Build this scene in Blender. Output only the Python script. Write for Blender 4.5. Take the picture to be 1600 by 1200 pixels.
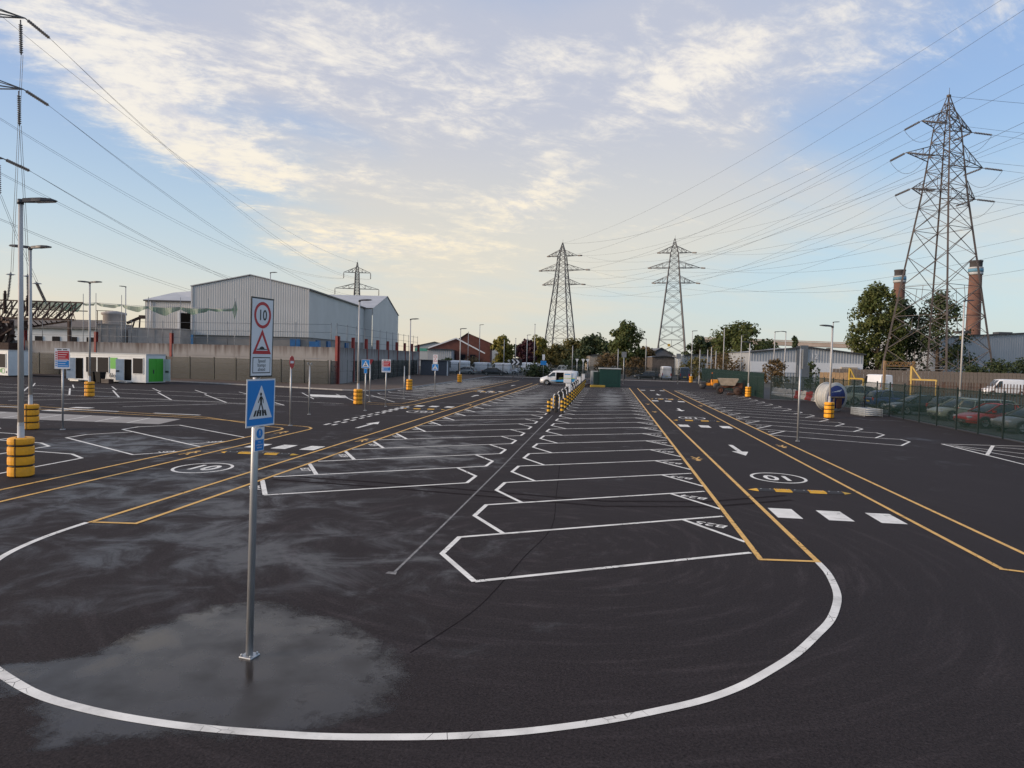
import bpy, math, random
from mathutils import Vector, Matrix, Quaternion

for _o in list(bpy.data.objects):
    bpy.data.objects.remove(_o)
SC = bpy.context.scene
COL = SC.collection
R_ = math.radians
PI = math.pi
random.seed(7)

# ------------------------------------------------------------------ camera
CAM_PITCH, CAM_YAW, CAM_ROLL, CAM_H = R_(2.150), R_(7.623), R_(1.4), 3.5
cam_data = bpy.data.cameras.new('camera')
cam = bpy.data.objects.new('camera', cam_data)
COL.objects.link(cam)
fw = Vector((-math.sin(CAM_YAW) * math.cos(CAM_PITCH), math.cos(CAM_YAW) * math.cos(CAM_PITCH), -math.sin(CAM_PITCH)))
r0 = Vector((math.cos(CAM_YAW), math.sin(CAM_YAW), 0))
u0 = r0.cross(fw)
rt = r0 * math.cos(CAM_ROLL) + u0 * math.sin(CAM_ROLL)
up = u0 * math.cos(CAM_ROLL) - r0 * math.sin(CAM_ROLL)
m4 = Matrix((rt, up, -fw)).transposed().to_4x4()
m4.translation = (0, 0, CAM_H)
cam.matrix_world = m4
cam_data.sensor_width = 36.0
cam_data.lens = 36.0 * 1109.0 / 1600.0
cam_data.clip_start = 0.1
cam_data.clip_end = 6000
SC.camera = cam

# ------------------------------------------------------------------ sun and sky
SUN_AZ, SUN_EL = R_(-112), R_(15.0)
sun_data = bpy.data.lights.new('sun', 'SUN')
sun_data.energy = 2.1
sun_data.angle = R_(24)
sun_data.color = (1.0, 0.78, 0.58)
sun = bpy.data.objects.new('sun', sun_data)
COL.objects.link(sun)
_s = Vector((math.sin(SUN_AZ) * math.cos(SUN_EL), math.cos(SUN_AZ) * math.cos(SUN_EL), math.sin(SUN_EL)))
sun.rotation_mode = 'QUATERNION'
sun.rotation_quaternion = _s.to_track_quat('Z', 'Y')
sun.location = _s * 200

world = bpy.data.worlds.new('World')
SC.world = world
world.use_nodes = True
WN, WL = world.node_tree.nodes, world.node_tree.links
for n in list(WN):
    WN.remove(n)


def wmath(op, a, b=None, c=None, clamp=False):
    n = WN.new('ShaderNodeMath')
    n.operation = op
    n.use_clamp = clamp
    for i, v in enumerate((a, b, c)):
        if v is None:
            continue
        if isinstance(v, (int, float)):
            n.inputs[i].default_value = v
        else:
            WL.new(v, n.inputs[i])
    return n.outputs[0]


def wramp(v, lo, hi, a=0.0, b=1.0):
    n = WN.new('ShaderNodeMapRange')
    n.interpolation_type = 'SMOOTHERSTEP'
    WL.new(v, n.inputs[0])
    for i, x in enumerate((lo, hi, a, b)):
        n.inputs[i + 1].default_value = x
    return n.outputs[0]


def wmix(f, a, b):
    n = WN.new('ShaderNodeMix')
    n.data_type = 'RGBA'
    if isinstance(f, (int, float)):
        n.inputs[0].default_value = f
    else:
        WL.new(f, n.inputs[0])
    for i, v in ((6, a), (7, b)):
        if isinstance(v, tuple):
            n.inputs[i].default_value = (*v, 1)
        else:
            WL.new(v, n.inputs[i])
    return n.outputs[2]


def wcomb(x, y, z):
    n = WN.new('ShaderNodeCombineXYZ')
    for i, v in enumerate((x, y, z)):
        if isinstance(v, (int, float)):
            n.inputs[i].default_value = v
        else:
            WL.new(v, n.inputs[i])
    return n.outputs[0]


def wnoise(vec, scale, detail=6.0, rough=0.55, dist=0.0):
    n = WN.new('ShaderNodeTexNoise')
    n.inputs['Scale'].default_value = scale
    n.inputs['Detail'].default_value = detail
    n.inputs['Roughness'].default_value = rough
    n.inputs['Distortion'].default_value = dist
    WL.new(vec, n.inputs['Vector'])
    return n.outputs['Fac']


sky = WN.new('ShaderNodeTexSky')
sky.sky_type = 'NISHITA'
sky.sun_disc = False
sky.sun_elevation = SUN_EL
sky.sun_rotation = SUN_AZ
sky.altitude = 20
sky.air_density = 1.0
sky.dust_density = 0.6
sky.ozone_density = 1.5


tc = WN.new('ShaderNodeTexCoord')
sp = WN.new('ShaderNodeSeparateXYZ')
WL.new(tc.outputs['Generated'], sp.inputs[0])
DX, DY, DZ = sp.outputs
AZ = wmath('MULTIPLY', wmath('ARCTAN2', DX, DY), 180 / PI)
EL = wmath('MULTIPLY', wmath('ARCSINE', DZ), 180 / PI)
inv = wmath('DIVIDE', 1.0, wmath('ADD', wmath('MAXIMUM', DZ, 0.0), 0.16))
CPX, CPY = wmath('MULTIPLY', DX, inv), wmath('MULTIPLY', DY, inv)
CP = wcomb(CPX, CPY, 0.0)
# streaked copy of the cloud-layer coordinates (wind-drawn)
ca, sa = math.cos(R_(35)), math.sin(R_(35))
SX = wmath('ADD', wmath('MULTIPLY', CPX, ca), wmath('MULTIPLY', CPY, sa))
SY = wmath('SUBTRACT', wmath('MULTIPLY', CPY, ca), wmath('MULTIPLY', CPX, sa))
CS = wcomb(wmath('MULTIPLY', SX, 0.75), wmath('MULTIPLY', SY, 1.35), 3.7)


def patch(az, el, ra, re, rot=0.0):
    """soft bank of cloud centred on a compass bearing and height"""
    a = wmath('SUBTRACT', AZ, az)
    e = wmath('SUBTRACT', EL, el)
    c, s = math.cos(R_(rot)), math.sin(R_(rot))
    u = wmath('DIVIDE', wmath('ADD', wmath('MULTIPLY', a, c), wmath('MULTIPLY', e, s)), ra)
    v = wmath('DIVIDE', wmath('SUBTRACT', wmath('MULTIPLY', e, c), wmath('MULTIPLY', a, s)), re)
    q = wmath('ADD', wmath('MULTIPLY', u, u), wmath('MULTIPLY', v, v))
    return wmath('POWER', 2.718, wmath('MULTIPLY', q, -1.0))


def total(items):
    t = None
    for amp, p in items:
        w = wmath('MULTIPLY', p, amp)
        t = w if t is None else wmath('ADD', t, w)
    return t


veil_m = total([
    (0.80, wramp(EL, 24, 46)),                     # high thin overcast goes on overhead
    (0.85, patch(-29.50, 21.84, 24, 8, -12)),       # broad grey sheet, upper left to middle
    (0.80, patch(-10.19, 18.98, 15, 8, -8)),
    (0.85, patch(-6.90, 10.08, 18, 7, 10)),
    (0.75, patch(8.99, 23.26, 20, 8, 8)),
    (0.60, patch(15.31, 11.17, 22, 4.0, -4)),
    (-0.80, patch(-36.50, 10.78, 11, 3.8, -20)),   # the clear blue gaps
    (-0.40, patch(-20.15, 16.34, 7, 1.6, -8)),
    (-0.30, patch(20.06, 16.77, 10, 5.0, 0)),
])
wisp_m = total([
    (0.72, patch(-40.28, 19.36, 12, 3.4, -30)),
    (0.95, patch(-29.87, 14.00, 6.5, 1.9, -22)),   # cream bank low on the left
    (0.60, patch(-34.14, 18.65, 11, 4.0, -28)),
    (0.55, patch(-20.27, 23.05, 9, 3.5, -10)),
    (0.85, patch(-5.95, 13.02, 4.5, 2.4, 24)),
    (0.62, patch(-17.13, 13.08, 8, 1.8, -14)),
    (0.75, patch(2.43, 19.21, 6, 1.7, 18)),
    (0.60, patch(-6.71, 21.71, 5, 2.0, 10)),
    (0.50, patch(-13.21, 17.94, 8, 2.5, 8)),
    (0.45, patch(-24.01, 18.41, 8, 3.0, -10)),
    (0.62, patch(11.70, 23.79, 9, 1.8, 14)),
    (0.55, patch(-21.00, 8.76, 7, 1.1, 6)),
    (0.45, patch(-11.97, 7.95, 10, 2.0, 4)),
    (-0.9, patch(-37.28, 10.25, 9, 3.6, -20)),
    (-0.3, patch(21.35, 14.15, 10, 4.0, 0)),
    (0.45, patch(6.20, 22.24, 6, 1.6, 6)),
    (0.45, patch(15.80, 20.13, 10, 2.2, 22)),
    (0.40, patch(13.87, 14.38, 9, 1.6, 14)),
    (0.30, patch(23.68, 21.29, 8, 2.0, 10)),
])
WCV = WN.new('ShaderNodeVectorMath')
WCV.operation = 'MULTIPLY_ADD'
wn_ = WN.new('ShaderNodeTexNoise')
wn_.inputs['Scale'].default_value = 1.7
wn_.inputs['Detail'].default_value = 3
WL.new(CS, wn_.inputs['Vector'])
WL.new(wn_.outputs['Color'], WCV.inputs[0])
WCV.inputs[1].default_value = (0.42, 0.42, 0.42)
WL.new(CS, WCV.inputs[2])
n_low = wnoise(CP, 0.9, 4, 0.5, 0.2)
n_mid = wnoise(WCV.outputs[0], 1.9, 7, 0.60, 0.0)
n_fin = wnoise(WCV.outputs[0], 6.0, 6, 0.70, 0.3)
n_puf = wnoise(CP, 13.0, 5, 0.65, 0.2)
veil = wmath('MULTIPLY', wramp(wmath('ADD', wmath('ADD', wmath('MULTIPLY', n_low, 0.55), wmath('MULTIPLY', n_mid, 0.45)), wmath('MULTIPLY', veil_m, 0.40)), 0.40, 0.96), 0.76)
wv = wmath('ADD', wmath('ADD', wmath('ADD', wmath('MULTIPLY', n_mid, 0.50), wmath('MULTIPLY', n_fin, 0.42)), wmath('MULTIPLY', n_puf, 0.20)), wmath('MULTIPLY', wisp_m, 0.22))
wisp = wmath('MULTIPLY', wmath('MULTIPLY', wramp(wv, 0.585, 0.86), 0.84), wramp(EL, 3, 8))
horizon = wmath('POWER', 2.718, wmath('MULTIPLY', wmath('MAXIMUM', EL, 0.0), -1 / 7.5))
low = wramp(EL, 4, 22, 1.0, 0.0)
side = wramp(AZ, -48, 38)                          # toward the sun -> away from it
haze_c = wmix(side, (0.86, 0.66, 0.42), (0.60, 0.62, 0.56))
veil_c = wmix(low, (0.555, 0.555, 0.61), (0.76, 0.70, 0.58))
lit_c = wmix(wramp(wmath('ADD', wmath('MULTIPLY', n_fin, 0.5), wmath('MULTIPLY', n_puf, 0.5)), 0.34, 0.60), (0.66, 0.65, 0.68), wmix(low, (0.93, 0.87, 0.77), (0.98, 0.85, 0.62)))


def wscale(c, k):
    n = WN.new('ShaderNodeVectorMath')
    n.operation = 'SCALE'
    WL.new(c, n.inputs[0])
    n.inputs['Scale'].default_value = k
    return n.outputs[0]


SKY_K = 0.12
air = wmix(0.72, sky.outputs[0], wscale(wmix(low, (0.25, 0.40, 0.70), (0.33, 0.57, 0.78)), 0.60 / SKY_K))
c0 = wmix(veil, air, wscale(veil_c, 0.60 / SKY_K))
c1 = wmix(wmath('MULTIPLY', horizon, 0.85), c0, wscale(haze_c, 0.60 / SKY_K))
c2 = wmix(wisp, c1, wscale(lit_c, 0.60 / SKY_K))
bg = WN.new('ShaderNodeBackground')
bg.inputs['Strength'].default_value = SKY_K
WL.new(c2, bg.inputs['Color'])
wo = WN.new('ShaderNodeOutputWorld')
WL.new(bg.outputs[0], wo.inputs['Surface'])

VS = SC.view_settings
VS.view_transform = 'Standard'
VS.look = 'None'
VS.gamma = 1.0
VS.exposure = 0.86
VS.use_curve_mapping = False
world.cycles.sampling_method = 'MANUAL'
world.cycles.sample_map_resolution = 512
SC.cycles.use_denoising = True
SC.cycles.max_bounces = 6
SC.cycles.transparent_max_bounces = 24
SC.cycles.sample_clamp_indirect = 4.0


# ------------------------------------------------------------------ materials
def nodes_of(name):
    m = bpy.data.materials.new(name)
    m.use_nodes = True
    nt = m.node_tree
    b = nt.nodes['Principled BSDF']
    return m, nt, nt.nodes, nt.links, b


MATS = {}


def mat(name, col, rough=0.6, metal=0.0, var=0.12, scale=3.0, bump=0.0, bscale=40.0, spec=0.5, coat=0.0, dirt=0.0):
    """plain procedural material: base colour broken up by two noises, optional grime and fine relief"""
    m, nt, N, L, b = nodes_of(name)
    tc = N.new('ShaderNodeTexCoord')
    nz = N.new('ShaderNodeTexNoise')
    nz.inputs['Scale'].default_value = scale
    nz.inputs['Detail'].default_value = 5
    L.new(tc.outputs['Object'], nz.inputs['Vector'])
    mr = N.new('ShaderNodeMapRange')
    L.new(nz.outputs['Fac'], mr.inputs[0])
    for i, x in enumerate((0.3, 0.7, 1 - var, 1 + var)):
        mr.inputs[i + 1].default_value = x
    mx = N.new('ShaderNodeVectorMath')
    mx.operation = 'SCALE'
    mx.inputs[0].default_value = col
    L.new(mr.outputs[0], mx.inputs['Scale'])
    out = mx.outputs[0]
    if dirt:
        n2 = N.new('ShaderNodeTexNoise')
        n2.inputs['Scale'].default_value = scale * 0.6
        n2.inputs['Detail'].default_value = 8
        n2.inputs['Roughness'].default_value = 0.7
        L.new(tc.outputs['Object'], n2.inputs['Vector'])
        r2 = N.new('ShaderNodeMapRange')
        L.new(n2.outputs['Fac'], r2.inputs[0])
        for i, x in enumerate((0.48, 0.75, 0.0, dirt)):
            r2.inputs[i + 1].default_value = x
        mm = N.new('ShaderNodeMix')
        mm.data_type = 'RGBA'
        L.new(r2.outputs[0], mm.inputs[0])
        L.new(out, mm.inputs[6])
        mm.inputs[7].default_value = (0.10, 0.085, 0.07, 1)
        out = mm.outputs[2]
    L.new(out, b.inputs['Base Color'])
    b.inputs['Roughness'].default_value = rough
    b.inputs['Metallic'].default_value = metal
    b.inputs['Specular IOR Level'].default_value = spec
    b.inputs['Coat Weight'].default_value = coat
    if bump:
        n3 = N.new('ShaderNodeTexNoise')
        n3.inputs['Scale'].default_value = bscale
        n3.inputs['Detail'].default_value = 4
        L.new(tc.outputs['Object'], n3.inputs['Vector'])
        bp = N.new('ShaderNodeBump')
        bp.inputs['Strength'].default_value = bump
        bp.inputs['Distance'].default_value = 0.02
        L.new(n3.outputs['Fac'], bp.inputs['Height'])
        L.new(bp.outputs[0], b.inputs['Normal'])
    MATS[name] = m
    return m


M = MATS


# ------------------------------------------------------------------ mesh helpers
class MB:
    def __init__(self):
        self.v, self.f, self.sm = [], [], []

    def add(self, vs, fs, smooth=False):
        o = len(self.v)
        self.v += [tuple(p) for p in vs]
        self.f += [tuple(o + i for i in q) for q in fs]
        self.sm += [smooth] * len(fs)
        return self

    def box(self, c, s, rz=0.0, rx=0.0, ry=0.0):
        hx, hy, hz = s[0] / 2, s[1] / 2, s[2] / 2
        mt = Matrix.Rotation(rz, 3, 'Z') @ Matrix.Rotation(ry, 3, 'Y') @ Matrix.Rotation(rx, 3, 'X')
        vs = [mt @ Vector((x * hx, y * hy, z * hz)) + Vector(c) for z in (-1, 1) for x, y in ((-1, -1), (1, -1), (1, 1), (-1, 1))]
        return self.add(vs, [(3, 2, 1, 0), (4, 5, 6, 7), (0, 1, 5, 4), (1, 2, 6, 5), (2, 3, 7, 6), (3, 0, 4, 7)])

    def bevbox(self, c, s, b=0.03, rz=0.0):
        """box with chamfered vertical edges and top/bottom rims"""
        hx, hy, hz = s[0] / 2, s[1] / 2, s[2] / 2
        b = min(b, hx * .9, hy * .9, hz * .9)
        mt = Matrix.Rotation(rz, 3, 'Z')
        ring = lambda i, z: [mt @ Vector((x, y, z)) + Vector(c) for x, y in (
            (-hx + b + i, -hy + i), (hx - b - i, -hy + i), (hx - i, -hy + b + i), (hx - i, hy - b - i),
            (hx - b - i, hy - i), (-hx + b + i, hy - i), (-hx + i, hy - b - i), (-hx + i, -hy + b + i))]
        k = b * .6
        vs = ring(k * .7, -hz) + ring(0, -hz + k) + ring(0, hz - k) + ring(k * .7, hz)
        fs = [tuple(range(7, -1, -1)), tuple(range(24, 32))]
        for r in range(3):
            for i in range(8):
                j = (i + 1) % 8
                fs.append((r * 8 + i, r * 8 + j, r * 8 + 8 + j, r * 8 + 8 + i))
        return self.add(vs, fs)

    def cyl(self, a, b, r0, r1=None, n=10, caps=True, smooth=True):
        a, b = Vector(a), Vector(b)
        r1 = r0 if r1 is None else r1
        d = (b - a)
        if d.length < 1e-6:
            return self
        q = d.normalized().to_track_quat('Z', 'X')
        vs = []
        for p, r in ((a, r0), (b, r1)):
            for i in range(n):
                t = 2 * PI * i / n
                vs.append(p + q @ Vector((r * math.cos(t), r * math.sin(t), 0)))
        self.add(vs, [(i, (i + 1) % n, n + (i + 1) % n, n + i) for i in range(n)], smooth)
        if caps:
            o = len(self.v) - 2 * n
            self.f += [tuple(o + i for i in range(n - 1, -1, -1)), tuple(o + n + i for i in range(n))]
            self.sm += [False, False]
        return self

    def tube(self, pts, r, n=6):
        for i in range(len(pts) - 1):
            self.cyl(pts[i], pts[i + 1], r if not isinstance(r, (list, tuple)) else r[i], r if not isinstance(r, (list, tuple)) else r[i + 1], n)
        return self

    def bar(self, a, b, w, t=None):
        """square-section member between two points"""
        a, b = Vector(a), Vector(b)
        t = t or w
        d = b - a
        if d.length < 1e-6:
            return self
        q = d.normalized().to_track_quat('Z', 'X')
        vs = [p + q @ Vector((x * w / 2, y * t / 2, 0)) for p in (a, b) for x, y in ((-1, -1), (1, -1), (1, 1), (-1, 1))]
        return self.add(vs, [(0, 1, 5, 4), (1, 2, 6, 5), (2, 3, 7, 6), (3, 0, 4, 7), (3, 2, 1, 0), (4, 5, 6, 7)])

    def lathe(self, prof, c=(0, 0, 0), n=20, smooth=True, axis='Z'):
        """prof: list of (radius, height)"""
        vs = []
        for r, z in prof:
            for i in range(n):
                t = 2 * PI * i / n
                p = Vector((r * math.cos(t), r * math.sin(t), z))
                if axis == 'X':
                    p = Vector((p.z, p.x, p.y))
                elif axis == 'Y':
                    p = Vector((p.x, p.z, p.y))
                vs.append(p + Vector(c))
        fs = []
        for k in range(len(prof) - 1):
            for i in range(n):
                j = (i + 1) % n
                fs.append((k * n + i, k * n + j, (k + 1) * n + j, (k + 1) * n + i))
        self.add(vs, fs, smooth)
        return self

    def prism(self, poly, z0, z1):
        """polygon in xy extruded in z"""
        n = len(poly)
        vs = [(x, y, z0) for x, y in poly] + [(x, y, z1) for x, y in poly]
        return self.add(vs, [tuple(range(n - 1, -1, -1)), tuple(range(n, 2 * n))] + [(i, (i + 1) % n, n + (i + 1) % n, n + i) for i in range(n)])

    def sidewall(self, poly, x0, x1, axis='Y'):
        """polygon given as (along, z), extruded across"""
        n = len(poly)
        if axis == 'Y':
            vs = [(a, x0, z) for a, z in poly] + [(a, x1, z) for a, z in poly]
        else:
            vs = [(x0, a, z) for a, z in poly] + [(x1, a, z) for a, z in poly]
        return self.add(vs, [tuple(range(n - 1, -1, -1)), tuple(range(n, 2 * n))] + [(i, (i + 1) % n, n + (i + 1) % n, n + i) for i in range(n)])

    def quad(self, a, b, c, d):
        return self.add([a, b, c, d], [(0, 1, 2, 3)])

    def strip(self, pts, w, z=0.004, closed=False):
        """painted line: mitred flat ribbon along a polyline"""
        P = [Vector((p[0], p[1], 0)) for p in pts]
        n = len(P)
        L, Rr = [], []
        for i in range(n):
            if closed:
                d0 = (P[i] - P[i - 1]).normalized()
                d1 = (P[(i + 1) % n] - P[i]).normalized()
            else:
                d0 = (P[i] - P[i - 1]).normalized() if i else (P[1] - P[0]).normalized()
                d1 = (P[i + 1] - P[i]).normalized() if i < n - 1 else d0
            t = (d0 + d1)
            t = t.normalized() if t.length > 1e-6 else d1
            nn = Vector((-t.y, t.x, 0))
            k = max(0.45, nn.dot(Vector((-d1.y, d1.x, 0))))
            L.append(P[i] + nn * (w / 2 / k))
            Rr.append(P[i] - nn * (w / 2 / k))
        vs = [(p.x, p.y, z) for p in L] + [(p.x, p.y, z) for p in Rr]
        m = n if closed else n - 1
        return self.add(vs, [(n + i, n + (i + 1) % n, (i + 1) % n, i) for i in range(m)])

    def mesh(self, name):
        me = bpy.data.meshes.new(name)
        me.from_pydata(self.v, [], self.f)
        me.polygons.foreach_set('use_smooth', self.sm)
        me.update()
        return me

    def build(self, name, material, parent=None, loc=None, rz=None):
        o = bpy.data.objects.new(name, self.mesh(name))
        COL.objects.link(o)
        if material:
            o.data.materials.append(material if not isinstance(material, str) else M[material])
        if parent:
            o.parent = parent
        if loc is not None:
            o.location = loc
        if rz is not None:
            o.rotation_euler[2] = rz
        return o


def tag(o, label=None, cat=None, group=None, kind=None):
    if label:
        o['label'] = label
    if cat:
        o['category'] = cat
    if group:
        o['group'] = group
    if kind:
        o['kind'] = kind
    return o


def thing(name, label, cat, loc=(0, 0, 0), rz=0.0, group=None):
    o = bpy.data.objects.new(name, None)
    COL.objects.link(o)
    o.empty_display_size = 0.2
    o.location = loc if len(loc) == 3 else (*loc, 0)
    o.rotation_euler = (0, 0, rz)
    return tag(o, label, cat, group)


def place(o, material, parent=None, name=None, loc=(0, 0, 0), rz=0.0):
    """another object sharing o's mesh"""
    c = bpy.data.objects.new(name or o.name.split('.')[0], o.data)
    COL.objects.link(c)
    c.parent = parent
    c.location = loc
    c.rotation_euler = (0, 0, rz)
    return c


def copy_tree(o, parent=None):
    c = o.copy()
    COL.objects.link(c)
    c.parent = parent
    for ch in list(o.children):
        copy_tree(ch, c)
    return c


def text_mesh(s, size=1.0, extrude=0.0, bold=0.0, align='CENTER', space=1.0):
    cu = bpy.data.curves.new('txt', 'FONT')
    cu.body = s
    cu.size = size
    cu.extrude = extrude
    cu.offset = bold
    cu.align_x = align
    cu.align_y = 'CENTER'
    cu.space_character = space
    cu.resolution_u = 3
    ob = bpy.data.objects.new('txt', cu)
    COL.objects.link(ob)
    dg = bpy.context.evaluated_depsgraph_get()
    me = bpy.data.meshes.new_from_object(ob.evaluated_get(dg))
    bpy.data.objects.remove(ob)
    bpy.data.curves.remove(cu)
    me.materials.clear()
    return me


def put_mesh(name, me, material, parent, loc=(0, 0, 0), rot=(0, 0, 0), scale=(1, 1, 1)):
    o = bpy.data.objects.new(name, me)
    COL.objects.link(o)
    if not me.materials:
        me.materials.append(M[material])
    o.parent = parent
    o.location = loc
    o.rotation_euler = rot
    o.scale = scale
    return o


def lerp(a, b, t):
    return tuple(x + (y - x) * t for x, y in zip(a, b))


# paint, metal, plastic and so on
mat('white_paint', (0.83, 0.79, 0.71), 0.6, var=0.12, scale=2.2, dirt=0.48)
mat('yellow_paint', (0.76, 0.43, 0.10), 0.6, var=0.14, scale=5, dirt=0.25)
mat('galvanised', (0.42, 0.43, 0.44), 0.42, 0.6, var=0.12, scale=4)
mat('pole_grey', (0.44, 0.43, 0.42), 0.6, 0.1, var=0.08, scale=2)
mat('lamp_head', (0.035, 0.035, 0.04), 0.45)
mat('lamp_lens', (0.55, 0.55, 0.5), 0.2)
mat('guard_yellow', (0.88, 0.38, 0.012), 0.55, var=0.10, scale=5, dirt=0.35)
mat('strap_black', (0.015, 0.015, 0.016), 0.6)
mat('sign_white', (0.70, 0.70, 0.72), 0.35, var=0.03)
mat('sign_blue', (0.006, 0.20, 0.56), 0.35, var=0.04)
mat('sign_red', (0.46, 0.010, 0.020), 0.35, var=0.04)
mat('sign_black', (0.012, 0.012, 0.013), 0.4)
mat('sign_grey', (0.20, 0.21, 0.22), 0.55, 0.3)
mat('rubber_black', (0.022, 0.021, 0.022), 0.75, var=0.25, scale=9)
mat('bump_yellow', (0.66, 0.36, 0.02), 0.6, var=0.1, dirt=0.3, scale=9)
mat('cabin_white', (0.62, 0.64, 0.64), 0.45, var=0.04, dirt=0.18, scale=1.5)
mat('cabin_green', (0.06, 0.36, 0.03), 0.45, var=0.05)
mat('shutter_dark', (0.008, 0.008, 0.012), 0.6, spec=0.15)
mat('door_grey', (0.50, 0.54, 0.57), 0.4)
mat('interior_dark', (0.006, 0.006, 0.006), 0.9, spec=0.05)
mat('bin_black', (0.012, 0.012, 0.013), 0.6, spec=0.2)
mat('concrete_wall', (0.40, 0.36, 0.33), 0.9, var=0.16, scale=0.8, bump=0.3, bscale=6)
mat('steel_red', (0.24, 0.030, 0.026), 0.6, 0.0, var=0.2, scale=2, dirt=0.4)
mat('rust_brown', (0.055, 0.030, 0.022), 0.8, var=0.35, scale=3)
mat('post_dark', (0.012, 0.020, 0.018), 0.5)
mat('post_green', (0.004, 0.024, 0.019), 0.5)
mat('roof_grey', (0.46, 0.46, 0.46), 0.5, 0.2, var=0.08, scale=0.4, dirt=0.2)
mat('trim_dark', (0.05, 0.05, 0.055), 0.5)
mat('door_blue', (0.02, 0.12, 0.30), 0.5)
mat('pylon_steel', (0.105, 0.105, 0.11), 0.6, 0.3, var=0.2, scale=0.6)
mat('pylon_rust', (0.098, 0.082, 0.076), 0.7, 0.1, var=0.3, scale=0.6)
mat('insulator', (0.20, 0.18, 0.165), 0.3, var=0.15)
mat('wire', (0.10, 0.10, 0.105), 0.5, 0.5)
mat('chimney_brick', (0.15, 0.075, 0.055), 0.85, var=0.22, scale=0.25, bump=0.2, bscale=4)
mat('chimney_dark', (0.05, 0.045, 0.045), 0.8)
mat('chimney_white', (0.42, 0.43, 0.43), 0.7, dirt=0.3)
mat('chimney_blue', (0.10, 0.24, 0.34), 0.7, dirt=0.2)
mat('kiosk_green', (0.003, 0.036, 0.027), 0.45, var=0.06, scale=1)
mat('cabinet_grey', (0.38, 0.40, 0.40), 0.5, var=0.05)
mat('cabinet_white', (0.66, 0.67, 0.68), 0.45, var=0.04)
mat('kerb_stone', (0.30, 0.29, 0.28), 0.85, var=0.15, scale=2, bump=0.2)
mat('car_glass', (0.012, 0.014, 0.016), 0.06, 0.0, var=0.0, spec=0.8)
mat('tyre', (0.014, 0.014, 0.015), 0.8)
mat('alloy', (0.45, 0.46, 0.48), 0.3, 0.8)
mat('tail_red', (0.45, 0.01, 0.012), 0.2)
mat('head_lens', (0.60, 0.62, 0.64), 0.12, 0.3)
mat('plate_yellow', (0.65, 0.48, 0.06), 0.4)
mat('plate_white', (0.7, 0.7, 0.7), 0.4)
for nm, c in (('car_white', (0.70, 0.71, 0.72)), ('car_blue', (0.012, 0.035, 0.15)), ('car_black', (0.010, 0.011, 0.014)),
              ('car_green', (0.009, 0.016, 0.016)), ('car_sage', (0.30, 0.33, 0.26)), ('car_silver', (0.36, 0.38, 0.37)),
              ('car_red', (0.42, 0.012, 0.016)), ('car_grey', (0.16, 0.17, 0.165)), ('car_navy', (0.03, 0.05, 0.085)), ('car_teal', (0.20, 0.25, 0.22))):
    mat(nm, c, 0.32, 0.0, var=0.03, coat=0.6)
mat('livery_blue', (0.05, 0.30, 0.58), 0.3)
mat('livery_green', (0.35, 0.50, 0.06), 0.3)
mat('plant_orange', (0.70, 0.26, 0.015), 0.45, var=0.08, dirt=0.3, scale=3)
mat('skip_sand', (0.36, 0.31, 0.25), 0.8, var=0.2, scale=3, dirt=0.3)
mat('frame_brown', (0.12, 0.045, 0.025), 0.7, dirt=0.4)
mat('timber', (0.27, 0.18, 0.10), 0.8, var=0.2, scale=4)
mat('timber_grey', (0.13, 0.11, 0.095), 0.9, var=0.25, scale=2)
mat('drum_grey', (0.46, 0.45, 0.42), 0.8, var=0.12)
mat('drum_blue', (0.012, 0.025, 0.14), 0.5)
mat('barrier_white', (0.70, 0.68, 0.67), 0.5, dirt=0.25)
mat('barrier_red', (0.52, 0.02, 0.03), 0.5, dirt=0.2)
mat('gantry_yellow', (0.40, 0.26, 0.03), 0.5, dirt=0.2)
mat('brick_red', (0.12, 0.045, 0.034), 0.9, var=0.2, scale=1.2, bump=0.2, bscale=8)
mat('slate', (0.12, 0.125, 0.14), 0.7, var=0.15)
mat('shed_pale', (0.40, 0.42, 0.42), 0.6, var=0.06, scale=0.3)
mat('shed_green', (0.07, 0.30, 0.22), 0.6)
mat('flyover', (0.36, 0.30, 0.26), 0.9, var=0.12, scale=0.2, dirt=0.3)
mat('bark', (0.07, 0.05, 0.035), 0.9, var=0.3, bump=0.5, bscale=10)
mat('net_pole', (0.25, 0.26, 0.27), 0.5, 0.5)
mat('rail_grey', (0.15, 0.16, 0.17), 0.5, 0.4)
mat('signal_orange', (0.8, 0.18, 0.01), 0.4)


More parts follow.
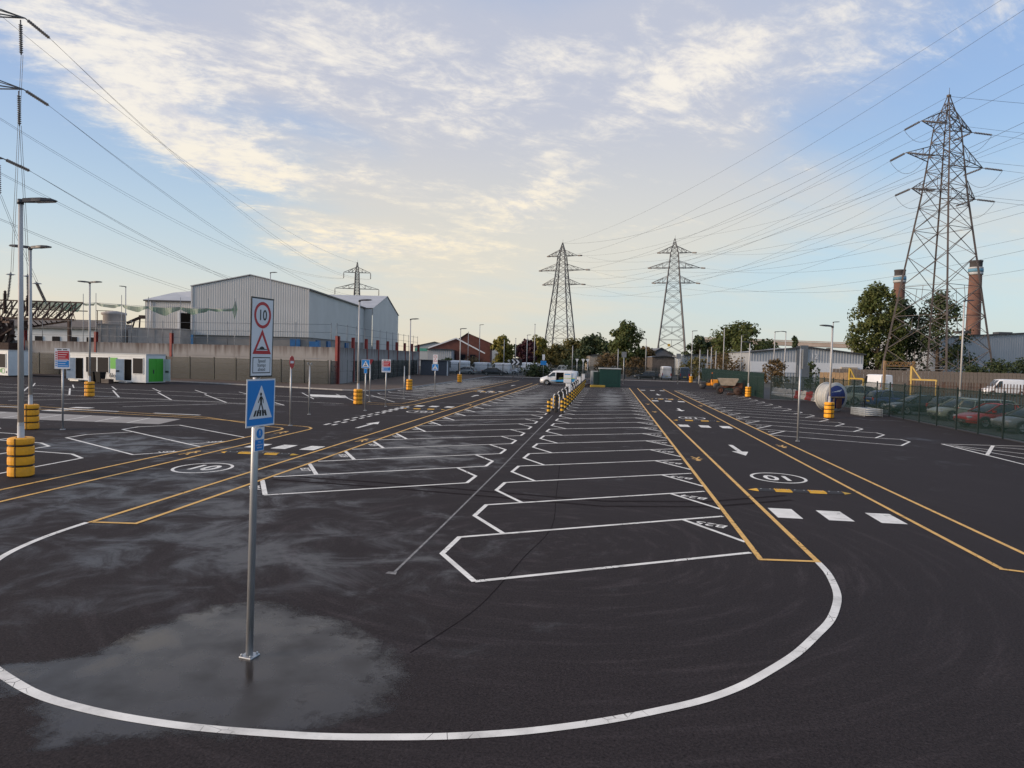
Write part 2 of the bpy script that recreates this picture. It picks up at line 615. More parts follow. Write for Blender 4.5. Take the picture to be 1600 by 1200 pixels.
# ------------------------------------------------------------------ ground materials
def asphalt_material():
    m, nt, N, L, b = nodes_of('asphalt')

    def math_(op, a, b_=None, c=None, clamp=False):
        n = N.new('ShaderNodeMath')
        n.operation = op
        n.use_clamp = clamp
        for i, v in enumerate((a, b_, c)):
            if v is None:
                continue
            if isinstance(v, (int, float)):
                n.inputs[i].default_value = v
            else:
                L.new(v, n.inputs[i])
        return n.outputs[0]

    def ramp(v, lo, hi, a=0.0, c=1.0):
        n = N.new('ShaderNodeMapRange')
        n.interpolation_type = 'SMOOTHSTEP'
        L.new(v, n.inputs[0])
        for i, x in enumerate((lo, hi, a, c)):
            n.inputs[i + 1].default_value = x
        return n.outputs[0]

    tc = N.new('ShaderNodeTexCoord')
    vec = tc.outputs['Object']
    sp_ = N.new('ShaderNodeSeparateXYZ')
    L.new(vec, sp_.inputs[0])
    X, Y = sp_.outputs[0], sp_.outputs[1]

    def noise(scale, detail=4, rough=0.55, dist=0.0, stretch=None):
        n = N.new('ShaderNodeTexNoise')
        n.inputs['Scale'].default_value = scale
        n.inputs['Detail'].default_value = detail
        n.inputs['Roughness'].default_value = rough
        n.inputs['Distortion'].default_value = dist
        v = vec
        if stretch:
            mp = N.new('ShaderNodeMapping')
            mp.inputs['Scale'].default_value = stretch[:3]
            mp.inputs['Rotation'].default_value = (0, 0, stretch[3])
            L.new(vec, mp.inputs['Vector'])
            v = mp.outputs[0]
        L.new(v, n.inputs['Vector'])
        return n.outputs['Fac']

    def blob(cx, cy, rx, ry):
        u = math_('DIVIDE', math_('SUBTRACT', X, cx), rx)
        w = math_('DIVIDE', math_('SUBTRACT', Y, cy), ry)
        q = math_('ADD', math_('MULTIPLY', u, u), math_('MULTIPLY', w, w))
        return math_('POWER', 2.718, math_('MULTIPLY', q, -1.0))

    def add(*a):
        t = a[0]
        for x in a[1:]:
            t = math_('ADD', t, x)
        return t

    grain = noise(34, 5, 0.8)
    clump = noise(13, 4, 0.7)
    broad = noise(0.22, 5, 0.6, 0.4)
    damp = noise(0.75, 8, 0.66, 0.7)
    laid = noise(0.5, 4, 0.5, 0.0, (4.0, 0.35, 1.0, 0.05))      # laid in long passes
    sweep = noise(0.8, 5, 0.6, 1.2, (0.5, 2.2, 1.0, 0.5))
    # damp film: where rain is still drying, left and middle of the yard
    place_ = add(math_('MULTIPLY', blob(-5.5, 11.5, 5.5, 3.5), 0.15), math_('MULTIPLY', blob(-11.8, 16.5, 2.6, 5.0), 0.17),
                 math_('MULTIPLY', blob(-7.0, 24.0, 3.2, 7.0), 0.17), math_('MULTIPLY', blob(-17.5, 24.0, 3.5, 3.0), 0.22),
                 math_('MULTIPLY', blob(-6.8, 58.0, 2.2, 18.0), 0.20), math_('MULTIPLY', blob(0.4, 66.0, 1.2, 17.0), 0.22),
                 math_('MULTIPLY', blob(-18.0, 84.0, 4.0, 26.0), 0.24), math_('MULTIPLY', blob(8.0, 12.0, 8.0, 9.0), -0.16))
    wet = ramp(add(math_('MULTIPLY', damp, 0.65), math_('MULTIPLY', broad, 0.35), place_), 0.51, 0.76)
    tone = add(0.80, math_('MULTIPLY', math_('SUBTRACT', grain, 0.5), 4.6), math_('MULTIPLY', math_('SUBTRACT', clump, 0.5), 1.3), 0.22, math_('MULTIPLY', broad, 0.22), math_('MULTIPLY', laid, 0.18), math_('MULTIPLY', sweep, 0.18))
    tone = math_('MAXIMUM', tone, 0.28)
    tone = math_('MULTIPLY', tone, ramp(wet, 0, 1, 0.86, 0.80))
    # faint brushed arcs left by vehicles swinging round the turning head
    rx_ = math_('SUBTRACT', X, -1.2)
    ry_ = math_('SUBTRACT', Y, 13.5)
    rad_ = math_('SQRT', math_('ADD', math_('MULTIPLY', rx_, rx_), math_('MULTIPLY', ry_, ry_)))
    ang_ = math_('ARCTAN2', ry_, rx_)
    cb = N.new('ShaderNodeCombineXYZ')
    L.new(math_('MULTIPLY', rad_, 2.6), cb.inputs[0])
    L.new(math_('MULTIPLY', ang_, 1.6), cb.inputs[1])
    na = N.new('ShaderNodeTexNoise')
    na.inputs['Scale'].default_value = 1.5
    na.inputs['Detail'].default_value = 6
    na.inputs['Roughness'].default_value = 0.65
    L.new(cb.outputs[0], na.inputs['Vector'])
    arcs = math_('MULTIPLY', ramp(na.outputs['Fac'], 0.48, 0.72), ramp(rad_, 3.0, 11.0, 1.0, 0.25))
    tone = math_('MULTIPLY', tone, math_('ADD', 0.88, math_('MULTIPLY', arcs, 0.62)))
    stones = ramp(noise(30, 1, 0.5), 0.70, 0.78)
    sc = N.new('ShaderNodeVectorMath')
    sc.operation = 'SCALE'
    sc.inputs[0].default_value = (0.0325, 0.0262, 0.0264)
    L.new(tone, sc.inputs['Scale'])
    mx = N.new('ShaderNodeMix')
    mx.data_type = 'RGBA'
    L.new(math_('MULTIPLY', stones, 0.45), mx.inputs[0])
    L.new(sc.outputs[0], mx.inputs[6])
    mx.inputs[7].default_value = (0.085, 0.078, 0.074, 1)
    L.new(mx.outputs[2], b.inputs['Base Color'])
    rg = math_('ADD', ramp(wet, 0, 1, 0.86, 0.42), math_('MULTIPLY', math_('SUBTRACT', clump, 0.5), 0.25))
    L.new(rg, b.inputs['Roughness'])
    L.new(ramp(wet, 0, 1, 0.12, 0.50), b.inputs['Specular IOR Level'])
    bp = N.new('ShaderNodeBump')
    bp.inputs['Distance'].default_value = 0.012
    L.new(ramp(wet, 0, 1, 0.75, 0.35), bp.inputs['Strength'])
    L.new(math_('ADD', math_('MULTIPLY', grain, 0.6), math_('MULTIPLY', clump, 0.4)), bp.inputs['Height'])
    L.new(bp.outputs[0], b.inputs['Normal'])
    MATS['asphalt'] = m


asphalt_material()
mat('earth', (0.075, 0.048, 0.034), 0.95, var=0.35, scale=0.9, bump=0.8, bscale=5)
mat('yard_grey', (0.060, 0.058, 0.057), 0.9, var=0.25, scale=0.2, bump=0.3, bscale=8)
mat('far_ground', (0.07, 0.065, 0.05), 0.95, var=0.3, scale=0.05)
mat('pad_concrete', (0.30, 0.275, 0.25), 0.85, var=0.10, scale=1.2, dirt=0.15)
mat('tyre_black', (0.0235, 0.0185, 0.0190), 0.95, var=0.3, scale=7, spec=0.04)
mat('joint_black', (0.021, 0.0165, 0.017), 0.95, var=0.4, scale=5, spec=0.04)
mat('chalk', (0.22, 0.21, 0.20), 0.9, var=0.4, scale=9)


def worn(name, base_name, k=0.5):
    """road paint scuffed through to the asphalt in specks"""
    m = M[base_name]
    nt = m.node_tree
    N, L = nt.nodes, nt.links
    b = N['Principled BSDF']
    out = N['Material Output']
    tcx = N.new('ShaderNodeTexCoord')
    n = N.new('ShaderNodeTexNoise')
    n.inputs['Scale'].default_value = 32
    n.inputs['Detail'].default_value = 6
    n.inputs['Roughness'].default_value = 0.75
    L.new(tcx.outputs['Object'], n.inputs['Vector'])
    r = N.new('ShaderNodeMapRange')
    L.new(n.outputs['Fac'], r.inputs[0])
    for i, x in enumerate((0.60, 0.72, 0.0, k)):
        r.inputs[i + 1].default_value = x
    vo = N.new('ShaderNodeTexVoronoi')
    vo.feature = 'DISTANCE_TO_EDGE'
    vo.inputs['Scale'].default_value = 5.0
    L.new(tcx.outputs['Object'], vo.inputs['Vector'])
    rc = N.new('ShaderNodeMapRange')
    L.new(vo.outputs['Distance'], rc.inputs[0])
    for i, x in enumerate((0.010, 0.028, 0.75, 0.0)):
        rc.inputs[i + 1].default_value = x
    nc_ = N.new('ShaderNodeTexNoise')
    nc_.inputs['Scale'].default_value = 0.9
    L.new(tcx.outputs['Object'], nc_.inputs['Vector'])
    rn = N.new('ShaderNodeMapRange')
    L.new(nc_.outputs['Fac'], rn.inputs[0])
    for i, x in enumerate((0.52, 0.60, 0.0, 1.0)):
        rn.inputs[i + 1].default_value = x
    mu = N.new('ShaderNodeMath')
    mu.operation = 'MULTIPLY'
    L.new(rc.outputs[0], mu.inputs[0])
    L.new(rn.outputs[0], mu.inputs[1])
    ma = N.new('ShaderNodeMath')
    ma.operation = 'MAXIMUM'
    L.new(mu.outputs[0], ma.inputs[0])
    L.new(r.outputs[0], ma.inputs[1])
    tr = N.new('ShaderNodeBsdfTransparent')
    mx = N.new('ShaderNodeMixShader')
    L.new(ma.outputs[0], mx.inputs[0])
    L.new(b.outputs[0], mx.inputs[1])
    L.new(tr.outputs[0], mx.inputs[2])
    L.new(mx.outputs[0], out.inputs['Surface'])


worn('w', 'white_paint', 0.40)
worn('y', 'yellow_paint', 0.55)


def sheet(name, poly, z, material, parent=None, kind='structure'):
    o = MB().add([(x, y, z) for x, y in poly], [tuple(range(len(poly)))]).build(name, material, parent)
    if parent is None:
        o['kind'] = kind
    return o


# one ground sheet to the horizon; the yard's asphalt and the earth verges lie on it
sheet('ground', [(-3000, -300), (3000, -300), (3000, 5000), (-3000, 5000)], -0.03, 'far_ground')
CP_ = sheet('car_park', [(-75, -8), (19.72, -8), (19.72, 70.9), (15.4, 71.4), (15.0, 124), (-20.55, 124), (-20.55, 72), (-20.9, 66), (-22.2, 64.2), (-24.5, 63.8), (-45, 70.5), (-75, 75)], 0.0, 'asphalt')
sheet('side_yard', [(19.9, -8), (90, -8), (90, 110), (15.2, 110), (15.6, 71.6), (19.9, 71.1)], -0.004, 'yard_grey')
sheet('verge', [(-20.7, 124), (-20.7, 72), (-21.05, 66.1), (-22.3, 64.4), (-24.5, 64.0), (-45, 70.7), (-75, 75.2), (-75, 82), (-45, 78.6), (-29.3, 75), (-33.6, 124)], 0.07, 'earth')
sheet('rear_verge', [(-34, 124.2), (15, 124.2), (15, 133), (-34, 133)], 0.07, 'earth')
sheet('compound', [(-70, 133.1), (70, 133.1), (70, 178), (-70, 178)], 0.01, 'yard_grey')


def kerb_run(pts, w=0.14, h=0.11):
    """kerb stones laid end to end"""
    root = MB().strip(pts, w + 0.1, 0.006).build('kerb', 'kerb_stone')
    root['kind'] = 'structure'
    st = None
    for a, b_ in zip(pts[:-1], pts[1:]):
        L_ = math.dist(a, b_)
        n = max(1, round(L_ / 1.83))
        ang = math.atan2(b_[1] - a[1], b_[0] - a[0])
        for i in range(n):
            p = lerp(a, b_, (i + .5) / n)
            st = MB().bevbox((0, 0, 0), (L_ / n - 0.012, w, h + .02), 0.02).build('kerb_stone', 'kerb_stone', root, (p[0], p[1], h / 2 - 0.004), ang)
    return root


kerb_run([(-60, 72.9), (-45, 70.5), (-24.5, 63.8), (-22.2, 64.2), (-20.9, 66), (-20.55, 72), (-20.55, 124)])
kerb_run([(-20.5, 124.1), (15.0, 124.1)])

# ------------------------------------------------------------------ painted markings (pieces of the car park)
def mark(name, pts, w=0.10, z=0.004, m='white_paint', closed=False):
    return MB().strip(pts, w, z, closed).build(name, m, CP_)


def paint(name, poly, z=0.004, m='white_paint'):
    return MB().add([(x, y, z) for x, y in poly], [tuple(range(len(poly)))]).build(name, m, CP_)


# walkways edged in yellow, both sides of each lane
for x, y0, y1 in ((2.81, 13.0, 90.5), (3.80, 13.1, 90.5), (6.95, 13.4, 90), (7.96, 13.0, 86), (-9.23, 12.95, 96), (-10.14, 12.85, 97)):
    mark('walkway_line', [(x, y0), (x, y1)], 0.10, 0.008, 'yellow_paint')
mark('walkway_line', [(2.76, 13.02), (3.85, 13.12)], 0.10, 0.0095, 'yellow_paint')
mark('walkway_line', [(6.90, 13.35), (8.02, 13.0)], 0.10, 0.0095, 'yellow_paint')
mark('walkway_line', [(-10.19, 12.83), (-9.18, 12.93)], 0.10, 0.0095, 'yellow_paint')
for x, y1, cx in ((-13.33, 30.6, -14.6), (-14.42, 30.0, -16)):
    pts = [(x + (-.0), 9.0), (x, y1)]
    pts += [(x - 1.3 * (1 - math.cos(t)), y1 + 1.3 * math.sin(t)) for t in (0.4, 0.8, 1.2, 1.57)] if x > -14 else [(x - 1.1 * (1 - math.cos(t)), y1 + 1.1 * math.sin(t)) for t in (0.4, 0.8, 1.2, 1.57)]
    mark('walkway_line', pts, 0.10, 0.008, 'yellow_paint')
mark('walkway_line', [(-14.63, 31.9), (-20, 33.6), (-33, 35.6), (-60, 37.5)], 0.10, 0.008, 'yellow_paint')
mark('walkway_line', [(-15.5, 31.1), (-20.5, 34.3), (-33, 36.9), (-60, 39.2)], 0.10, 0.010, 'yellow_paint')
mark('walkway_line', [(-17.0, 47.6), (-14.4, 47.3), (-13.6, 47.6), (-13.35, 48.6), (-13.35, 108)], 0.10, 0.008, 'yellow_paint')
mark('walkway_line', [(-18.0, 49.2), (-15.2, 48.8), (-14.5, 49.3), (-14.4, 50.5), (-14.4, 108)], 0.10, 0.008, 'yellow_paint')
# junction give-way dashes across the side road mouth
for row, x in ((0, -13.55), (1, -13.15)):
    for i in range(11):
        y = 32.9 + i * 1.28
        mark('give_way_dash', [(x, y), (x, y + (0.72 if row == 0 else 0.62))], 0.16, 0.004)
mark('edge_line', [(-13.35, 41.2), (-13.35, 47.0)], 0.09, 0.0055)
# the wide turning arc nearest the camera
ARC = [(3.80, 13.12), (3.78, 12.5), (3.70, 11.9), (3.58, 11.3), (3.40, 10.75), (3.12, 10.1), (2.78, 9.52), (2.36, 8.85), (1.87, 8.22), (1.5, 7.8), (1.09, 7.44), (0.6, 7.12), (0.11, 6.84), (-0.33, 6.63), (-0.78, 6.45), (-1.35, 6.28), (-1.93, 6.16), (-2.5, 6.07), (-3.10, 6.03), (-3.6, 6.015), (-4.05, 6.03), (-4.62, 6.09), (-5.18, 6.20), (-5.58, 6.32), (-5.95, 6.48), (-6.5, 6.76), (-7.1, 7.12), (-7.7, 7.56), (-8.3, 8.12), (-8.85, 8.75), (-9.4, 9.55), (-9.82, 10.4), (-10.05, 11.2), (-10.16, 12.0), (-10.19, 12.8)]
def smooth_line(P, k=5):
    out = []
    for i in range(len(P) - 1):
        p0, p1, p2, p3 = P[max(0, i - 1)], P[i], P[i + 1], P[min(len(P) - 1, i + 2)]
        for j in range(k):
            t_ = j / k
            out.append(tuple(.5 * (2 * b + (c - a) * t_ + (2 * a - 5 * b + 4 * c - d) * t_ ** 2 + (3 * b - a - 3 * c + d) * t_ ** 3) for a, b, c, d in zip(p0, p1, p2, p3)))
    return out + [P[-1]]


mark('turning_arc', smooth_line(ARC), 0.115, 0.0055)
# bays of the right-hand middle row, numbered down from B25
BAY_R = [(-1.95, 10.75), (-2.80, 12.17), (-2.74, 13.36), (-1.95, 13.83)]
first_bay = None
for k in range(25):
    dy = 3.08 * k
    z = 0.004 if k % 2 else 0.0052
    if k == 0:
        mark('bay_line', [(2.72, 13.47), (-1.95, 10.75)], 0.10, 0.0064)
        pts = [(-1.95, 10.75), (-2.80, 12.17), (-2.74, 13.36), (2.70, 16.55)]
        b0 = mark('bay_line', pts, 0.10, 0.004)
        d0 = mark('bay_number_box', [(1.76, 15.95), (2.78, 14.24)], 0.10, 0.0064)
        first_bay = (b0, d0)
    else:
        place(first_bay[0], None, CP_, 'bay_line', (0, dy, 0.0012 if k % 2 else 0))
        place(first_bay[1], None, CP_, 'bay_number_box', (0, dy, 0))
    if k < 16:
        put_mesh('bay_number', text_mesh('B%d' % (25 - k), 0.50, 0, 0.006), 'white_paint', CP_, (2.31, 15.64 + dy, 0.0045), (0, 0, R_(-149 + 90 + 30 + 180)), (0.92, 0.80, 1))
# bays of the left-hand middle row
first_bay = None
for k in range(25):
    dy = 3.075 * k
    if k == 0:
        b0 = mark('bay_line', [(-8.20, 16.22), (-3.76, 19.19), (-3.73, 20.36), (-4.56, 21.70)], 0.10, 0.004)
        d0 = mark('bay_number_box', [(-9.21, 18.12), (-8.18, 16.25)], 0.12, 0.0064)
        e0 = mark('bay_line', [(-9.15, 18.66), (-8.20, 19.295)], 0.10, 0.0046)
        first_bay = (b0, d0, e0)
    else:
        place(first_bay[0], None, CP_, 'bay_line', (0, dy, 0.0012 if k % 2 else 0))
        place(first_bay[1], None, CP_, 'bay_number_box', (0, dy, 0))
        place(first_bay[2], None, CP_, 'bay_line', (0, dy - 3.075, 0.0012 if k % 2 else 0))
    if k < 12:
        put_mesh('bay_number', text_mesh('B%d' % (26 + k), 0.46, 0, 0.006), 'white_paint', CP_, (-8.86, 17.0 + dy, 0.0045), (0, 0, R_(-60)), (0.92, 0.80, 1))
# bays left of the lane, near pair
mark('bay_line', [(-14.40, 22.52), (-15.36, 21.35), (-20.50, 24.63), (-20.55, 25.75), (-19.59, 27.2)], 0.10, 0.004)
mark('bay_line', [(-14.40, 23.74), (-20.54, 27.87), (-20.62, 29.02), (-19.5, 30.32)], 0.10, 0.0052)
mark('bay_line', [(-14.40, 26.87), (-19.5, 30.32)], 0.10, 0.0064)
mark('bay_number_box', [(-14.40, 25.53), (-15.21, 24.32)], 0.10, 0.0064)
for t, x, y in (('A01', -14.82, 22.62), ('A02', -14.80, 25.60)):
    put_mesh('bay_number', text_mesh(t, 0.40, 0, 0.005), 'white_paint', CP_, (x, y - 0.3, 0.0045), (0, 0, R_(50 + 180)), (0.92, 0.80, 1))
# stepped bays at the far left
for k in range(5):
    x, y = -16.30 - 2.95 * k, 20.23 + 2.1 * k
    mark('bay_line', [(x, y - 7), (x, y), (x - .9, y + .68), (x - 2.86, y + .95)], 0.10, 0.004 if k % 2 else 0.0052)
# pale concrete pad with its own lines
sheet('pad', [(-20.55, 30.36), (-21.10, 32.95), (-34.0, 33.35), (-34.0, 30.05)], 0.0035, 'pad_concrete', CP_)
for i in range(8):
    x = -22.15 - 1.62 * i
    mark('pad_line', [(x, 30.34), (x - 0.65, 32.98)], 0.07, 0.0056)
# zebra blocks over the far side road
for i in range(3):
    y = 34.55 + i * 1.12
    paint('crossing_block', [(-30.3 - .1 * i, y), (-29.1 - .1 * i, y + .02), (-29.1 - .1 * i, y + .62), (-30.3 - .1 * i, y + .6)])
# slanted bays beyond the side road
for i in range(9):
    x = -20.9 - 4.42 * i
    y = 44.0 + 0.66 * i
    mark('bay_line', [(x, y), (x - 5.9, y + 7.2)], 0.12, 0.004)
    mark('bay_line', [(x, y), (x - 3.6, y - 0.15), (x - 7.6, y - 5.3)], 0.10, 0.0052)
    mark('bay_line', [(x - 4.4, y + 0.4), (x - .2, y + .35)], 0.08, 0.0064)
    mark('bay_line', [(x - 6.2, y + 8.0), (x - 10, y + 12.5)], 0.10, 0.004)
mark('edge_line', [(-22, 52.4), (-62, 58.0)], 0.10, 0.0076)
mark('edge_line', [(-18, 47.0), (-60, 54.5)], 0.08, 0.009)
for i in range(7):
    mark('edge_dash', [(-21.5 - i * 5, 35.3 + i * .3), (-24.3 - i * 5, 35.5 + i * .3)], 0.22, 0.012)
paint('hatched_box', [(-20.0, 53.2), (-23.2, 53.6), (-24.6, 56.3), (-21.4, 56.2)], 0.012)
for i in range(4):
    mark('edge_line', [(-15.4 - i * 3.2, 50.4 + i * .2), (-19.6 - i * 3.2, 57.5 + i * .3)], 0.10, 0.012)
# bays along the left verge, seen far off
first_bay = None
for k in range(18):
    dy = 3.08 * k
    if k == 0:
        b0 = mark('bay_line', [(-14.5, 53.5), (-19.6, 56.8), (-20.3, 58.2)], 0.10, 0.004)
        d0 = mark('bay_number_box', [(-14.5, 55.8), (-15.5, 54.2)], 0.10, 0.0064)
        first_bay = (b0, d0)
    else:
        place(first_bay[0], None, CP_, 'bay_line', (0, dy, 0))
        place(first_bay[1], None, CP_, 'bay_number_box', (0, dy, 0))
# bays right of the right-hand lane
first_bay = None
for k in range(17):
    dy = 3.09 * k
    if k == 0:
        b0 = mark('bay_line', [(8.08, 36.15), (13.05, 33.48), (14.12, 35.32), (14.12, 36.36), (13.05, 36.62)], 0.10, 0.004)
        d0 = mark('bay_number_box', [(8.02, 36.30), (9.24, 38.45)], 0.10, 0.0064)
        first_bay = (b0, d0)
    else:
        place(first_bay[0], None, CP_, 'bay_line', (0, dy, 0.0012 if k % 2 else 0))
        place(first_bay[1], None, CP_, 'bay_number_box', (0, dy, 0))
    if k < 8:
        put_mesh('bay_number', text_mesh('C%d' % (1 + k), 0.46, 0, 0.006), 'white_paint', CP_, (8.48, 37.95 + dy, 0.0045), (0, 0, R_(60)), (0.92, 0.80, 1))
# hatching by the right fence
mark('edge_line', [(15.34, 34.85), (15.40, 24.0)], 0.12, 0.0052)
mark('edge_line', [(15.30, 34.85), (19.4, 35.3)], 0.10, 0.004)
mark('hatch_line', [(15.45, 31.16), (17.55, 34.95)], 0.14, 0.0076)
mark('hatch_line', [(15.5, 34.5), (19.4, 29.2)], 0.09, 0.0064)
mark('hatch_line', [(15.5, 33.9), (17.0, 28.2)], 0.09, 0.0088)
mark('hatch_line', [(17.3, 34.4), (18.9, 33.4)], 0.09, 0.01)


def arrow(x, y0, y1, flip=1):
    L_ = y1 - y0
    a = 0.36 * L_
    paint('lane_arrow', [(x - .09, y0), (x + .09, y0), (x + .09, y1 - a), (x + .32, y1 - a), (x, y1), (x - .32, y1 - a), (x - .09, y1 - a)] if L_ > 0 else
          [(x + .09, y0), (x - .09, y0), (x - .09, y1 - a), (x - .32, y1 - a), (x, y1), (x + .32, y1 - a), (x + .09, y1 - a)], 0.004)


for y0, y1 in ((31.1, 27.65), (53.9, 51.0), (76.6, 73.5)):
    arrow(5.28, y0, y1)
for y0, y1 in ((32.0, 35.4), (60.5, 63.5), (86, 89)):
    arrow(-11.6, y0, y1)
# twenty-odd zebra blocks, three to a crossing
for y0, y1, xs in ((16.72, 17.78, (3.95, 5.06, 6.18)), (38.9, 40.2, (3.95, 5.06, 6.18)), (62.6, 63.8, (3.95, 5.06, 6.18)), (84.5, 85.6, (3.95, 5.06, 6.18))):
    for x in xs:
        paint('crossing_block', [(x, y0), (x + .55, y0), (x + .55, y1), (x, y1)], 0.004)
for y0, y1 in ((24.15, 25.25), (46.9, 48.0), (70.5, 71.7)):
    for x in (-13.0, -11.98, -10.90):
        paint('crossing_block', [(x, y0), (x + .55, y0), (x + .55, y1), (x, y1)], 0.004)


def roundel(x, y, rz):
    n = 40
    rx, ry = 0.78, 0.92
    o = MB().strip([(rx * math.cos(2 * PI * i / n), ry * math.sin(2 * PI * i / n)) for i in range(n)], 0.09, 0.0, True).build('speed_roundel', 'white_paint', CP_, (x, y, 0.004), rz)
    put_mesh('numeral', text_mesh('10', 1.0, 0, 0.02), 'white_paint', o, (0, 0, 0.0), (0, 0, 0), (0.9, 1.25, 1))


for y in (22.6, 45.2, 67.0):
    roundel(5.30, y, PI)
for x, y in ((-11.8, 19.55), (-11.4, 42.6), (-11.5, 68.6)):
    roundel(x, y, 0)
# pedestrian symbols on the walkways: a worn figure in yellow
for x, y in ((3.30, 26.2), (3.30, 49.5), (3.3, 58), (7.45, 31.3), (7.45, 58), (-13.9, 22.3), (-13.9, 29.1), (-9.7, 27.5), (-9.7, 50)):
    o = MB().add([(0.13 * math.cos(i * PI / 4), .52 + 0.16 * math.sin(i * PI / 4), 0) for i in range(8)], [tuple(range(8))])
    for p in ([(0, .34), (0, -.1)], [(-.24, .02), (0, .3), (.24, .02)], [(-.2, -.62), (0, -.08), (.2, -.62)]):
        o.strip(p, 0.11, 0.0002 * (len(o.v)))
    o.build('walker_symbol', 'yellow_paint', CP_, (x, y, 0.004), 0.0 if x < 0 else PI).scale = (.72, .8, 1)
# setting-out chalk line down the middle, tyre scuffs, the day joint in the surfacing
mark('chalk_line', [(-3.30, 10.85), (-3.27, 14), (-3.24, 22), (-3.26, 33), (-3.25, 43.4)], 0.045, 0.003, 'chalk')
paint('chalk_spot', [(-3.42, 10.86), (-3.24, 10.83), (-3.26, 10.98), (-3.40, 10.96)], 0.0038, 'chalk')
for pts in ([(-2.2, 8.0), (-1.75, 9.4), (-1.55, 10.6), (-1.35, 12.3), (-1.05, 14.6), (-1.2, 18.0), (-1.5, 24)],):
    mark('surface_joint', smooth_line(pts, 4), 0.02, 0.002, 'joint_black')
for off in (0, 0.62):
    mark('tyre_scuff', [(-9.0, 18.9 - off), (-6, 18.6 - off), (-3, 18.1 - off), (0, 17.6 - off), (2.6, 18.2 - off), (4.8, 19.6 - off)], 0.16, 0.0022, 'tyre_black')

# standing water on the near left corner
def puddle_mat():
    m, nt, N, L, b = nodes_of('puddle_water')
    out = N['Material Output']
    tc_ = N.new('ShaderNodeTexCoord')
    nz = N.new('ShaderNodeTexNoise')
    nz.inputs['Scale'].default_value = 1.6
    nz.inputs['Detail'].default_value = 5
    L.new(tc_.outputs['Object'], nz.inputs['Vector'])
    b.inputs['Base Color'].default_value = (0.040, 0.034, 0.031, 1)
    mr = N.new('ShaderNodeMapRange')
    L.new(nz.outputs['Fac'], mr.inputs[0])
    for i, x in enumerate((0.32, 0.68, 0.08, 0.50)):
        mr.inputs[i + 1].default_value = x
    L.new(mr.outputs[0], b.inputs['Roughness'])
    b.inputs['IOR'].default_value = 1.33
    n2 = N.new('ShaderNodeTexNoise')
    n2.inputs['Scale'].default_value = 60
    L.new(tc_.outputs['Object'], n2.inputs['Vector'])
    bp = N.new('ShaderNodeBump')
    bp.inputs['Strength'].default_value = 0.06
    bp.inputs['Distance'].default_value = 0.01
    L.new(n2.outputs['Fac'], bp.inputs['Height'])
    L.new(bp.outputs[0], b.inputs['Normal'])
    # thin at the rim: film breaks up over the stones
    at = N.new('ShaderNodeAttribute')
    at.attribute_name = 'depth'
    n3 = N.new('ShaderNodeTexNoise')
    n3.inputs['Scale'].default_value = 2.6
    n3.inputs['Detail'].default_value = 8
    n3.inputs['Roughness'].default_value = 0.75
    L.new(tc_.outputs['Object'], n3.inputs['Vector'])
    ad = N.new('ShaderNodeMath')
    ad.operation = 'ADD'
    L.new(at.outputs['Fac'], ad.inputs[0])
    L.new(n3.outputs['Fac'], ad.inputs[1])
    r3 = N.new('ShaderNodeMapRange')
    r3.interpolation_type = 'SMOOTHSTEP'
    L.new(ad.outputs[0], r3.inputs[0])
    for i, x in enumerate((0.66, 0.98, 0.0, 0.90)):
        r3.inputs[i + 1].default_value = x
    tr = N.new('ShaderNodeBsdfTransparent')
    mx = N.new('ShaderNodeMixShader')
    L.new(r3.outputs[0], mx.inputs[0])
    L.new(tr.outputs[0], mx.inputs[1])
    L.new(b.outputs[0], mx.inputs[2])
    L.new(mx.outputs[0], out.inputs['Surface'])
    b.inputs['Specular IOR Level'].default_value = 0.75
    MATS['puddle_water'] = m


puddle_mat()


def puddle(outline, z, name='puddle'):
    """rings from the rim inward carry how deep the film is"""
    n = len(outline)
    cx = sum(p[0] for p in outline) / n
    cy = sum(p[1] for p in outline) / n
    ks = (1.0, 0.90, 0.78, 0.55, 0.25)
    ds = (0.0, 0.26, 0.44, 0.58, 0.70)
    vs, dep = [], []
    for k, d in zip(ks, ds):
        for x, y in outline:
            vs.append((cx + (x - cx) * k, cy + (y - cy) * k, z))
            dep.append(d)
    vs.append((cx, cy, z))
    dep.append(0.8)
    fs = [(r * n + i, r * n + (i + 1) % n, (r + 1) * n + (i + 1) % n, (r + 1) * n + i) for r in range(4) for i in range(n)]
    fs += [(4 * n + i, 4 * n + (i + 1) % n, 5 * n) for i in range(n)]
    mb = MB().add(vs, fs)
    o = mb.build(name, 'puddle_water')
    a = o.data.attributes.new('depth', 'FLOAT', 'POINT')
    a.data.foreach_set('value', dep)
    o['kind'] = 'structure'
    return o


puddle([(-6.87, 6.75), (-6.36, 6.18), (-5.72, 6.10), (-4.81, 5.25), (-4.36, 5.43), (-3.87, 5.67), (-3.34, 5.70), (-2.55, 5.91), (-1.97, 6.29), (-1.67, 7.05), (-2.18, 8.19), (-3.18, 8.95), (-4.55, 9.57), (-5.18, 9.30), (-5.57, 8.83), (-5.82, 8.19), (-5.85, 7.38), (-6.21, 7.05)], 0.0027)


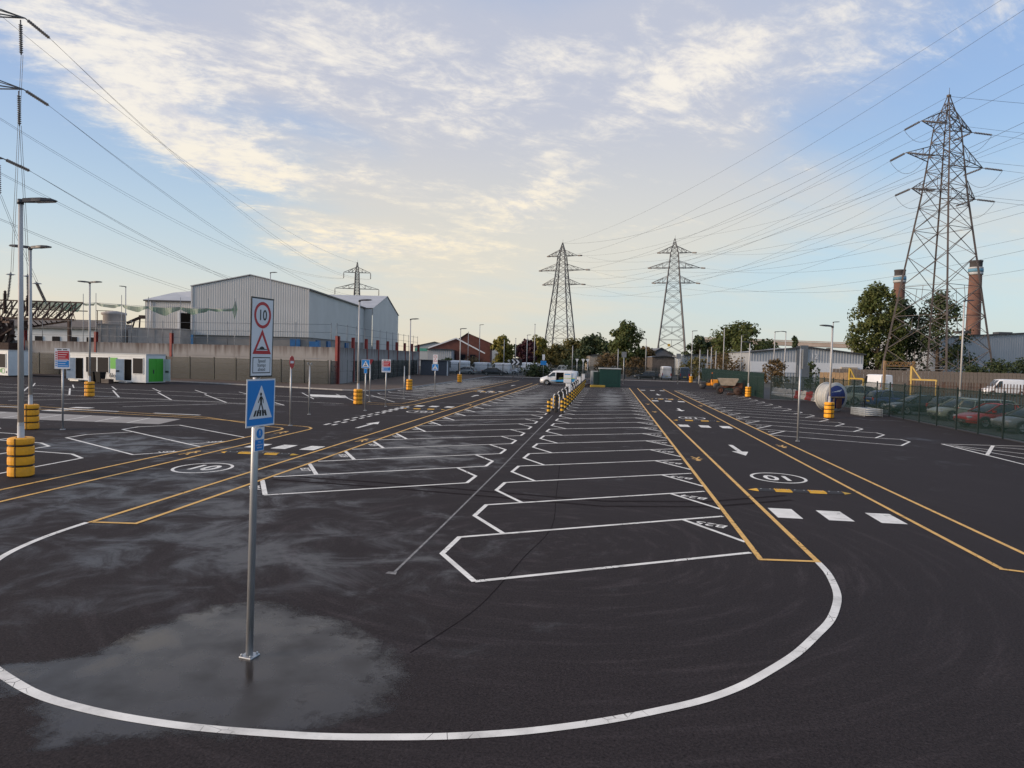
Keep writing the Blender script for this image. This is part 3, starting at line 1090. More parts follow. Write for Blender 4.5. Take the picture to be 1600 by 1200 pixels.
# ------------------------------------------------------------------ fences and walls
def mesh_mat(name, col, cover, scale=1.0):
    """fine welded mesh: threads too thin to resolve one by one, light passes between them"""
    m, nt, N, L, b = nodes_of(name)
    out = N['Material Output']
    tc_ = N.new('ShaderNodeTexCoord')
    nz = N.new('ShaderNodeTexNoise')
    nz.inputs['Scale'].default_value = scale
    L.new(tc_.outputs['Object'], nz.inputs['Vector'])
    mr = N.new('ShaderNodeMapRange')
    L.new(nz.outputs['Fac'], mr.inputs[0])
    for i, x in enumerate((0.3, 0.7, max(0, cover - 0.06), cover + 0.06)):
        mr.inputs[i + 1].default_value = x
    b.inputs['Base Color'].default_value = (*col, 1)
    b.inputs['Roughness'].default_value = 0.5
    tr = N.new('ShaderNodeBsdfTransparent')
    mx = N.new('ShaderNodeMixShader')
    L.new(mr.outputs[0], mx.inputs[0])
    L.new(tr.outputs[0], mx.inputs[1])
    L.new(b.outputs[0], mx.inputs[2])
    L.new(mx.outputs[0], out.inputs['Surface'])
    MATS[name] = m


mesh_mat('mesh_green', (0.007, 0.026, 0.022), 0.36, 0.3)
mesh_mat('mesh_grey', (0.040, 0.046, 0.045), 0.56, 0.3)
mesh_mat('net_green', (0.005, 0.085, 0.05), 0.78, 1.4)


def mesh_fence(name, label, pts, h, step, panel_m, post_m, group=None, pw=0.07, rails=0):
    """posts and welded mesh panels, one panel between each pair of posts"""
    t = thing(name, label, 'fence', (pts[0][0], pts[0][1], 0), 0, group)
    o = Vector((pts[0][0], pts[0][1], 0))
    post0 = panel0 = None
    for a, b_ in zip(pts[:-1], pts[1:]):
        a, b_ = Vector((*a, 0)), Vector((*b_, 0))
        n = max(1, round((b_ - a).length / step))
        ang = math.atan2(b_.y - a.y, b_.x - a.x)
        ln = (b_ - a).length / n
        panel0 = None
        for i in range(n + 1):
            p = a.lerp(b_, i / n) - o
            if i < n + (b_ == Vector((*pts[-1], 0))):
                if post0 is None:
                    post0 = MB().box((0, 0, h / 2 + .03), (pw, pw, h + .1)).box((0, 0, h + .09), (pw + .02, pw + .02, .02)).build('post', post_m, t, p, ang)
                else:
                    place(post0, None, t, 'post', p, ang)
            if i < n:
                q = a.lerp(b_, (i + .5) / n) - o
                if panel0 is None:
                    mb = MB()
                    mb.box((0, 0, h / 2 + .04), (ln - pw - .01, 0.008, h - .06))
                    panel0 = mb.build('mesh_panel', panel_m, t, q, ang)
                    fr = MB()
                    for zz in (0.1, h * .27, h * .52, h * .77, h - .05):
                        fr.box((0, -.012, zz), (ln - pw - .01, 0.012, 0.03))
                    rail0 = fr.build('panel_wires', post_m, panel0)
                else:
                    q_ = place(panel0, None, t, 'mesh_panel', q, ang)
                    place(rail0, None, q_, 'panel_wires')
    return t


mesh_fence('mesh_fence', 'dark green mesh fence beside the parked cars on the right', [(20.0, 22.0), (19.75, 60.3)], 2.3, 2.42, 'mesh_green', 'post_dark')
mesh_fence('mesh_fence', 'short green mesh fence return behind the cable drum', [(19.75, 60.4), (19.75, 71.0), (15.9, 72.2)], 2.3, 2.55, 'mesh_green', 'post_dark')
mesh_fence('mesh_fence', 'grey mesh fence in front of the stained concrete wall', [(-84, 80.2), (-58, 78.2), (-45, 76.6), (-30.3, 74.3)], 2.6, 3.0, 'mesh_grey', 'post_dark', pw=.10)
mesh_fence('mesh_fence', 'dark mesh fence receding past the red steel posts', [(-30.0, 74.4), (-33.2, 121.5)], 2.6, 3.0, 'mesh_grey', 'post_dark', pw=.10)


def palisade(name, label, pts, h, m, step=0.16, group=None):
    t = thing(name, label, 'fence', (*pts[0], 0), 0, group)
    o = Vector((*pts[0], 0))
    for a, b_ in zip(pts[:-1], pts[1:]):
        a, b_ = Vector((*a, 0)), Vector((*b_, 0))
        d = (b_ - a)
        n = int(d.length / step)
        ang = math.atan2(d.y, d.x)
        mb = MB()
        for i in range(n):
            p = a.lerp(b_, i / n) - o
            mb.box((p.x, p.y, h / 2 + .05), (0.075, 0.02, h), ang)
        pal = mb.build('pales', m, t)
        pal['kind'] = 'stuff'
        for z in (h * .2, h * .85):
            MB().bar(tuple(a - o + Vector((0, .05, z))), tuple(b_ - o + Vector((0, .05, z))), 0.05).build('rail', m, t)
        k = max(1, round(d.length / 2.75))
        for i in range(k + 1):
            p = a.lerp(b_, i / k) - o
            MB().box((p.x, p.y + .09, h / 2), (0.10, 0.06, h), ang).build('post', m, t)
    return t


palisade('palisade_fence', 'green steel palisade fence behind the dumper', [(15.4, 73.0), (15.2, 118.0)], 2.5, 'post_green', 0.115)
palisade('palisade_fence', 'dark steel palisade fence in front of the rear compound', [(-32.5, 127.5), (14.0, 127.5)], 2.3, 'post_dark', 0.20)


# stained concrete wall carried by red steel posts
def concrete_stained():
    m, nt, N, L, b = nodes_of('concrete_stained')
    tc_ = N.new('ShaderNodeTexCoord')
    mp = N.new('ShaderNodeMapping')
    mp.inputs['Scale'].default_value = (1.6, 1.6, 0.16)
    L.new(tc_.outputs['Object'], mp.inputs['Vector'])
    n1 = N.new('ShaderNodeTexNoise')
    n1.inputs['Scale'].default_value = 1.5
    n1.inputs['Detail'].default_value = 7
    L.new(mp.outputs[0], n1.inputs['Vector'])
    n2 = N.new('ShaderNodeTexNoise')
    n2.inputs['Scale'].default_value = 0.35
    n2.inputs['Detail'].default_value = 6
    L.new(tc_.outputs['Object'], n2.inputs['Vector'])
    sp_ = N.new('ShaderNodeSeparateXYZ')
    L.new(tc_.outputs['Object'], sp_.inputs[0])
    z = N.new('ShaderNodeMapRange')
    L.new(sp_.outputs[2], z.inputs[0])
    for i, x in enumerate((2.9, 4.2, 0.0, 0.34)):
        z.inputs[i + 1].default_value = x
    ad = N.new('ShaderNodeMath')
    L.new(n1.outputs['Fac'], ad.inputs[0])
    L.new(z.outputs[0], ad.inputs[1])
    r = N.new('ShaderNodeMapRange')
    L.new(ad.outputs[0], r.inputs[0])
    for i, x in enumerate((0.56, 0.92, 0.0, 0.85)):
        r.inputs[i + 1].default_value = x
    c1 = N.new('ShaderNodeMix')
    c1.data_type = 'RGBA'
    L.new(n2.outputs['Fac'], c1.inputs[0])
    c1.inputs[6].default_value = (0.31, 0.295, 0.285, 1)
    c1.inputs[7].default_value = (0.235, 0.225, 0.22, 1)
    c2 = N.new('ShaderNodeMix')
    c2.data_type = 'RGBA'
    L.new(r.outputs[0], c2.inputs[0])
    L.new(c1.outputs[2], c2.inputs[6])
    c2.inputs[7].default_value = (0.075, 0.05, 0.042, 1)
    L.new(c2.outputs[2], b.inputs['Base Color'])
    b.inputs['Roughness'].default_value = 0.92
    MATS['concrete_stained'] = m


concrete_stained()


def panel_wall(label, a, b_, h, bay, posts=True, post_h=5.4, far_posts=0):
    """three courses of concrete panels between red I-section posts"""
    a, b_ = Vector((*a, 0)), Vector((*b_, 0))
    d = b_ - a
    ang = math.atan2(d.y, d.x)
    t = thing('concrete_wall', label, 'wall', tuple(a), ang)
    n = max(1, round(d.length / bay))
    w = d.length / n
    for i in range(n):
        hh = 0.0
        for c, ch in enumerate((h * .34, h * .34, h * .32)):
            jit = random.uniform(-.012, .012)
            MB().box((w * (i + .5), jit, hh + ch / 2), (w - .30, 0.22, ch - .018)).build('concrete_panel', 'concrete_stained', t)
            hh += ch
    for i in range(n + 1):
        mb = MB()
        ph = post_h
        for yy in (-.17, .17):
            mb.box((w * i, yy, ph / 2), (0.30, 0.03, ph))
        mb.box((w * i, 0, ph / 2), (0.03, 0.31, ph))
        mb.box((w * i, 0, ph + .01), (0.32, 0.37, 0.02))
        mb.build('steel_post', 'steel_red', t)
    return t


panel_wall('stained concrete panel wall with red posts behind the site cabins', (-95, 83.5), (-30.2, 76.6), 4.15, 11.4)
panel_wall('stained concrete panel wall with close red posts receding towards the brick building', (-30.2, 76.9), (-34.2, 126.0), 4.15, 6.1)
# dark shed wall where the receding fence ends
t = thing('shelter', 'dark grey flat roofed shelter at the end of the receding fence', 'shelter', (-29.9, 121.5, 0), R_(4))
MB().box((0, 0, 1.3), (4.6, 3.2, 2.6)).build('wall', mat('shelter_grey', (0.07, 0.075, 0.09), 0.6), t)
MB().box((0, 0, 2.67), (5.0, 3.6, .12)).build('roof', 'trim_dark', t)
MB().box((2.36, -1.5, 1.3), (.18, .18, 2.66)).build('corner_post', 'cabinet_white', t)

# ------------------------------------------------------------------ lamp posts and their guards
def lamp_head(mb, sgn, z, reach=0.95):
    """flat tapering head on a short outreach, tilted slightly up"""
    x0 = 0.06 * sgn
    st = [(0.0, .07, .10), (.22, .11, .10), (.46, .17, .09), (.70, .15, .06), (reach * .84, .06, .025)]
    vs = []
    for x, w, hh in st:
        zz = z + 0.10 * x
        vs += [(x0 + x * sgn, -w, zz), (x0 + x * sgn, w, zz), (x0 + x * sgn, w * .8, zz + hh), (x0 + x * sgn, -w * .8, zz + hh)]
    fs = [(0, 1, 2, 3), tuple(len(vs) - 4 + i for i in (3, 2, 1, 0))]
    for k in range(len(st) - 1):
        for i in range(4):
            j = (i + 1) % 4
            fs.append((k * 4 + i, k * 4 + j, k * 4 + 4 + j, k * 4 + 4 + i))
    mb.add(vs, fs)


def lamp_post(loc, h, heads, rz, label, r=0.075, group='site lamp posts with dark flat heads', base=True):
    t = thing('lamp_post', label, 'lamp post', (*loc, 0), rz, group)
    mb = MB().cyl((0, 0, 0), (0, 0, 1.35), r * 1.12, r * 1.1, 14).cyl((0, 0, 1.35), (0, 0, 1.45), r * 1.1, r, 14, False).cyl((0, 0, 1.45), (0, 0, h), r, r * .72, 14)
    mb.build('pole', 'pole_grey', t)
    MB().cyl((0, 0, h - .03), (0, 0, h + .10), r * 1.1, r * .9, 12).build('cap', 'lamp_head', t)
    for s in heads:
        m2 = MB()
        lamp_head(m2, s, h + .02)
        hd = m2.build('lamp_head', 'lamp_head', t)
        MB().box((0.06 * s + .52 * s, 0, h + .062), (.42, .2, .01), 0, 0, -0.1 * s).build('lens', 'lamp_lens', hd)
    if base:
        MB().box((0, r * 1.36, .55), (.09, .012, .5)).build('access_door', 'galvanised', t)
    return t


def guard(loc, label, rz=0.0):
    """yellow column guard: four moulded courses strapped round the pole"""
    t = thing('column_guard', label, 'column guard', (*loc, 0), rz, 'yellow column guards')
    ring = []
    n = 24
    hgt = (0.0, 0.30, 0.57, 0.84, 1.06)
    for k in range(4):
        z0, z1 = hgt[k] + .012, hgt[k + 1] - .012
        mb = MB()

        def rad(i, rr):
            a = 2 * PI * i / n
            q = max(abs(math.cos(a)), abs(math.sin(a)))
            return rr * (0.30 + 0.045 * (1 / q - 1)) / 0.30
        prof = ((.255, z0), (.30, z0 + .03), (.305, (z0 + z1) / 2), (.30, z1 - .03), (.255, z1))
        vs = []
        for rr, z in prof:
            for i in range(n):
                a = 2 * PI * (i + .5) / n
                q = rad(i + .5, rr)
                vs.append((q * math.cos(a), q * math.sin(a), z))
        fs = [(r * n + i, r * n + (i + 1) % n, (r + 1) * n + (i + 1) % n, (r + 1) * n + i) for r in range(4) for i in range(n)]
        o = len(vs)
        for z in (z0, z1):
            for i in range(n):
                a = 2 * PI * (i + .5) / n
                vs.append((.13 * math.cos(a), .13 * math.sin(a), z))
        fs += [(i, o + i, o + (i + 1) % n, (i + 1) % n) for i in range(n)]
        fs += [(4 * n + i, 4 * n + (i + 1) % n, o + n + (i + 1) % n, o + n + i) for i in range(n)]
        mb.add(vs, fs)
        c = mb.build('course', 'guard_yellow', t)
        MB().box((0, -.302, (z0 + z1) / 2), (.022, .02, z1 - z0 - .02)).build('split_seam', 'strap_black', c)
    for k in (1, 2, 3):
        MB().lathe([(.262, hgt[k] - .016), (.290, hgt[k] - .016), (.290, hgt[k] + .016), (.262, hgt[k] + .016)], n=n).build('strap', 'strap_black', t)
    return t


lamps = [
    ((-15.46, 16.97), 7.25, (1,), R_(20), 'nearest lamp post on the left edge, single dark head', 'yellow guard round the nearest lamp post on the left edge'),
    ((-23.86, 26.68), 7.5, (1, -1), R_(8), 'second lamp post from the left edge, twin dark heads', 'yellow guard round the second lamp post on the left'),
    ((-36.38, 45.89), 8.0, (1, -1), R_(8), 'twin headed lamp post in front of the white and green cabin', 'yellow guard on the lamp post in front of the white and green cabin'),
    ((-17.05, 47.22), 7.1, (1,), R_(10), 'lamp post just left of the blue pedestrian signs, beside the warehouse end', 'yellow guard left of the mid-distance blue pedestrian sign'),
    ((-19.63, 69.12), 7.0, (1,), R_(10), 'lamp post standing on the kerb right of the warehouse', 'yellow guard at the kerb right of the warehouse'),
    ((-19.68, 93.72), 7.1, (1,), R_(10), 'lamp post in front of the gabled brick building', 'small distant yellow guard in front of the brick building'),
    ((14.64, 49.34), 6.0, (-1,), R_(8), 'lamp post in front of the cable drum on the right', 'yellow guard in front of the cable drum'),
    ((14.57, 76.34), 5.6, (-1,), R_(8), 'lamp post beside the dumper and green palisade', 'yellow guard beside the green palisade and dumper'),
    ((14.0, 122.5), 8.6, (1,), R_(8), 'far lamp post right of the white van at the rear compound', 'tiny far yellow guard near the dark van at the rear'),
]
for loc, h, heads, rz, l1, l2 in lamps:
    lamp_post(loc, h, heads, rz, l1)
    guard(loc, l2, random.uniform(-.5, .5))
lamp_post((-63.95, 87.30), 11.6, (-1,), R_(10), 'single headed lamp post rising behind the concrete wall on the left', 0.08, base=False)
lamp_post((-43.44, 87.04), 13.6, (1,), R_(10), 'tall lamp post in front of the warehouse gable, above the near signs', 0.08, base=False)


# ------------------------------------------------------------------ signs
def disc(r, n=28, c=(0, 0), z=0.0):
    return [(c[0] + r * math.cos(2 * PI * i / n), c[1] + r * math.sin(2 * PI * i / n)) for i in range(n)]


def plate(parent, name, poly, off, th, m):
    """flat plate in the sign's own plane (x across, z up), front towards -y"""
    n = len(poly)
    vs = [(x, -off, z) for x, z in poly] + [(x, -off + th, z) for x, z in poly]
    fs = [tuple(range(n)), tuple(range(2 * n - 1, n - 1, -1))] + [(i, n + i, n + (i + 1) % n, (i + 1) % n) for i in range(n)]
    return MB().add(vs, fs).build(name, m, parent)


def rect(x0, z0, x1, z1):
    return [(x0, z0), (x1, z0), (x1, z1), (x0, z1)]


def letters(parent, s, x, z, size, off, m, sx=1.0, name='lettering', bold=0.0):
    return put_mesh(name, text_mesh(s, size, 0.0004, bold), m, parent, (x, -off, z), (R_(90), 0, 0), (sx, 1, 1))


def ring_plate(parent, name, cx, cz, r, w, off, m):
    n = 32
    vs = [(cx + q * math.cos(2 * PI * i / n), -off, cz + q * math.sin(2 * PI * i / n)) for q in (r, r - w) for i in range(n)]
    return MB().add(vs, [(i, (i + 1) % n, n + (i + 1) % n, n + i) for i in range(n)]).build(name, m, parent)


def walker(parent, cx, cz, k, off, m, stripes=True):
    """striding figure; optional crossing bars"""
    mb = MB()

    def pl(poly):
        mb.add([(cx + x * k, -off, cz + z * k) for x, z in poly], [tuple(range(len(poly)))])
    pl([(0.085 * math.cos(i * PI / 6) - .01, .62 + 0.095 * math.sin(i * PI / 6)) for i in range(12)])
    pl([(-.09, .50), (-.06, .1), (.09, .1), (.10, .50)])
    for a, b_, w in (((-.06, .47), (-.24, .14), .055), ((.07, .47), (.2, .28), .055), ((.2, .28), (.2, .1), .045), ((-.02, .12), (-.22, -.42), .075), ((.03, .12), (.26, -.42), .075), ((-.22, -.42), (-.12, -.44), .05), ((.26, -.42), (.36, -.44), .05)):
        dx, dz = b_[0] - a[0], b_[1] - a[1]
        l = math.hypot(dx, dz)
        nx, nz = -dz / l * w / 1.6, dx / l * w / 1.6
        pl([(a[0] + nx, a[1] + nz), (a[0] - nx, a[1] - nz), (b_[0] - nx, b_[1] - nz), (b_[0] + nx, b_[1] + nz)])
    f = mb.build('walking_figure', m, parent)
    if stripes:
        for i, x in enumerate((-.56, -.30, -.04, .22, .48)):
            lean = (x + .04) * -.25
            MB().add([(cx + (x - .08) * k, -off + .0006, cz - .62 * k), (cx + (x + .09) * k, -off + .0006, cz - .62 * k), (cx + (x + .09 + lean) * k, -off + .0006, cz - .28 * k), (cx + (x - .06 + lean) * k, -off + .0006, cz - .28 * k)], [(0, 1, 2, 3)]).build('crossing_bar', m, parent)
    return f


def post_sign(loc, label, rz, h, r=0.038, lean=0.0, m='galvanised', group=None, plate_base=True):
    t = thing('sign_post', label, 'sign post', (*loc, 0), rz, group)
    t.rotation_euler = (0, lean, rz)
    MB().cyl((0, 0, 0), (0, 0, h), r, r, 14).cyl((0, 0, h), (0, 0, h + .012), r * 1.08, r * .6, 14).build('pole', m, t)
    if plate_base:
        mb = MB().bevbox((0, 0, .01), (.17, .17, .02), .03)
        for x, y in ((-.06, -.06), (.06, -.06), (.06, .06), (-.06, .06)):
            mb.cyl((x, y, .02), (x, y, .045), .011, .011, 6)
        mb.build('base_plate', m, t)
    return t


def ped_panel(t, x0, z0, w, h, off, frame='sign_white'):
    p = plate(t, 'crossing_sign', rect(x0 - w / 2, z0, x0 + w / 2, z0 + h), off, .004, frame)
    plate(p, 'blue_field', rect(x0 - w / 2 + .018, z0 + .018, x0 + w / 2 - .018, z0 + h - .018), off + .0012, .001, 'sign_blue')
    plate(p, 'white_triangle', [(x0 - w * .40, z0 + h * .17), (x0 + w * .40, z0 + h * .17), (x0 + .004, z0 + h * .86), (x0 - .004, z0 + h * .86)], off + .0024, .001, 'sign_white')
    walker(p, x0 - .01 * w, z0 + h * .45, h * .37, off + .0038, 'sign_black')
    return p


# the near sign post
t = post_sign((-3.97, 7.55), 'near galvanised post with speed limit, speed bump and pedestrian crossing signs', R_(80), 4.05, 0.040, R_(0.0))
t.rotation_euler = (R_(1.0), 0, R_(80))
pn = plate(t, 'speed_panel', rect(-.20, 3.21, .20, 4.10), .060, .006, 'sign_black')
plate(pn, 'white_field', rect(-.182, 3.228, .182, 4.082), .0615, .001, 'sign_white')
ring_plate(pn, 'red_ring', 0, 3.905, .148, .034, .0628, 'sign_red')
letters(pn, '10', 0, 3.90, .165, .0628, 'sign_black', .92, bold=.002)
MB().add([(x, -.0628, z) for x, z in ((-.162, 3.470), (.162, 3.470), (0, 3.748), (-.104, 3.508), (.104, 3.508), (0, 3.682))], [(0, 1, 4, 3), (1, 2, 5, 4), (2, 0, 3, 5)]).build('red_triangle', 'sign_red', pn)
plate(pn, 'bump_symbol', [(-.095, 3.518), (.095, 3.518), (.09, 3.526), (.045, 3.530), (.03, 3.548), (0, 3.556), (-.03, 3.548), (-.045, 3.530), (-.09, 3.526)], .0632, .0005, 'sign_black')
plate(pn, 'black_box', rect(-.155, 3.255, .155, 3.435), .0628, .0005, 'sign_black')
plate(pn, 'white_box', rect(-.145, 3.265, .145, 3.425), .0636, .0005, 'sign_white')
for s, z in (('Speed', 3.392), ('bumps', 3.345), ('ahead', 3.298)):
    letters(pn, s, 0, z, .055, .0644, 'sign_black')
ped_panel(t, .0, 2.655, .50, .535, .068)
sm = plate(t, 'walkway_sign', rect(-.085, 2.375, .085, 2.645), .060, .004, 'sign_white')
plate(sm, 'blue_disc', [(x, z + 2.575) for x, z in disc(.055)], .0612, .001, 'sign_blue')
walker(sm, 0, 2.575, .055, .0628, 'sign_white', False)
plate(sm, 'blue_field', rect(-.076, 2.382, .076, 2.505), .0612, .001, 'sign_blue')
for s, z in (('Use', 2.478), ('pedestrian', 2.447), ('walkway', 2.416)):
    letters(sm, s, 0, z, .026, .0628, 'sign_white')
for z in (3.3, 3.95, 2.72, 3.1):
    MB().box((0, -.01, z), (.11, .10, .03)).build('clamp', 'galvanised', t)


def rules_sign(loc, label, rz, h=3.42, w=.60):
    t = post_sign(loc, label, rz, h - .1, .036)
    p = plate(t, 'rules_board', rect(-w / 2, h - .86, w / 2, h), .05, .006, 'sign_white')
    for xa, xb in ((-.20, -.02), (.03, .20)):
        plate(p, 'heading_bar', rect(xa, h - .075, xb, h - .035), .0512, .001, 'sign_black')
    plate(p, 'red_field', rect(-w / 2 + .12, h - .49, w / 2 - .03, h - .11), .0512, .001, 'sign_red')
    plate(p, 'blue_field', rect(-w / 2 + .12, h - .79, w / 2 - .03, h - .51), .0512, .001, 'sign_blue')
    for i in range(7):
        z = h - .17 - i * .093
        plate(p, 'text_line', rect(-w / 2 + .15, z - .014, w / 2 - .07 - .05 * (i % 3), z + .006), .0528, .0005, 'sign_white')
        plate(p, 'rule_disc', [(x - w / 2 + .065, zz + z) for x, zz in disc(.032, 14)], .0512, .001, 'sign_red' if i < 4 else 'sign_blue')
    return t


rules_sign((-22.60, 26.95), 'red and blue site rules board on a post beside the pale concrete pad', R_(14))
rules_sign((-14.60, 45.76), 'small red and blue rules board on a post near the junction', R_(10), 3.16, .60)
t = post_sign((-14.84, 31.9), 'post with a red no entry disc seen almost edge on', R_(93), 3.28, .036)
p = plate(t, 'no_entry_disc', [(x, z + 3.02) for x, z in disc(.30)], .05, .006, 'sign_red')
plate(p, 'white_bar', rect(-.2, 2.965, .2, 3.075), .0515, .001, 'sign_white')
t = post_sign((-16.59, 38.05), 'bare grey post with a small camera bracket beside the no entry post', 0, 2.75, .036)
MB().box((0, 0, 2.80), (.26, .06, .05)).box((-.1, -.04, 2.88), (.06, .12, .1)).box((.1, -.04, 2.88), (.06, .12, .1)).build('bracket', 'sign_grey', t)
t = post_sign((-14.70, 42.0), 'post with a blue pedestrian crossing sign and small plate below', R_(6), 3.1, .036)
ped_panel(t, 0, 2.62, .50, .52, .05)
sm = plate(t, 'walkway_sign', rect(-.10, 2.30, .10, 2.60), .05, .004, 'sign_white')
plate(sm, 'blue_field', rect(-.09, 2.31, .09, 2.59), .0512, .001, 'sign_blue')
t = post_sign((-17.17, 50.02), 'thin post with a small red edged sign behind the blue crossing sign', R_(60), 3.1, .034)
plate(t, 'give_way_plate', [(-.25, 3.1), (0, 2.7), (.25, 3.1)], .05, .005, 'sign_red')
post_sign((-16.02, 54.92), 'bare thin post between the red rules board and the kerb', 0, 2.6, .034)
t = post_sign((-14.80, 60.15), 'post with speed limit panel above a blue crossing sign near the left verge', R_(4), 3.5, .036)
pn = plate(t, 'speed_panel', rect(-.20, 2.78, .20, 3.58), .05, .005, 'sign_white')
ring_plate(pn, 'red_ring', 0, 3.38, .14, .03, .0512, 'sign_red')
letters(pn, '10', 0, 3.37, .15, .0512, 'sign_black')
MB().add([(x, -.0512, z) for x, z in ((-.158, 2.98), (.158, 2.98), (0, 3.22), (-.105, 3.01), (.105, 3.01), (0, 3.17))], [(0, 1, 4, 3), (1, 2, 5, 4), (2, 0, 3, 5)]).build('red_triangle', 'sign_red', pn)
ped_panel(t, 0, 2.2, .55, .55, .056)
t = thing('chevron_sign', 'black and white chevron board on two posts at the rear verge', 'sign', (-15.33, 119.6, 0), R_(4))
for x in (-.45, .45):
    MB().cyl((x, 0, 0), (x, 0, 3.2), .04, .04, 8).build('post', 'galvanised', t)
p = plate(t, 'board', rect(-.95, 2.2, .95, 3.2), .06, .02, 'sign_black')
for x in (-.55, .15):
    plate(p, 'chevron', [(x - .3, 2.25), (x - .02, 2.25), (x + .4, 2.7), (x - .02, 3.15), (x - .3, 3.15), (x + .1, 2.7)], .063, .001, 'sign_white')
t = post_sign((-14.2, 119.8), 'plain white board on a post beside the chevron board', R_(4), 2.4, .04)
plate(t, 'board', rect(-.42, 1.85, .42, 2.5), .06, .01, 'sign_white')
t = post_sign((-11.0, 122.6), 'far post with white plate and blue crossing sign left of the van', R_(4), 4.1, .045)
plate(t, 'board', rect(-.22, 3.2, .22, 4.15), .06, .01, 'sign_white')
plate(t, 'blue_board', rect(-.5, 2.3, .5, 3.05), .062, .01, 'sign_blue')
t = post_sign((8.66, 33.6), 'tall leaning bare post on the right with a sign board turned edge on', 0, 4.2, .045)
t.rotation_euler = (0, R_(1.0), R_(82))
plate(t, 'board', rect(-.42, 3.3, .42, 4.18), .06, .01, 'sign_grey')
# backs of two large signs by the rear road
for px_, lab in (((2.35, 105.22), 'pair of grey posts carrying the back of a sign, right of the green kiosk'), ((10.86, 112.39), 'lone grey post with a narrow sign back in front of the rear vans')):
    t = post_sign(px_, lab, R_(5), 4.7, .05)
    plate(t, 'board', rect(-.35, 3.9, .35, 4.7), .07, .01, 'sign_grey')
for px_, lab in (((-5.33, 125.37), 'thin grey post nearest the back of the white van'), ((-3.92, 115.53), 'post with a small white cone shaped lamp left of the kiosk'), ((-3.25, 117.64), 'post with a triangular plate just left of the kiosk')):
    t = post_sign(px_, lab, 0, 3.6, .045)
    plate(t, 'plate', [(-.3, 3.5), (0, 2.9), (.3, 3.5)], .06, .01, 'cabinet_white')


# ------------------------------------------------------------------ rubber speed bumps
def speed_bump(x0, x1, y, label):
    n = 5
    t = thing('speed_bump', label, 'speed bump', (x0, y, 0), R_(2.4), 'bolted rubber speed bumps')
    L_ = (x1 - x0)
    w = L_ * .82 / n
    e = L_ * .09
    prof = [(-.20, .004), (-.19, .012), (-.10, .034), (0, .042), (.10, .034), (.19, .012), (.20, .004)]
    for i in range(n):
        xa, xb = e + w * i + .006, e + w * (i + 1) - .006
        mb = MB()
        vs = [(xa, a, z) for a, z in prof] + [(xb, a, z) for a, z in prof]
        k = len(prof)
        mb.add(vs, [(j, j + 1, k + j + 1, k + j) for j in range(k - 1)] + [tuple(range(k)), tuple(range(2 * k - 1, k - 1, -1))])
        sec = mb.build('rubber_section', 'bump_yellow' if i % 2 else 'rubber_black', t)
        b_ = MB()
        for xx in (xa + .1, xb - .1):
            b_.cyl((xx, 0, .040), (xx, 0, .047), .022, .022, 8)
        b_.build('bolt', 'galvanised', sec)
        if i % 2:
            g = MB()
            for j in range(7):
                g.box((xa + (j + .5) * (xb - xa) / 7, 0, .041), (.018, .2, .006))
            g.build('tread_rib', 'bump_yellow', sec)
    for xa, xb in ((e, 0), (L_ - e, L_)):
        vs = [(xa, a, z) for a, z in prof] + [(xb, 0, .006)]
        k = len(prof)
        MB().add(vs, [(j, j + 1, k) for j in range(k - 1)] + [tuple(range(k))]).build('end_cap', 'bump_yellow', t)
    return t


speed_bump(3.95, 6.72, 20.25, 'nearest yellow and black speed bump in the right hand lane')
speed_bump(3.95, 6.72, 43.0, 'second speed bump along the right hand lane')
speed_bump(3.95, 6.72, 66.0, 'third and farthest speed bump in the right hand lane')
speed_bump(-13.1, -10.3, 22.75, 'nearest yellow and black speed bump in the left hand lane')
speed_bump(-13.1, -10.3, 44.75, 'second speed bump along the left hand lane')
speed_bump(-13.1, -10.3, 69.6, 'third and farthest speed bump in the left hand lane')

# ------------------------------------------------------------------ charging island: bollards, chargers, cabinets
def bollard(loc, label):
    t = thing('bollard', label, 'bollard', (*loc, 0), 0, 'yellow and black banded bollards round the charging island')
    r = .115
    h = .92
    nb = 7
    for i in range(nb):
        z0, z1 = h * i / nb, h * (i + 1) / nb
        mb = MB().cyl((0, 0, z0), (0, 0, z1), r, r, 14, False)
        if i == nb - 1:
            mb = MB().lathe([(r, z0), (r, z1 - .03), (r * .8, z1), (0.001, z1 + .015)], n=14)
        mb.build('band', 'bump_yellow' if i % 2 else 'strap_black', t)
    return t


ends = ['nearest banded bollard at the left of the charging island', 'nearest banded bollard at the right of the charging island']
bl = bollard((-3.62, 44.9), ends[0])
first_row = bl
cnt = 0
ORD = ['second', 'third', 'fourth', 'fifth', 'sixth', 'seventh', 'eighth', 'ninth', 'tenth', 'eleventh', 'twelfth', 'thirteenth', 'fourteenth', 'fifteenth', 'sixteenth', 'seventeenth', 'eighteenth', 'nineteenth', 'twentieth']
for side, x in (('left', -3.62), ('right', -2.82)):
    for i in range(16):
        y = 44.9 + i * 3.08 + (0 if side == 'left' else 0.9)
        if side == 'left' and i == 0:
            continue
        o = copy_tree(bl)
        o.location = (x, y, 0)
        if side == 'right' and i == 0:
            o['label'] = ends[1]
        else:
            o['label'] = '%s banded bollard from the near end in the %s row of the charging island' % (ORD[i - 1], side)


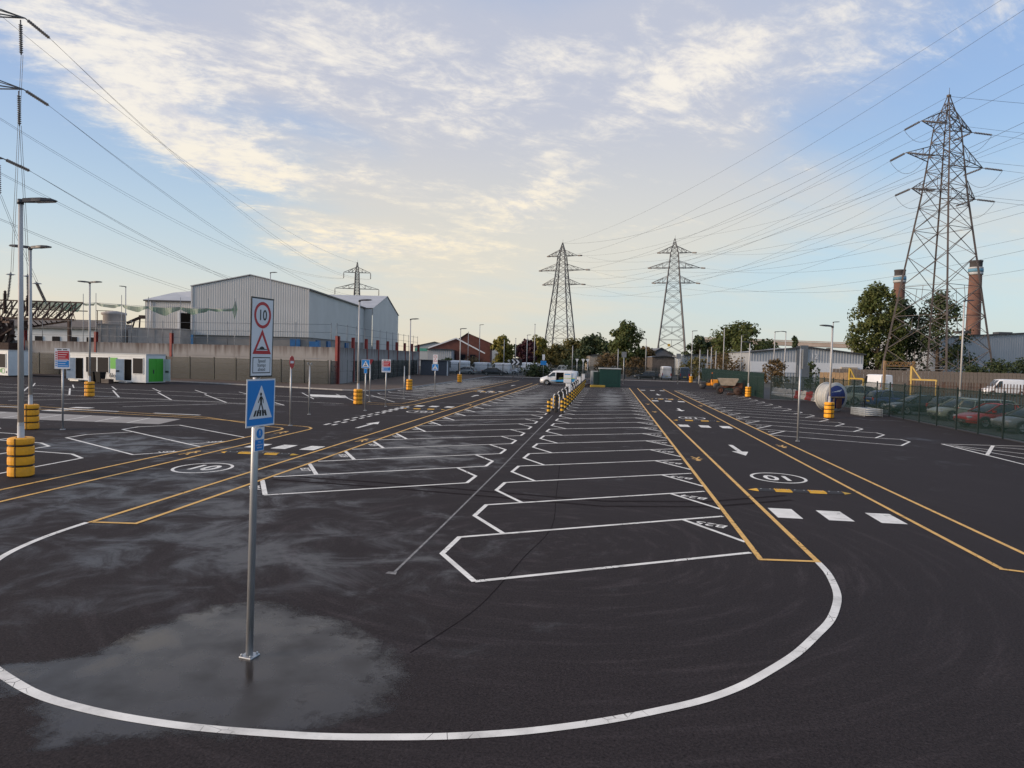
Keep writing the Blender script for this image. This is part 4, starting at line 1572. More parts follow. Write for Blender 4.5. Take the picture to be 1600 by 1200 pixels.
def charger(loc, label):
    t = thing('charging_post', label, 'charger', (*loc, 0), 0, 'vehicle charging posts on the island')
    MB().bevbox((0, 0, .55), (.22, .26, 1.1), .04).build('column', 'strap_black', t)
    for s in (-1, 1):
        MB().tube([(s * .13, -.12, .25), (s * .20, -.12, .3), (s * .20, -.12, 1.0), (s * .14, -.12, 1.15), (s * .04, -.12, 1.17)], .032, 8).build('guard_hoop', 'cabinet_white', t)
    MB().bevbox((0, 0, 1.16), (.26, .30, .10), .04).build('top_cap', 'trim_dark', t)
    MB().box((0, -.132, .9), (.12, .006, .16)).build('display', 'car_glass', t)
    return t


ch = charger((-3.24, 46.4), 'nearest black and white charging post at the island end')
for i in range(1, 9):
    o = copy_tree(ch)
    o.location = (-3.24, 46.4 + i * 4.1, 0)
    o['label'] = '%s charging post from the near end of the island' % ORD[i - 1]
for (x, y, h, lab) in ((-3.24, 60.5, 1.42, 'nearest tall white cabinet on the charging island'), (-3.24, 83.0, 1.40, 'middle tall white cabinet on the charging island'), (-3.24, 98.0, 1.45, 'farthest tall white cabinet on the charging island')):
    t = thing('feeder_cabinet', lab, 'cabinet', (x, y, 0), 0, 'white feeder cabinets')
    MB().bevbox((0, 0, h / 2), (.44, .4, h), .04).build('body', 'cabinet_white', t)
    MB().box((0, 0, h + .025), (.50, .46, .05)).build('roof', 'cabinet_grey', t)
    MB().box((0, -.203, h / 2), (.36, .006, h * .86)).build('door', 'cabinet_white', t)

# green substation kiosk, grey cabinet and yellow wheel stop
t = thing('substation_kiosk', 'dark green substation kiosk with pale flat roof', 'kiosk', (0.15, 93.0, 0), R_(3))
MB().box((0.15, 0, 1.15), (2.65, 3.4, 2.3)).build('body', 'kiosk_green', t)
MB().box((0.15, 0, 2.36), (2.85, 3.6, .10)).build('roof', 'cabinet_grey', t)
for x in (-.51, .16, .82):
    d_ = MB().box((x, -1.715, 1.1), (.62, .03, 2.0)).build('door', 'kiosk_green', t)
    for z in (.5, .65, .8):
        MB().box((x, -1.735, z), (.42, .012, .05)).build('louvre', 'post_green', d_)
MB().box((-1.55, .3, .95), (.72, 2.4, 1.9)).build('annexe', 'post_green', t)
t = thing('switch_cabinet', 'pale grey switch cabinet standing left of the green kiosk', 'cabinet', (-1.72, 95.5, 0), R_(3))
MB().bevbox((0, 0, .98), (.95, .7, 1.96), .04).build('body', 'cabinet_grey', t)
for x in (-.23, .23):
    MB().box((x, -.355, 1.0), (.43, .012, 1.75)).build('door', 'cabinet_grey', t)
t = thing('wheel_stop', 'long yellow beam lying on the ground before the kiosk', 'wheel stop', (-1.15, 89.9, 0), R_(4))
MB().bevbox((0, 0, .14), (1.9, .22, .28), .06).build('beam', 'gantry_yellow', t)
t = thing('rubble_pile', 'small heap of tools and sacks beside the grey cabinet', 'pile', (-2.55, 91.0, 0))
for i in range(7):
    MB().bevbox((random.uniform(-.5, .5), random.uniform(-.5, .5), .1 + .04 * i), (random.uniform(.3, .6), random.uniform(.2, .4), .2), .06, random.random() * 3).build('sack', ('cabinet_grey', 'rust_brown', 'car_navy')[i % 3], t)


# ------------------------------------------------------------------ vehicles
def loft(sections, smooth=True, close=False):
    n = len(sections[0])
    vs = [p for s in sections for p in s]
    fs = []
    for k in range(len(sections) - 1):
        for i in range(n if close else n - 1):
            j = (i + 1) % n
            fs.append((k * n + i, k * n + j, (k + 1) * n + j, (k + 1) * n + i))
    mb = MB().add(vs, fs, smooth)
    o = len(vs) - n
    mb.f += [tuple(range(n - 1, -1, -1)), tuple(o + i for i in range(n))]
    mb.sm += [False, False]
    return mb


def wheel(parent, x, y, r, w=.2, rim_m='alloy'):
    s = 1 if y > 0 else -1
    o = MB().lathe([(r * .62, -w / 2), (r * .94, -w / 2), (r, -w * .35), (r, w * .35), (r * .94, w / 2), (r * .62, w / 2)], n=22, axis='Y').build('wheel', 'tyre', parent, (x, y, r))
    rim = MB().lathe([(r * .62, -w * .2), (r * .64, w * .44 * s), (r * .56, w * .40 * s), (r * .5, w * .1 * s), (.001, w * .1 * s)], n=22, axis='Y')
    for k in range(5):
        a = 2 * PI * k / 5
        rim.bar((r * .1 * math.cos(a), w * .36 * s, r * .1 * math.sin(a)), (r * .58 * math.cos(a), w * .36 * s, r * .58 * math.sin(a)), .07, .04)
    rim.cyl((0, w * .2 * s, 0), (0, w * .42 * s, 0), r * .14, r * .12, 10)
    rim.build('rim', rim_m, o)
    return o


def car(loc, rz, label, paint, style='hatch', group='cars parked behind the mesh fence', z=0.0, plate_m='plate_yellow'):
    S = {
        'hatch': dict(L=4.1, w=.88, belt=.95, st=[(-2.05, .45, .80, .70), (-1.98, .28, .98, .82), (-1.5, .22, 1.0, .87), (0, .22, .97, .88), (.9, .22, .93, .87), (1.55, .24, .84, .84), (1.92, .28, .70, .76), (2.05, .38, .58, .62)],
                      roof=[(-2.0, .98), (-1.72, 1.36), (-1.35, 1.47), (-.4, 1.51), (.25, 1.46), (1.12, .93)], ax=(1.27, -1.25)),
        'saloon': dict(L=4.7, w=.91, belt=.95, st=[(-2.35, .45, .80, .74), (-2.28, .28, .97, .84), (-1.7, .22, 1.0, .89), (0, .22, .96, .91), (.9, .22, .93, .90), (1.7, .24, .84, .87), (2.2, .28, .70, .78), (2.35, .38, .58, .66)],
                       roof=[(-1.95, .99), (-1.15, 1.36), (-.7, 1.43), (-.1, 1.46), (.45, 1.42), (1.35, .94)], ax=(1.42, -1.38)),
        'estate': dict(L=4.55, w=.91, belt=1.0, st=[(-2.28, .45, .85, .76), (-2.22, .28, 1.02, .86), (-1.7, .22, 1.04, .90), (0, .22, 1.0, .91), (.9, .22, .97, .90), (1.65, .24, .90, .86), (2.12, .28, .76, .78), (2.28, .38, .60, .66)],
                       roof=[(-2.22, 1.02), (-2.02, 1.46), (-1.6, 1.55), (-.4, 1.58), (.35, 1.52), (1.25, .97)], ax=(1.38, -1.36)),
        'suv': dict(L=4.5, w=.93, belt=1.08, st=[(-2.25, .5, .92, .8), (-2.18, .34, 1.1, .88), (-1.6, .28, 1.12, .92), (0, .28, 1.08, .93), (.9, .28, 1.06, .92), (1.6, .3, 1.0, .89), (2.1, .34, .86, .80), (2.25, .44, .68, .68)],
                    roof=[(-2.15, 1.1), (-1.9, 1.55), (-1.5, 1.66), (-.4, 1.69), (.3, 1.63), (1.15, 1.06)], ax=(1.36, -1.34)),
    }[style]
    t = thing('car', label, 'car', (*loc, z), rz, group)
    secs = []
    for x, zb, zs, w in S['st']:
        zm = zb + (zs - zb) * .55
        secs.append([(x, -w * .90, zb), (x, -w * .98, zb + .1), (x, -w, zm), (x, -w * .975, zs - .10), (x, -w * .88, zs - .01), (x, -w * .45, zs + .015), (x, w * .45, zs + .015), (x, w * .88, zs - .01), (x, w * .975, zs - .10), (x, w, zm), (x, w * .98, zb + .1), (x, w * .90, zb)])
    body = loft(secs, True, True).build('body', paint, t)
    w = S['w']
    belt = S['belt']
    rf = S['roof']
    gs = []
    for x, zt in rf:
        k = max(0.0, min(1.0, (zt - belt) / .5))
        wb, wt = w * .90, w * (.90 - .20 * k)
        zb = belt - .04
        gs.append([(x, -wb, zb), (x, -(wb + wt) / 2 - .01, (zb + zt) / 2), (x, -wt, zt - .03), (x, -wt * .6, zt + .01), (x, wt * .6, zt + .01), (x, wt, zt - .03), (x, (wb + wt) / 2 + .01, (zb + zt) / 2), (x, wb, zb)])
    loft(gs, True).build('windows', 'car_glass', t)
    rs = [[(x, y * 1.01, zz + .012) for (_, y, zz) in g[2:6]] for (x, zt), g in zip(rf, gs)][1:-1]
    rp = loft(rs, True).build('roof', paint, t)
    pm = MB()
    for s in (-1, 1):
        for a, b_ in ((rf[-1], rf[-2]), (rf[0], rf[1])):
            ia, ib = rf.index(a), rf.index(b_)
            pa, pb = gs[ia][0 if s < 0 else 7], gs[ib][2 if s < 0 else 5]
            pm.bar((pa[0], pa[1] * 1.012, pa[2]), (pb[0], pb[1] * 1.012, pb[2] + .01), .075, .04)
        xm = -.35
        pm.bar((xm - .02, s * w * .905, belt), (xm - .12, s * w * .715, rf[3][1] - .02), .06, .03)
        xr = rf[1][0] + .5
        pm.bar((xr - .2, s * w * .905, belt), (xr + .1, s * w * .72, rf[2][1] - .03), .10, .03)
    pm.build('pillars', paint, t)
    MB().box((.9, -w * .985, belt + .06), (.14, .2, .13)).build('mirror', paint, t)
    MB().box((.9, w * .985, belt + .06), (.14, .2, .13)).build('mirror', paint, t)
    xf, xb = S['st'][-1][0], S['st'][0][0]
    zl = S['st'][-2][2] - .06
    for s in (-1, 1):
        MB().bevbox((xf - .16, s * w * .70, zl), (.26, .26, .13), .05).build('headlight', 'head_lens', t)
        MB().bevbox((xb + .07, s * w * .80, S['st'][1][2] - .13), (.16, .20, .24), .05).build('tail_light', 'tail_red', t)
    MB().bevbox((xf - .05, 0, .42), (.16, w * 1.2, .16), .04).build('grille', 'trim_dark', t)
    MB().bevbox((xb + .06, 0, .40), (.14, w * 1.5, .18), .05).build('rear_bumper', 'trim_dark' if style in ('suv', 'estate') else paint, t)
    MB().box((xb - .012, 0, .62), (.02, .52, .11)).build('number_plate', 'plate_yellow', t)
    MB().box((xf + .02, 0, .42), (.02, .52, .11)).build('number_plate', 'plate_white', t)
    for s in (-1, 1):
        sill = MB()
        for xa in S['ax']:
            sill.lathe([(.35, -.02), (.40, -.02), (.40, .03), (.35, .03)], (xa, s * (w - .005), .33), 20, axis='Y')
        sill.build('wheel_arch', 'trim_dark', t)
        for xx in (-.35, .85):
            MB().box((xx, s * (w + .002), .62), (.012, .006, .55)).build('door_gap', 'trim_dark', body)
        MB().box((-.1, s * (w + .01), .80), (.16, .03, .03)).build('door_handle', paint, body)
    rw = .33 if style != 'suv' else .37
    for xa in S['ax']:
        for s in (-1, 1):
            wheel(t, xa, s * (w - .075), rw)
    return t


def van(loc, rz, label, paint='car_white', L=4.9, H_=1.95, w=.95, group='vans in the rear compound', open_side=0, livery=False, box_van=False, simple=False):
    t = thing('van', label, 'van', (*loc, 0), rz, group)
    f_, b_ = L / 2, -L / 2
    st = [(b_, .42, H_ - .12, .84), (b_ + .08, .30, H_ - .03, .93), (b_ + .9, .26, H_, .97), (f_ - 2.3, .26, H_, .97), (f_ - 1.75, .26, H_ - .05, .96), (f_ - .95, .26, 1.18, .94), (f_ - .55, .28, 1.08, .90), (f_ - .12, .30, .92, .80), (f_, .42, .72, .66)]
    secs = []
    for x, zb, zt, k in st:
        ww = w * k
        tall = zt > 1.3
        zq = min(zt - .1, 1.15)
        secs.append([(x, -ww * .93, zb), (x, -ww, zb + .2), (x, -ww, zq), (x, -ww * (.90 if tall else .95), zt - .10), (x, -ww * (.78 if tall else .82), zt), (x, 0, zt + .03), (x, ww * (.78 if tall else .82), zt), (x, ww * (.90 if tall else .95), zt - .10), (x, ww, zq), (x, ww, zb + .2), (x, ww * .93, zb)])
    body = loft(secs, True, True).build('body', paint, t)
    # glass set a little proud of the shell
    xa, za, xb, zb_ = f_ - 1.70, H_ - .12, f_ - 1.0, 1.24
    MB().add([(xb + .03, -w * .80, zb_), (xb + .03, w * .80, zb_), (xa + .03, w * .74, za), (xa + .03, -w * .74, za)], [(0, 1, 2, 3)]).build('windscreen', 'car_glass', t)
    for s in (-1, 1):
        y0, y1 = s * (w * .972), s * (w * .90)
        MB().add([(f_ - 1.12, y0, 1.16), (f_ - 2.05, y0, 1.16), (f_ - 2.05, y1 + s * .008, H_ - .22), (f_ - 1.72, y1 + s * .008, H_ - .22)], [(0, 1, 2, 3)] if s > 0 else [(3, 2, 1, 0)]).build('door_window', 'car_glass', t)
        MB().bevbox((f_ - 1.15, s * (w + .09), 1.22), (.12, .2, .26), .04).build('mirror', 'trim_dark', t)
        MB().bevbox((f_ - .14, s * w * .62, .86), (.2, .24, .16), .05).build('headlight', 'head_lens', t)
        MB().bevbox((b_ + .03, s * w * .80, 1.0), (.08, .12, .5), .03).build('tail_light', 'tail_red', t)
        for xx in (f_ - 2.12, f_ - 1.1, f_ - 3.2):
            MB().box((xx, s * (w * .972), .85), (.014, .012, 1.0)).build('door_gap', 'trim_dark', body)
        MB().box((.1, s * (w * .975), .42), (L * .62, .014, .10)).build('rubbing_strip', 'trim_dark', t)
        for xw in (f_ - .95, b_ + .95):
            MB().lathe([(.36, -.02), (.42, -.02), (.42, .02), (.36, .02)], (xw, s * (w * .95), .34), 18, axis='Y').build('wheel_arch', 'trim_dark', t)
            wheel(t, xw, s * (w - .085), .34)
    MB().bevbox((f_ - .02, 0, .50), (.1, w * 1.3, .22), .04).build('bumper', 'trim_dark', t)
    MB().bevbox((f_ - .03, 0, .76), (.08, w * .9, .14), .03).build('grille', 'trim_dark', t)
    MB().box((b_ - .01, 0, .62), (.02, .52, .11)).build('number_plate', 'plate_yellow', t)
    for yy in (-.02,):
        MB().box((b_ - .004, yy, 1.1), (.012, .02, 1.3)).build('door_gap', 'trim_dark', body)
    for yy in (-.42, .42):
        MB().box((b_ - .006 + .03, yy, 1.45), (.03, .55, .45)).build('rear_window', 'car_glass', t)
    if open_side:
        s = open_side
        MB().box((f_ - 2.68, s * (w * .968), 1.02), (.98, .03, 1.34)).build('load_opening', 'interior_dark', t)
        MB().bevbox((f_ - 3.68, s * (w + .05), 1.05), (1.0, .05, 1.36), .02).build('sliding_door', paint, t)
        MB().box((f_ - 2.75, s * (w * .975), .75), (.5, .03, .5)).build('tool_rack', 'rust_brown', t)
    if livery:
        for s in (-1, 1):
            MB().add([(f_ - 2.2, s * (w + .002), .50), (b_ + .3, s * (w + .002), .50), (b_ + .3, s * (w + .002), .95), (f_ - 1.3, s * (w + .002), .58)], [(0, 1, 2, 3)]).build('blue_stripe', 'livery_blue', t)
            MB().add([(f_ - 2.6, s * (w + .079), .96), (b_ + .3, s * (w + .079), .92), (b_ + .3, s * (w + .079), 1.0), (f_ - 2.6, s * (w + .079), .99)], [(0, 1, 2, 3)]).build('green_stripe', 'livery_green', t)
            MB().add([(f_ - 3.3, s * (w + .08), 1.42), (f_ - 4.05, s * (w + .08), 1.42), (f_ - 4.05, s * (w + .08), 1.54), (f_ - 3.3, s * (w + .08), 1.54)], [(0, 1, 2, 3)]).build('lettering_band', 'livery_blue', t)
        rk = MB()
        for s in (-1, 1):
            rk.bar((-1.9, s * .7, H_ + .1), (.55, s * .7, H_ + .1), .04)
        for xx in (-1.8, -.7, .4):
            rk.bar((xx, -.75, H_ + .1), (xx, .75, H_ + .1), .04)
            for s in (-1, 1):
                rk.bar((xx, s * .7, H_ - .05), (xx, s * .7, H_ + .1), .03)
        rk.build('roof_rack', 'galvanised', t)
    return t


van((-6.25, 93.2), R_(176), 'white service van with blue stripe and open side door, left of the charging island', 'car_white', 4.9, 1.9, .95, None, 1, True)

# cars nose-in or tail-in along the right-hand fence
cars = [
    ((23.2, 67.8), R_(4), 'pale sage SUV nearest the cable drum behind the fence', 'car_sage', 'suv'),
    ((23.6, 62.6), R_(6), 'dark blue hatchback with its red tail lamp towards the fence', 'car_blue', 'hatch'),
    ((23.0, 56.0), R_(186), 'dark saloon with bright window trim facing the fence', 'car_green', 'saloon'),
    ((24.6, 53.3), R_(8), 'black hatchback half hidden behind the dark saloon', 'car_black', 'hatch'),
    ((23.7, 51.2), R_(190), 'pale green hatchback facing the fence beside the lamp column', 'car_sage', 'hatch'),
    ((24.7, 48.6), R_(9), 'grey green estate with red tail lamps beside the red car', 'car_teal', 'estate'),
    ((23.3, 45.9), R_(188), 'bright red hatchback behind the fence at the right', 'car_red', 'saloon'),
    ((23.7, 43.0), R_(187), 'grey car cut by the right edge of the picture, past the red car', 'car_grey', 'hatch'),
]
for loc, rz, lab, pm, stl in cars:
    car(loc, rz, lab, pm, stl)

# vehicles in the rear compound
rear_vans = [
    ((-30.06, 139.23), R_(172), 'tall white box van left of the compound, before the brick building', 'car_white', 5.6, 2.6),
    ((-26.21, 143.78), R_(160), 'white van second from the left in the rear compound', 'car_white', 5.0, 2.3),
    ((-21.71, 141.36), R_(178), 'white van behind the dark saloon in the rear compound', 'car_white', 5.2, 2.3),
    ((-18.17, 159.02), R_(170), 'white van roof showing right of the chevron board', 'car_white', 5.2, 2.4),
    ((-15.68, 157.34), R_(185), 'white van showing over the bush left of the first pylon', 'car_white', 5.0, 2.3),
    ((-9.26, 150.13), R_(176), 'silver van showing below the first pylon', 'car_silver', 5.0, 2.1),
    ((10.82, 136.61), R_(92), 'white van with its back doors towards us in front of the second pylon', 'car_white', 5.2, 2.5),
    ((14.41, 137.09), R_(86), 'dark blue van with its back towards us right of the white one', 'car_navy', 5.0, 2.4),
    ((50.95, 99.61), R_(178), 'white van behind the rail at the far right', 'car_white', 5.2, 2.2),
    ((36.00, 101.64), R_(100), 'white van half hidden near the yellow height barrier', 'car_white', 5.2, 2.4),
]
for loc, rz, lab, pm, L_, H_ in rear_vans:
    van(loc, rz, lab, pm, L_, H_)
rear_cars = [
    ((-26.96, 133.58), R_(170), 'silver blue car left of the dark saloon in the rear compound', 'car_silver', 'hatch'),
    ((-21.33, 133.32), R_(5), 'dark saloon side on at the front of the rear compound', 'car_black', 'saloon'),
    ((-20.92, 148.56), R_(12), 'white car behind the white van near the chevron board', 'car_white', 'estate'),
    ((-10.28, 141.91), R_(4), 'pale car behind the bush below the first pylon', 'car_silver', 'hatch'),
    ((7.18, 133.10), R_(175), 'dark car left of the white van with back doors', 'car_black', 'estate'),
]
for loc, rz, lab, pm, stl in rear_cars:
    car(loc, rz, lab, pm, stl, 'cars in the rear compound')


# ------------------------------------------------------------------ plant
t = thing('site_dumper', 'site dumper with sand coloured skip and brown frame', 'dumper', (13.5, 82.5, 0), R_(-8))
sk = MB()
b0 = [(-.75, -.75, .95), (.75, -.75, .95), (.75, .75, .95), (-.75, .75, .95)]
t0 = [(-1.15, -1.0, 1.72), (1.15, -1.0, 1.72), (1.15, 1.0, 1.72), (-1.15, 1.0, 1.72)]
i0 = [(x * .93, y * .93, 1.72) for x, y, _ in t0]
i1 = [(x * .9, y * .9, 1.05) for x, y, _ in b0]
sk.add(b0 + t0 + i0 + i1, [(3, 2, 1, 0)] + [(i, (i + 1) % 4, 4 + (i + 1) % 4, 4 + i) for i in range(4)] + [(4 + i, 4 + (i + 1) % 4, 8 + (i + 1) % 4, 8 + i) for i in range(4)] + [(8 + i, 8 + (i + 1) % 4, 12 + (i + 1) % 4, 12 + i) for i in range(4)] + [(12, 13, 14, 15)])
sk.build('skip', 'skip_sand', t)
fr = MB().box((0, 0, .75), (1.7, .5, .22)).bar((-.7, -.5, .65), (.5, -.5, 1.0), .1).bar((-.7, .5, .65), (.5, .5, 1.0), .1).box((.9, 0, .8), (.7, .9, .5))
fr.build('chassis', 'frame_brown', t)
MB().bevbox((1.25, 0, .9), (.8, 1.0, .7), .1).build('engine_cover', 'frame_brown', t)
for x in (-.8, .95):
    for y in (-.8, .8):
        wheel(t, x, y, .42, .34, 'frame_brown')
t = thing('debris_reel', 'small rusty reel and scrap lying before the dumper', 'reel', (13.6, 78.6, 0))
MB().lathe([(.12, -.25), (.42, -.25), (.42, -.2), (.14, -.2), (.14, .2), (.42, .2), (.42, .25), (.12, .25)], (.35, 0, .42), 18, axis='Y').build('reel', 'rust_brown', t)
MB().bar((-.8, -.1, .06), (.1, .1, .1), .1).bar((-.7, .2, .05), (-.1, -.2, .22), .07).box((-.5, .05, .15), (.5, .3, .25)).build('scrap', 'rust_brown', t)
t = thing('road_roller', 'orange and black ride on roller left of the dumper', 'roller', (13.4, 95.6, 0), R_(176))
MB().bevbox((-.55, 0, .85), (1.0, 1.0, .8), .15).build('engine_cover', 'plant_orange', t)
MB().bevbox((.35, 0, .62), (.9, .9, .35), .08).build('deck', 'plant_orange', t)
for x, nm in ((-.75, 'rear_drum'), (.95, 'front_drum')):
    MB().lathe([(.05, -.52), (.40, -.52), (.42, -.48), (.42, .48), (.40, .52), (.05, .52)], (x, 0, .42), 20, axis='Y').build(nm, 'trim_dark', t)
MB().bevbox((.95, 0, .8), (.75, 1.12, .3), .06).build('front_yoke', 'trim_dark', t)
MB().bevbox((.1, 0, 1.0), (.4, .5, .5), .08).build('seat', 'strap_black', t)
mb = MB()
for y in (-.5, .5):
    mb.bar((-.2, y, .9), (-.2, y, 2.0), .06)
mb.bar((-.2, -.5, 2.0), (-.2, .5, 2.0), .06)
mb.build('roll_bar', 'strap_black', t)
MB().tube([(.5, 0, .8), (.42, 0, 1.25)], .03).lathe([(.14, 1.24), (.18, 1.26), (.14, 1.28)], (.4, 0, 0), 14).build('steering_wheel', 'strap_black', t)
MB().cyl((-.2, .4, 2.0), (-.2, .4, 2.15), .06, .06, 8).build('beacon', 'signal_orange', t)

# cable drum, stacked barriers, water-filled barriers
t = thing('cable_drum', 'large grey cable drum with blue face, standing on its rim', 'cable drum', (17.0, 57.0, 0), R_(28))
for y in (-.48, .48):
    fl = MB().lathe([(.30, y - .05), (1.08, y - .05), (1.10, y), (1.08, y + .05), (.30, y + .05)], (0, 0, 1.10), 36, axis='Y').build('flange', 'drum_grey', t)
    MB().lathe([(.001, y - .065 if y < 0 else y + .065), (.86, y - .065 if y < 0 else y + .065), (.88, y)], (0, 0, 1.10), 36, axis='Y').build('face', 'drum_blue', fl)
for k in range(7):
    y = -.39 + k * .13
    MB().lathe([(.90, y - .06), (.98, y - .03), (.98, y + .03), (.90, y + .06)], (0, 0, 1.10), 32, axis='Y').build('cable_turn', 'cabinet_grey' if k % 2 else 'drum_grey', t)
MB().box((0, -.58, 1.08), (1.55, .10, .10)).build('cross_board', 'timber', t)
MB().box((-.25, -.56, .62), (.16, .06, .85)).build('upright_board', 'timber', t)
MB().bevbox((.25, -.57, .62), (.55, .07, .75), .04).build('dark_plate', 'frame_brown', t)
mb = MB()
for k in range(3):
    mb.add([(-.5 + .25 * k, -.549, 1.45 + .05 * k), (.35 + .1 * k, -.549, 1.5 + .06 * k), (.3 + .1 * k, -.549, 1.54 + .06 * k), (-.45 + .25 * k, -.549, 1.48 + .05 * k)], [(0, 1, 2, 3)])
mb.build('painted_emblem', 'cabinet_white', t)
t = thing('barrier_stack', 'stack of grey steel pedestrian barriers lying by the fence', 'barriers', (18.2, 52.9, 0), R_(96))
for k in range(4):
    mb = MB()
    z = .1 + k * .13
    for y in (-.55, .55):
        mb.tube([(-1.1, y, z), (1.1, y, z)], .022)
    for x in (-1.1, 1.1):
        mb.tube([(x, -.55, z), (x, .55, z)], .022)
    for i in range(16):
        x = -1.02 + i * .136
        mb.tube([(x, -.55, z), (x, .55, z)], .011, 4)
    mb.build('barrier_frame', 'cabinet_grey', t)
up_ = MB()
for i in range(12):
    x = -1.05 + i * .19
    up_.box((x, -.6, .28), (.04, .03, .54))
    up_.box((x, .6, .28), (.04, .03, .54))
up_.build('upright_feet', 'cabinet_grey', t)
pa, pb = Vector((18.87, 83.18, 0.36)), Vector((19.95, 71.20, 0.13))
for i in range(9):
    f = i / 8
    q = pa.lerp(pb, f)
    c = i in (5, 7)
    t = thing('water_barrier', ('red water filled barrier, %s of the two red ones in the row' % ('left' if i == 5 else 'right')) if c else 'white water filled barrier number %s from the left in the row beyond the fence' % (['one', 'two', 'three', 'four', 'five', 'six', 'seven', 'eight', 'nine'][i]), 'barrier', (q.x, q.y, 0), math.atan2(pb.y - pa.y, pb.x - pa.x) + random.uniform(-.1, .1), 'water filled barriers beyond the fence')
    MB().sidewall([(-.26, 0), (.26, 0), (.24, .2), (.12, .35), (.09, .8), (-.09, .8), (-.12, .35), (-.24, .2)], -.86, .86, 'X').build('body', 'barrier_red' if c else 'barrier_white', t)
    MB().box((0, 0, .84), (.5, .12, .1)).build('filler_neck', 'barrier_red' if c else 'barrier_white', t)

# yellow height barriers and the lattice boom beyond the fence
def height_barrier(a, b_, h, label, tall):
    a, b_ = Vector((*a, 0)), Vector((*b_, 0))
    d = b_ - a
    t = thing('height_barrier', label, 'barrier', tuple(a), math.atan2(d.y, d.x), 'yellow height barriers')
    L_ = d.length
    MB().box((0, 0, tall / 2), (.2, .2, tall)).build('mast', 'gantry_yellow', t)
    MB().box((L_ / 2, 0, h), (L_, .14, .16)).build('beam', 'gantry_yellow', t)
    MB().box((L_, 0, h / 2), (.16, .16, h)).build('rest_post', 'gantry_yellow', t)
    MB().bar((.1, 0, tall - .1), (L_ * .38, 0, h + .05), .12).build('stay', 'gantry_yellow', t)
    return t


height_barrier((28.41, 88.53), (29.35, 86.64), 2.0, 'yellow height barrier left of the big tree, beyond the sage car', 3.2)
height_barrier((33.08, 83.09), (34.95, 81.33), 2.15, 'yellow height barrier at the foot of the big pylon', 3.6)
t = thing('lattice_boom', 'rusty yellow lattice boom on two posts under the big pylon', 'boom', (32.47, 89.07) + (0,), R_(6))
Lb = 3.484
mb = MB()
for z in (3.55, 4.05):
    for y in (-.15, .15):
        mb.bar((0, y, z), (Lb, y, z), .07)
n = 10
for i in range(n):
    x0, x1 = Lb * i / n, Lb * (i + 1) / n
    for y in (-.15, .15):
        mb.bar((x0, y, 3.55 if i % 2 else 4.05), (x1, y, 4.05 if i % 2 else 3.55), .05)
mb.build('boom', mat('boom_brown', (0.28, 0.15, 0.05), 0.7, dirt=0.4), t)
for x in (0, Lb * .97):
    MB().box((x, 0, 2.1), (.24, .24, 4.2)).build('post', 'timber', t)

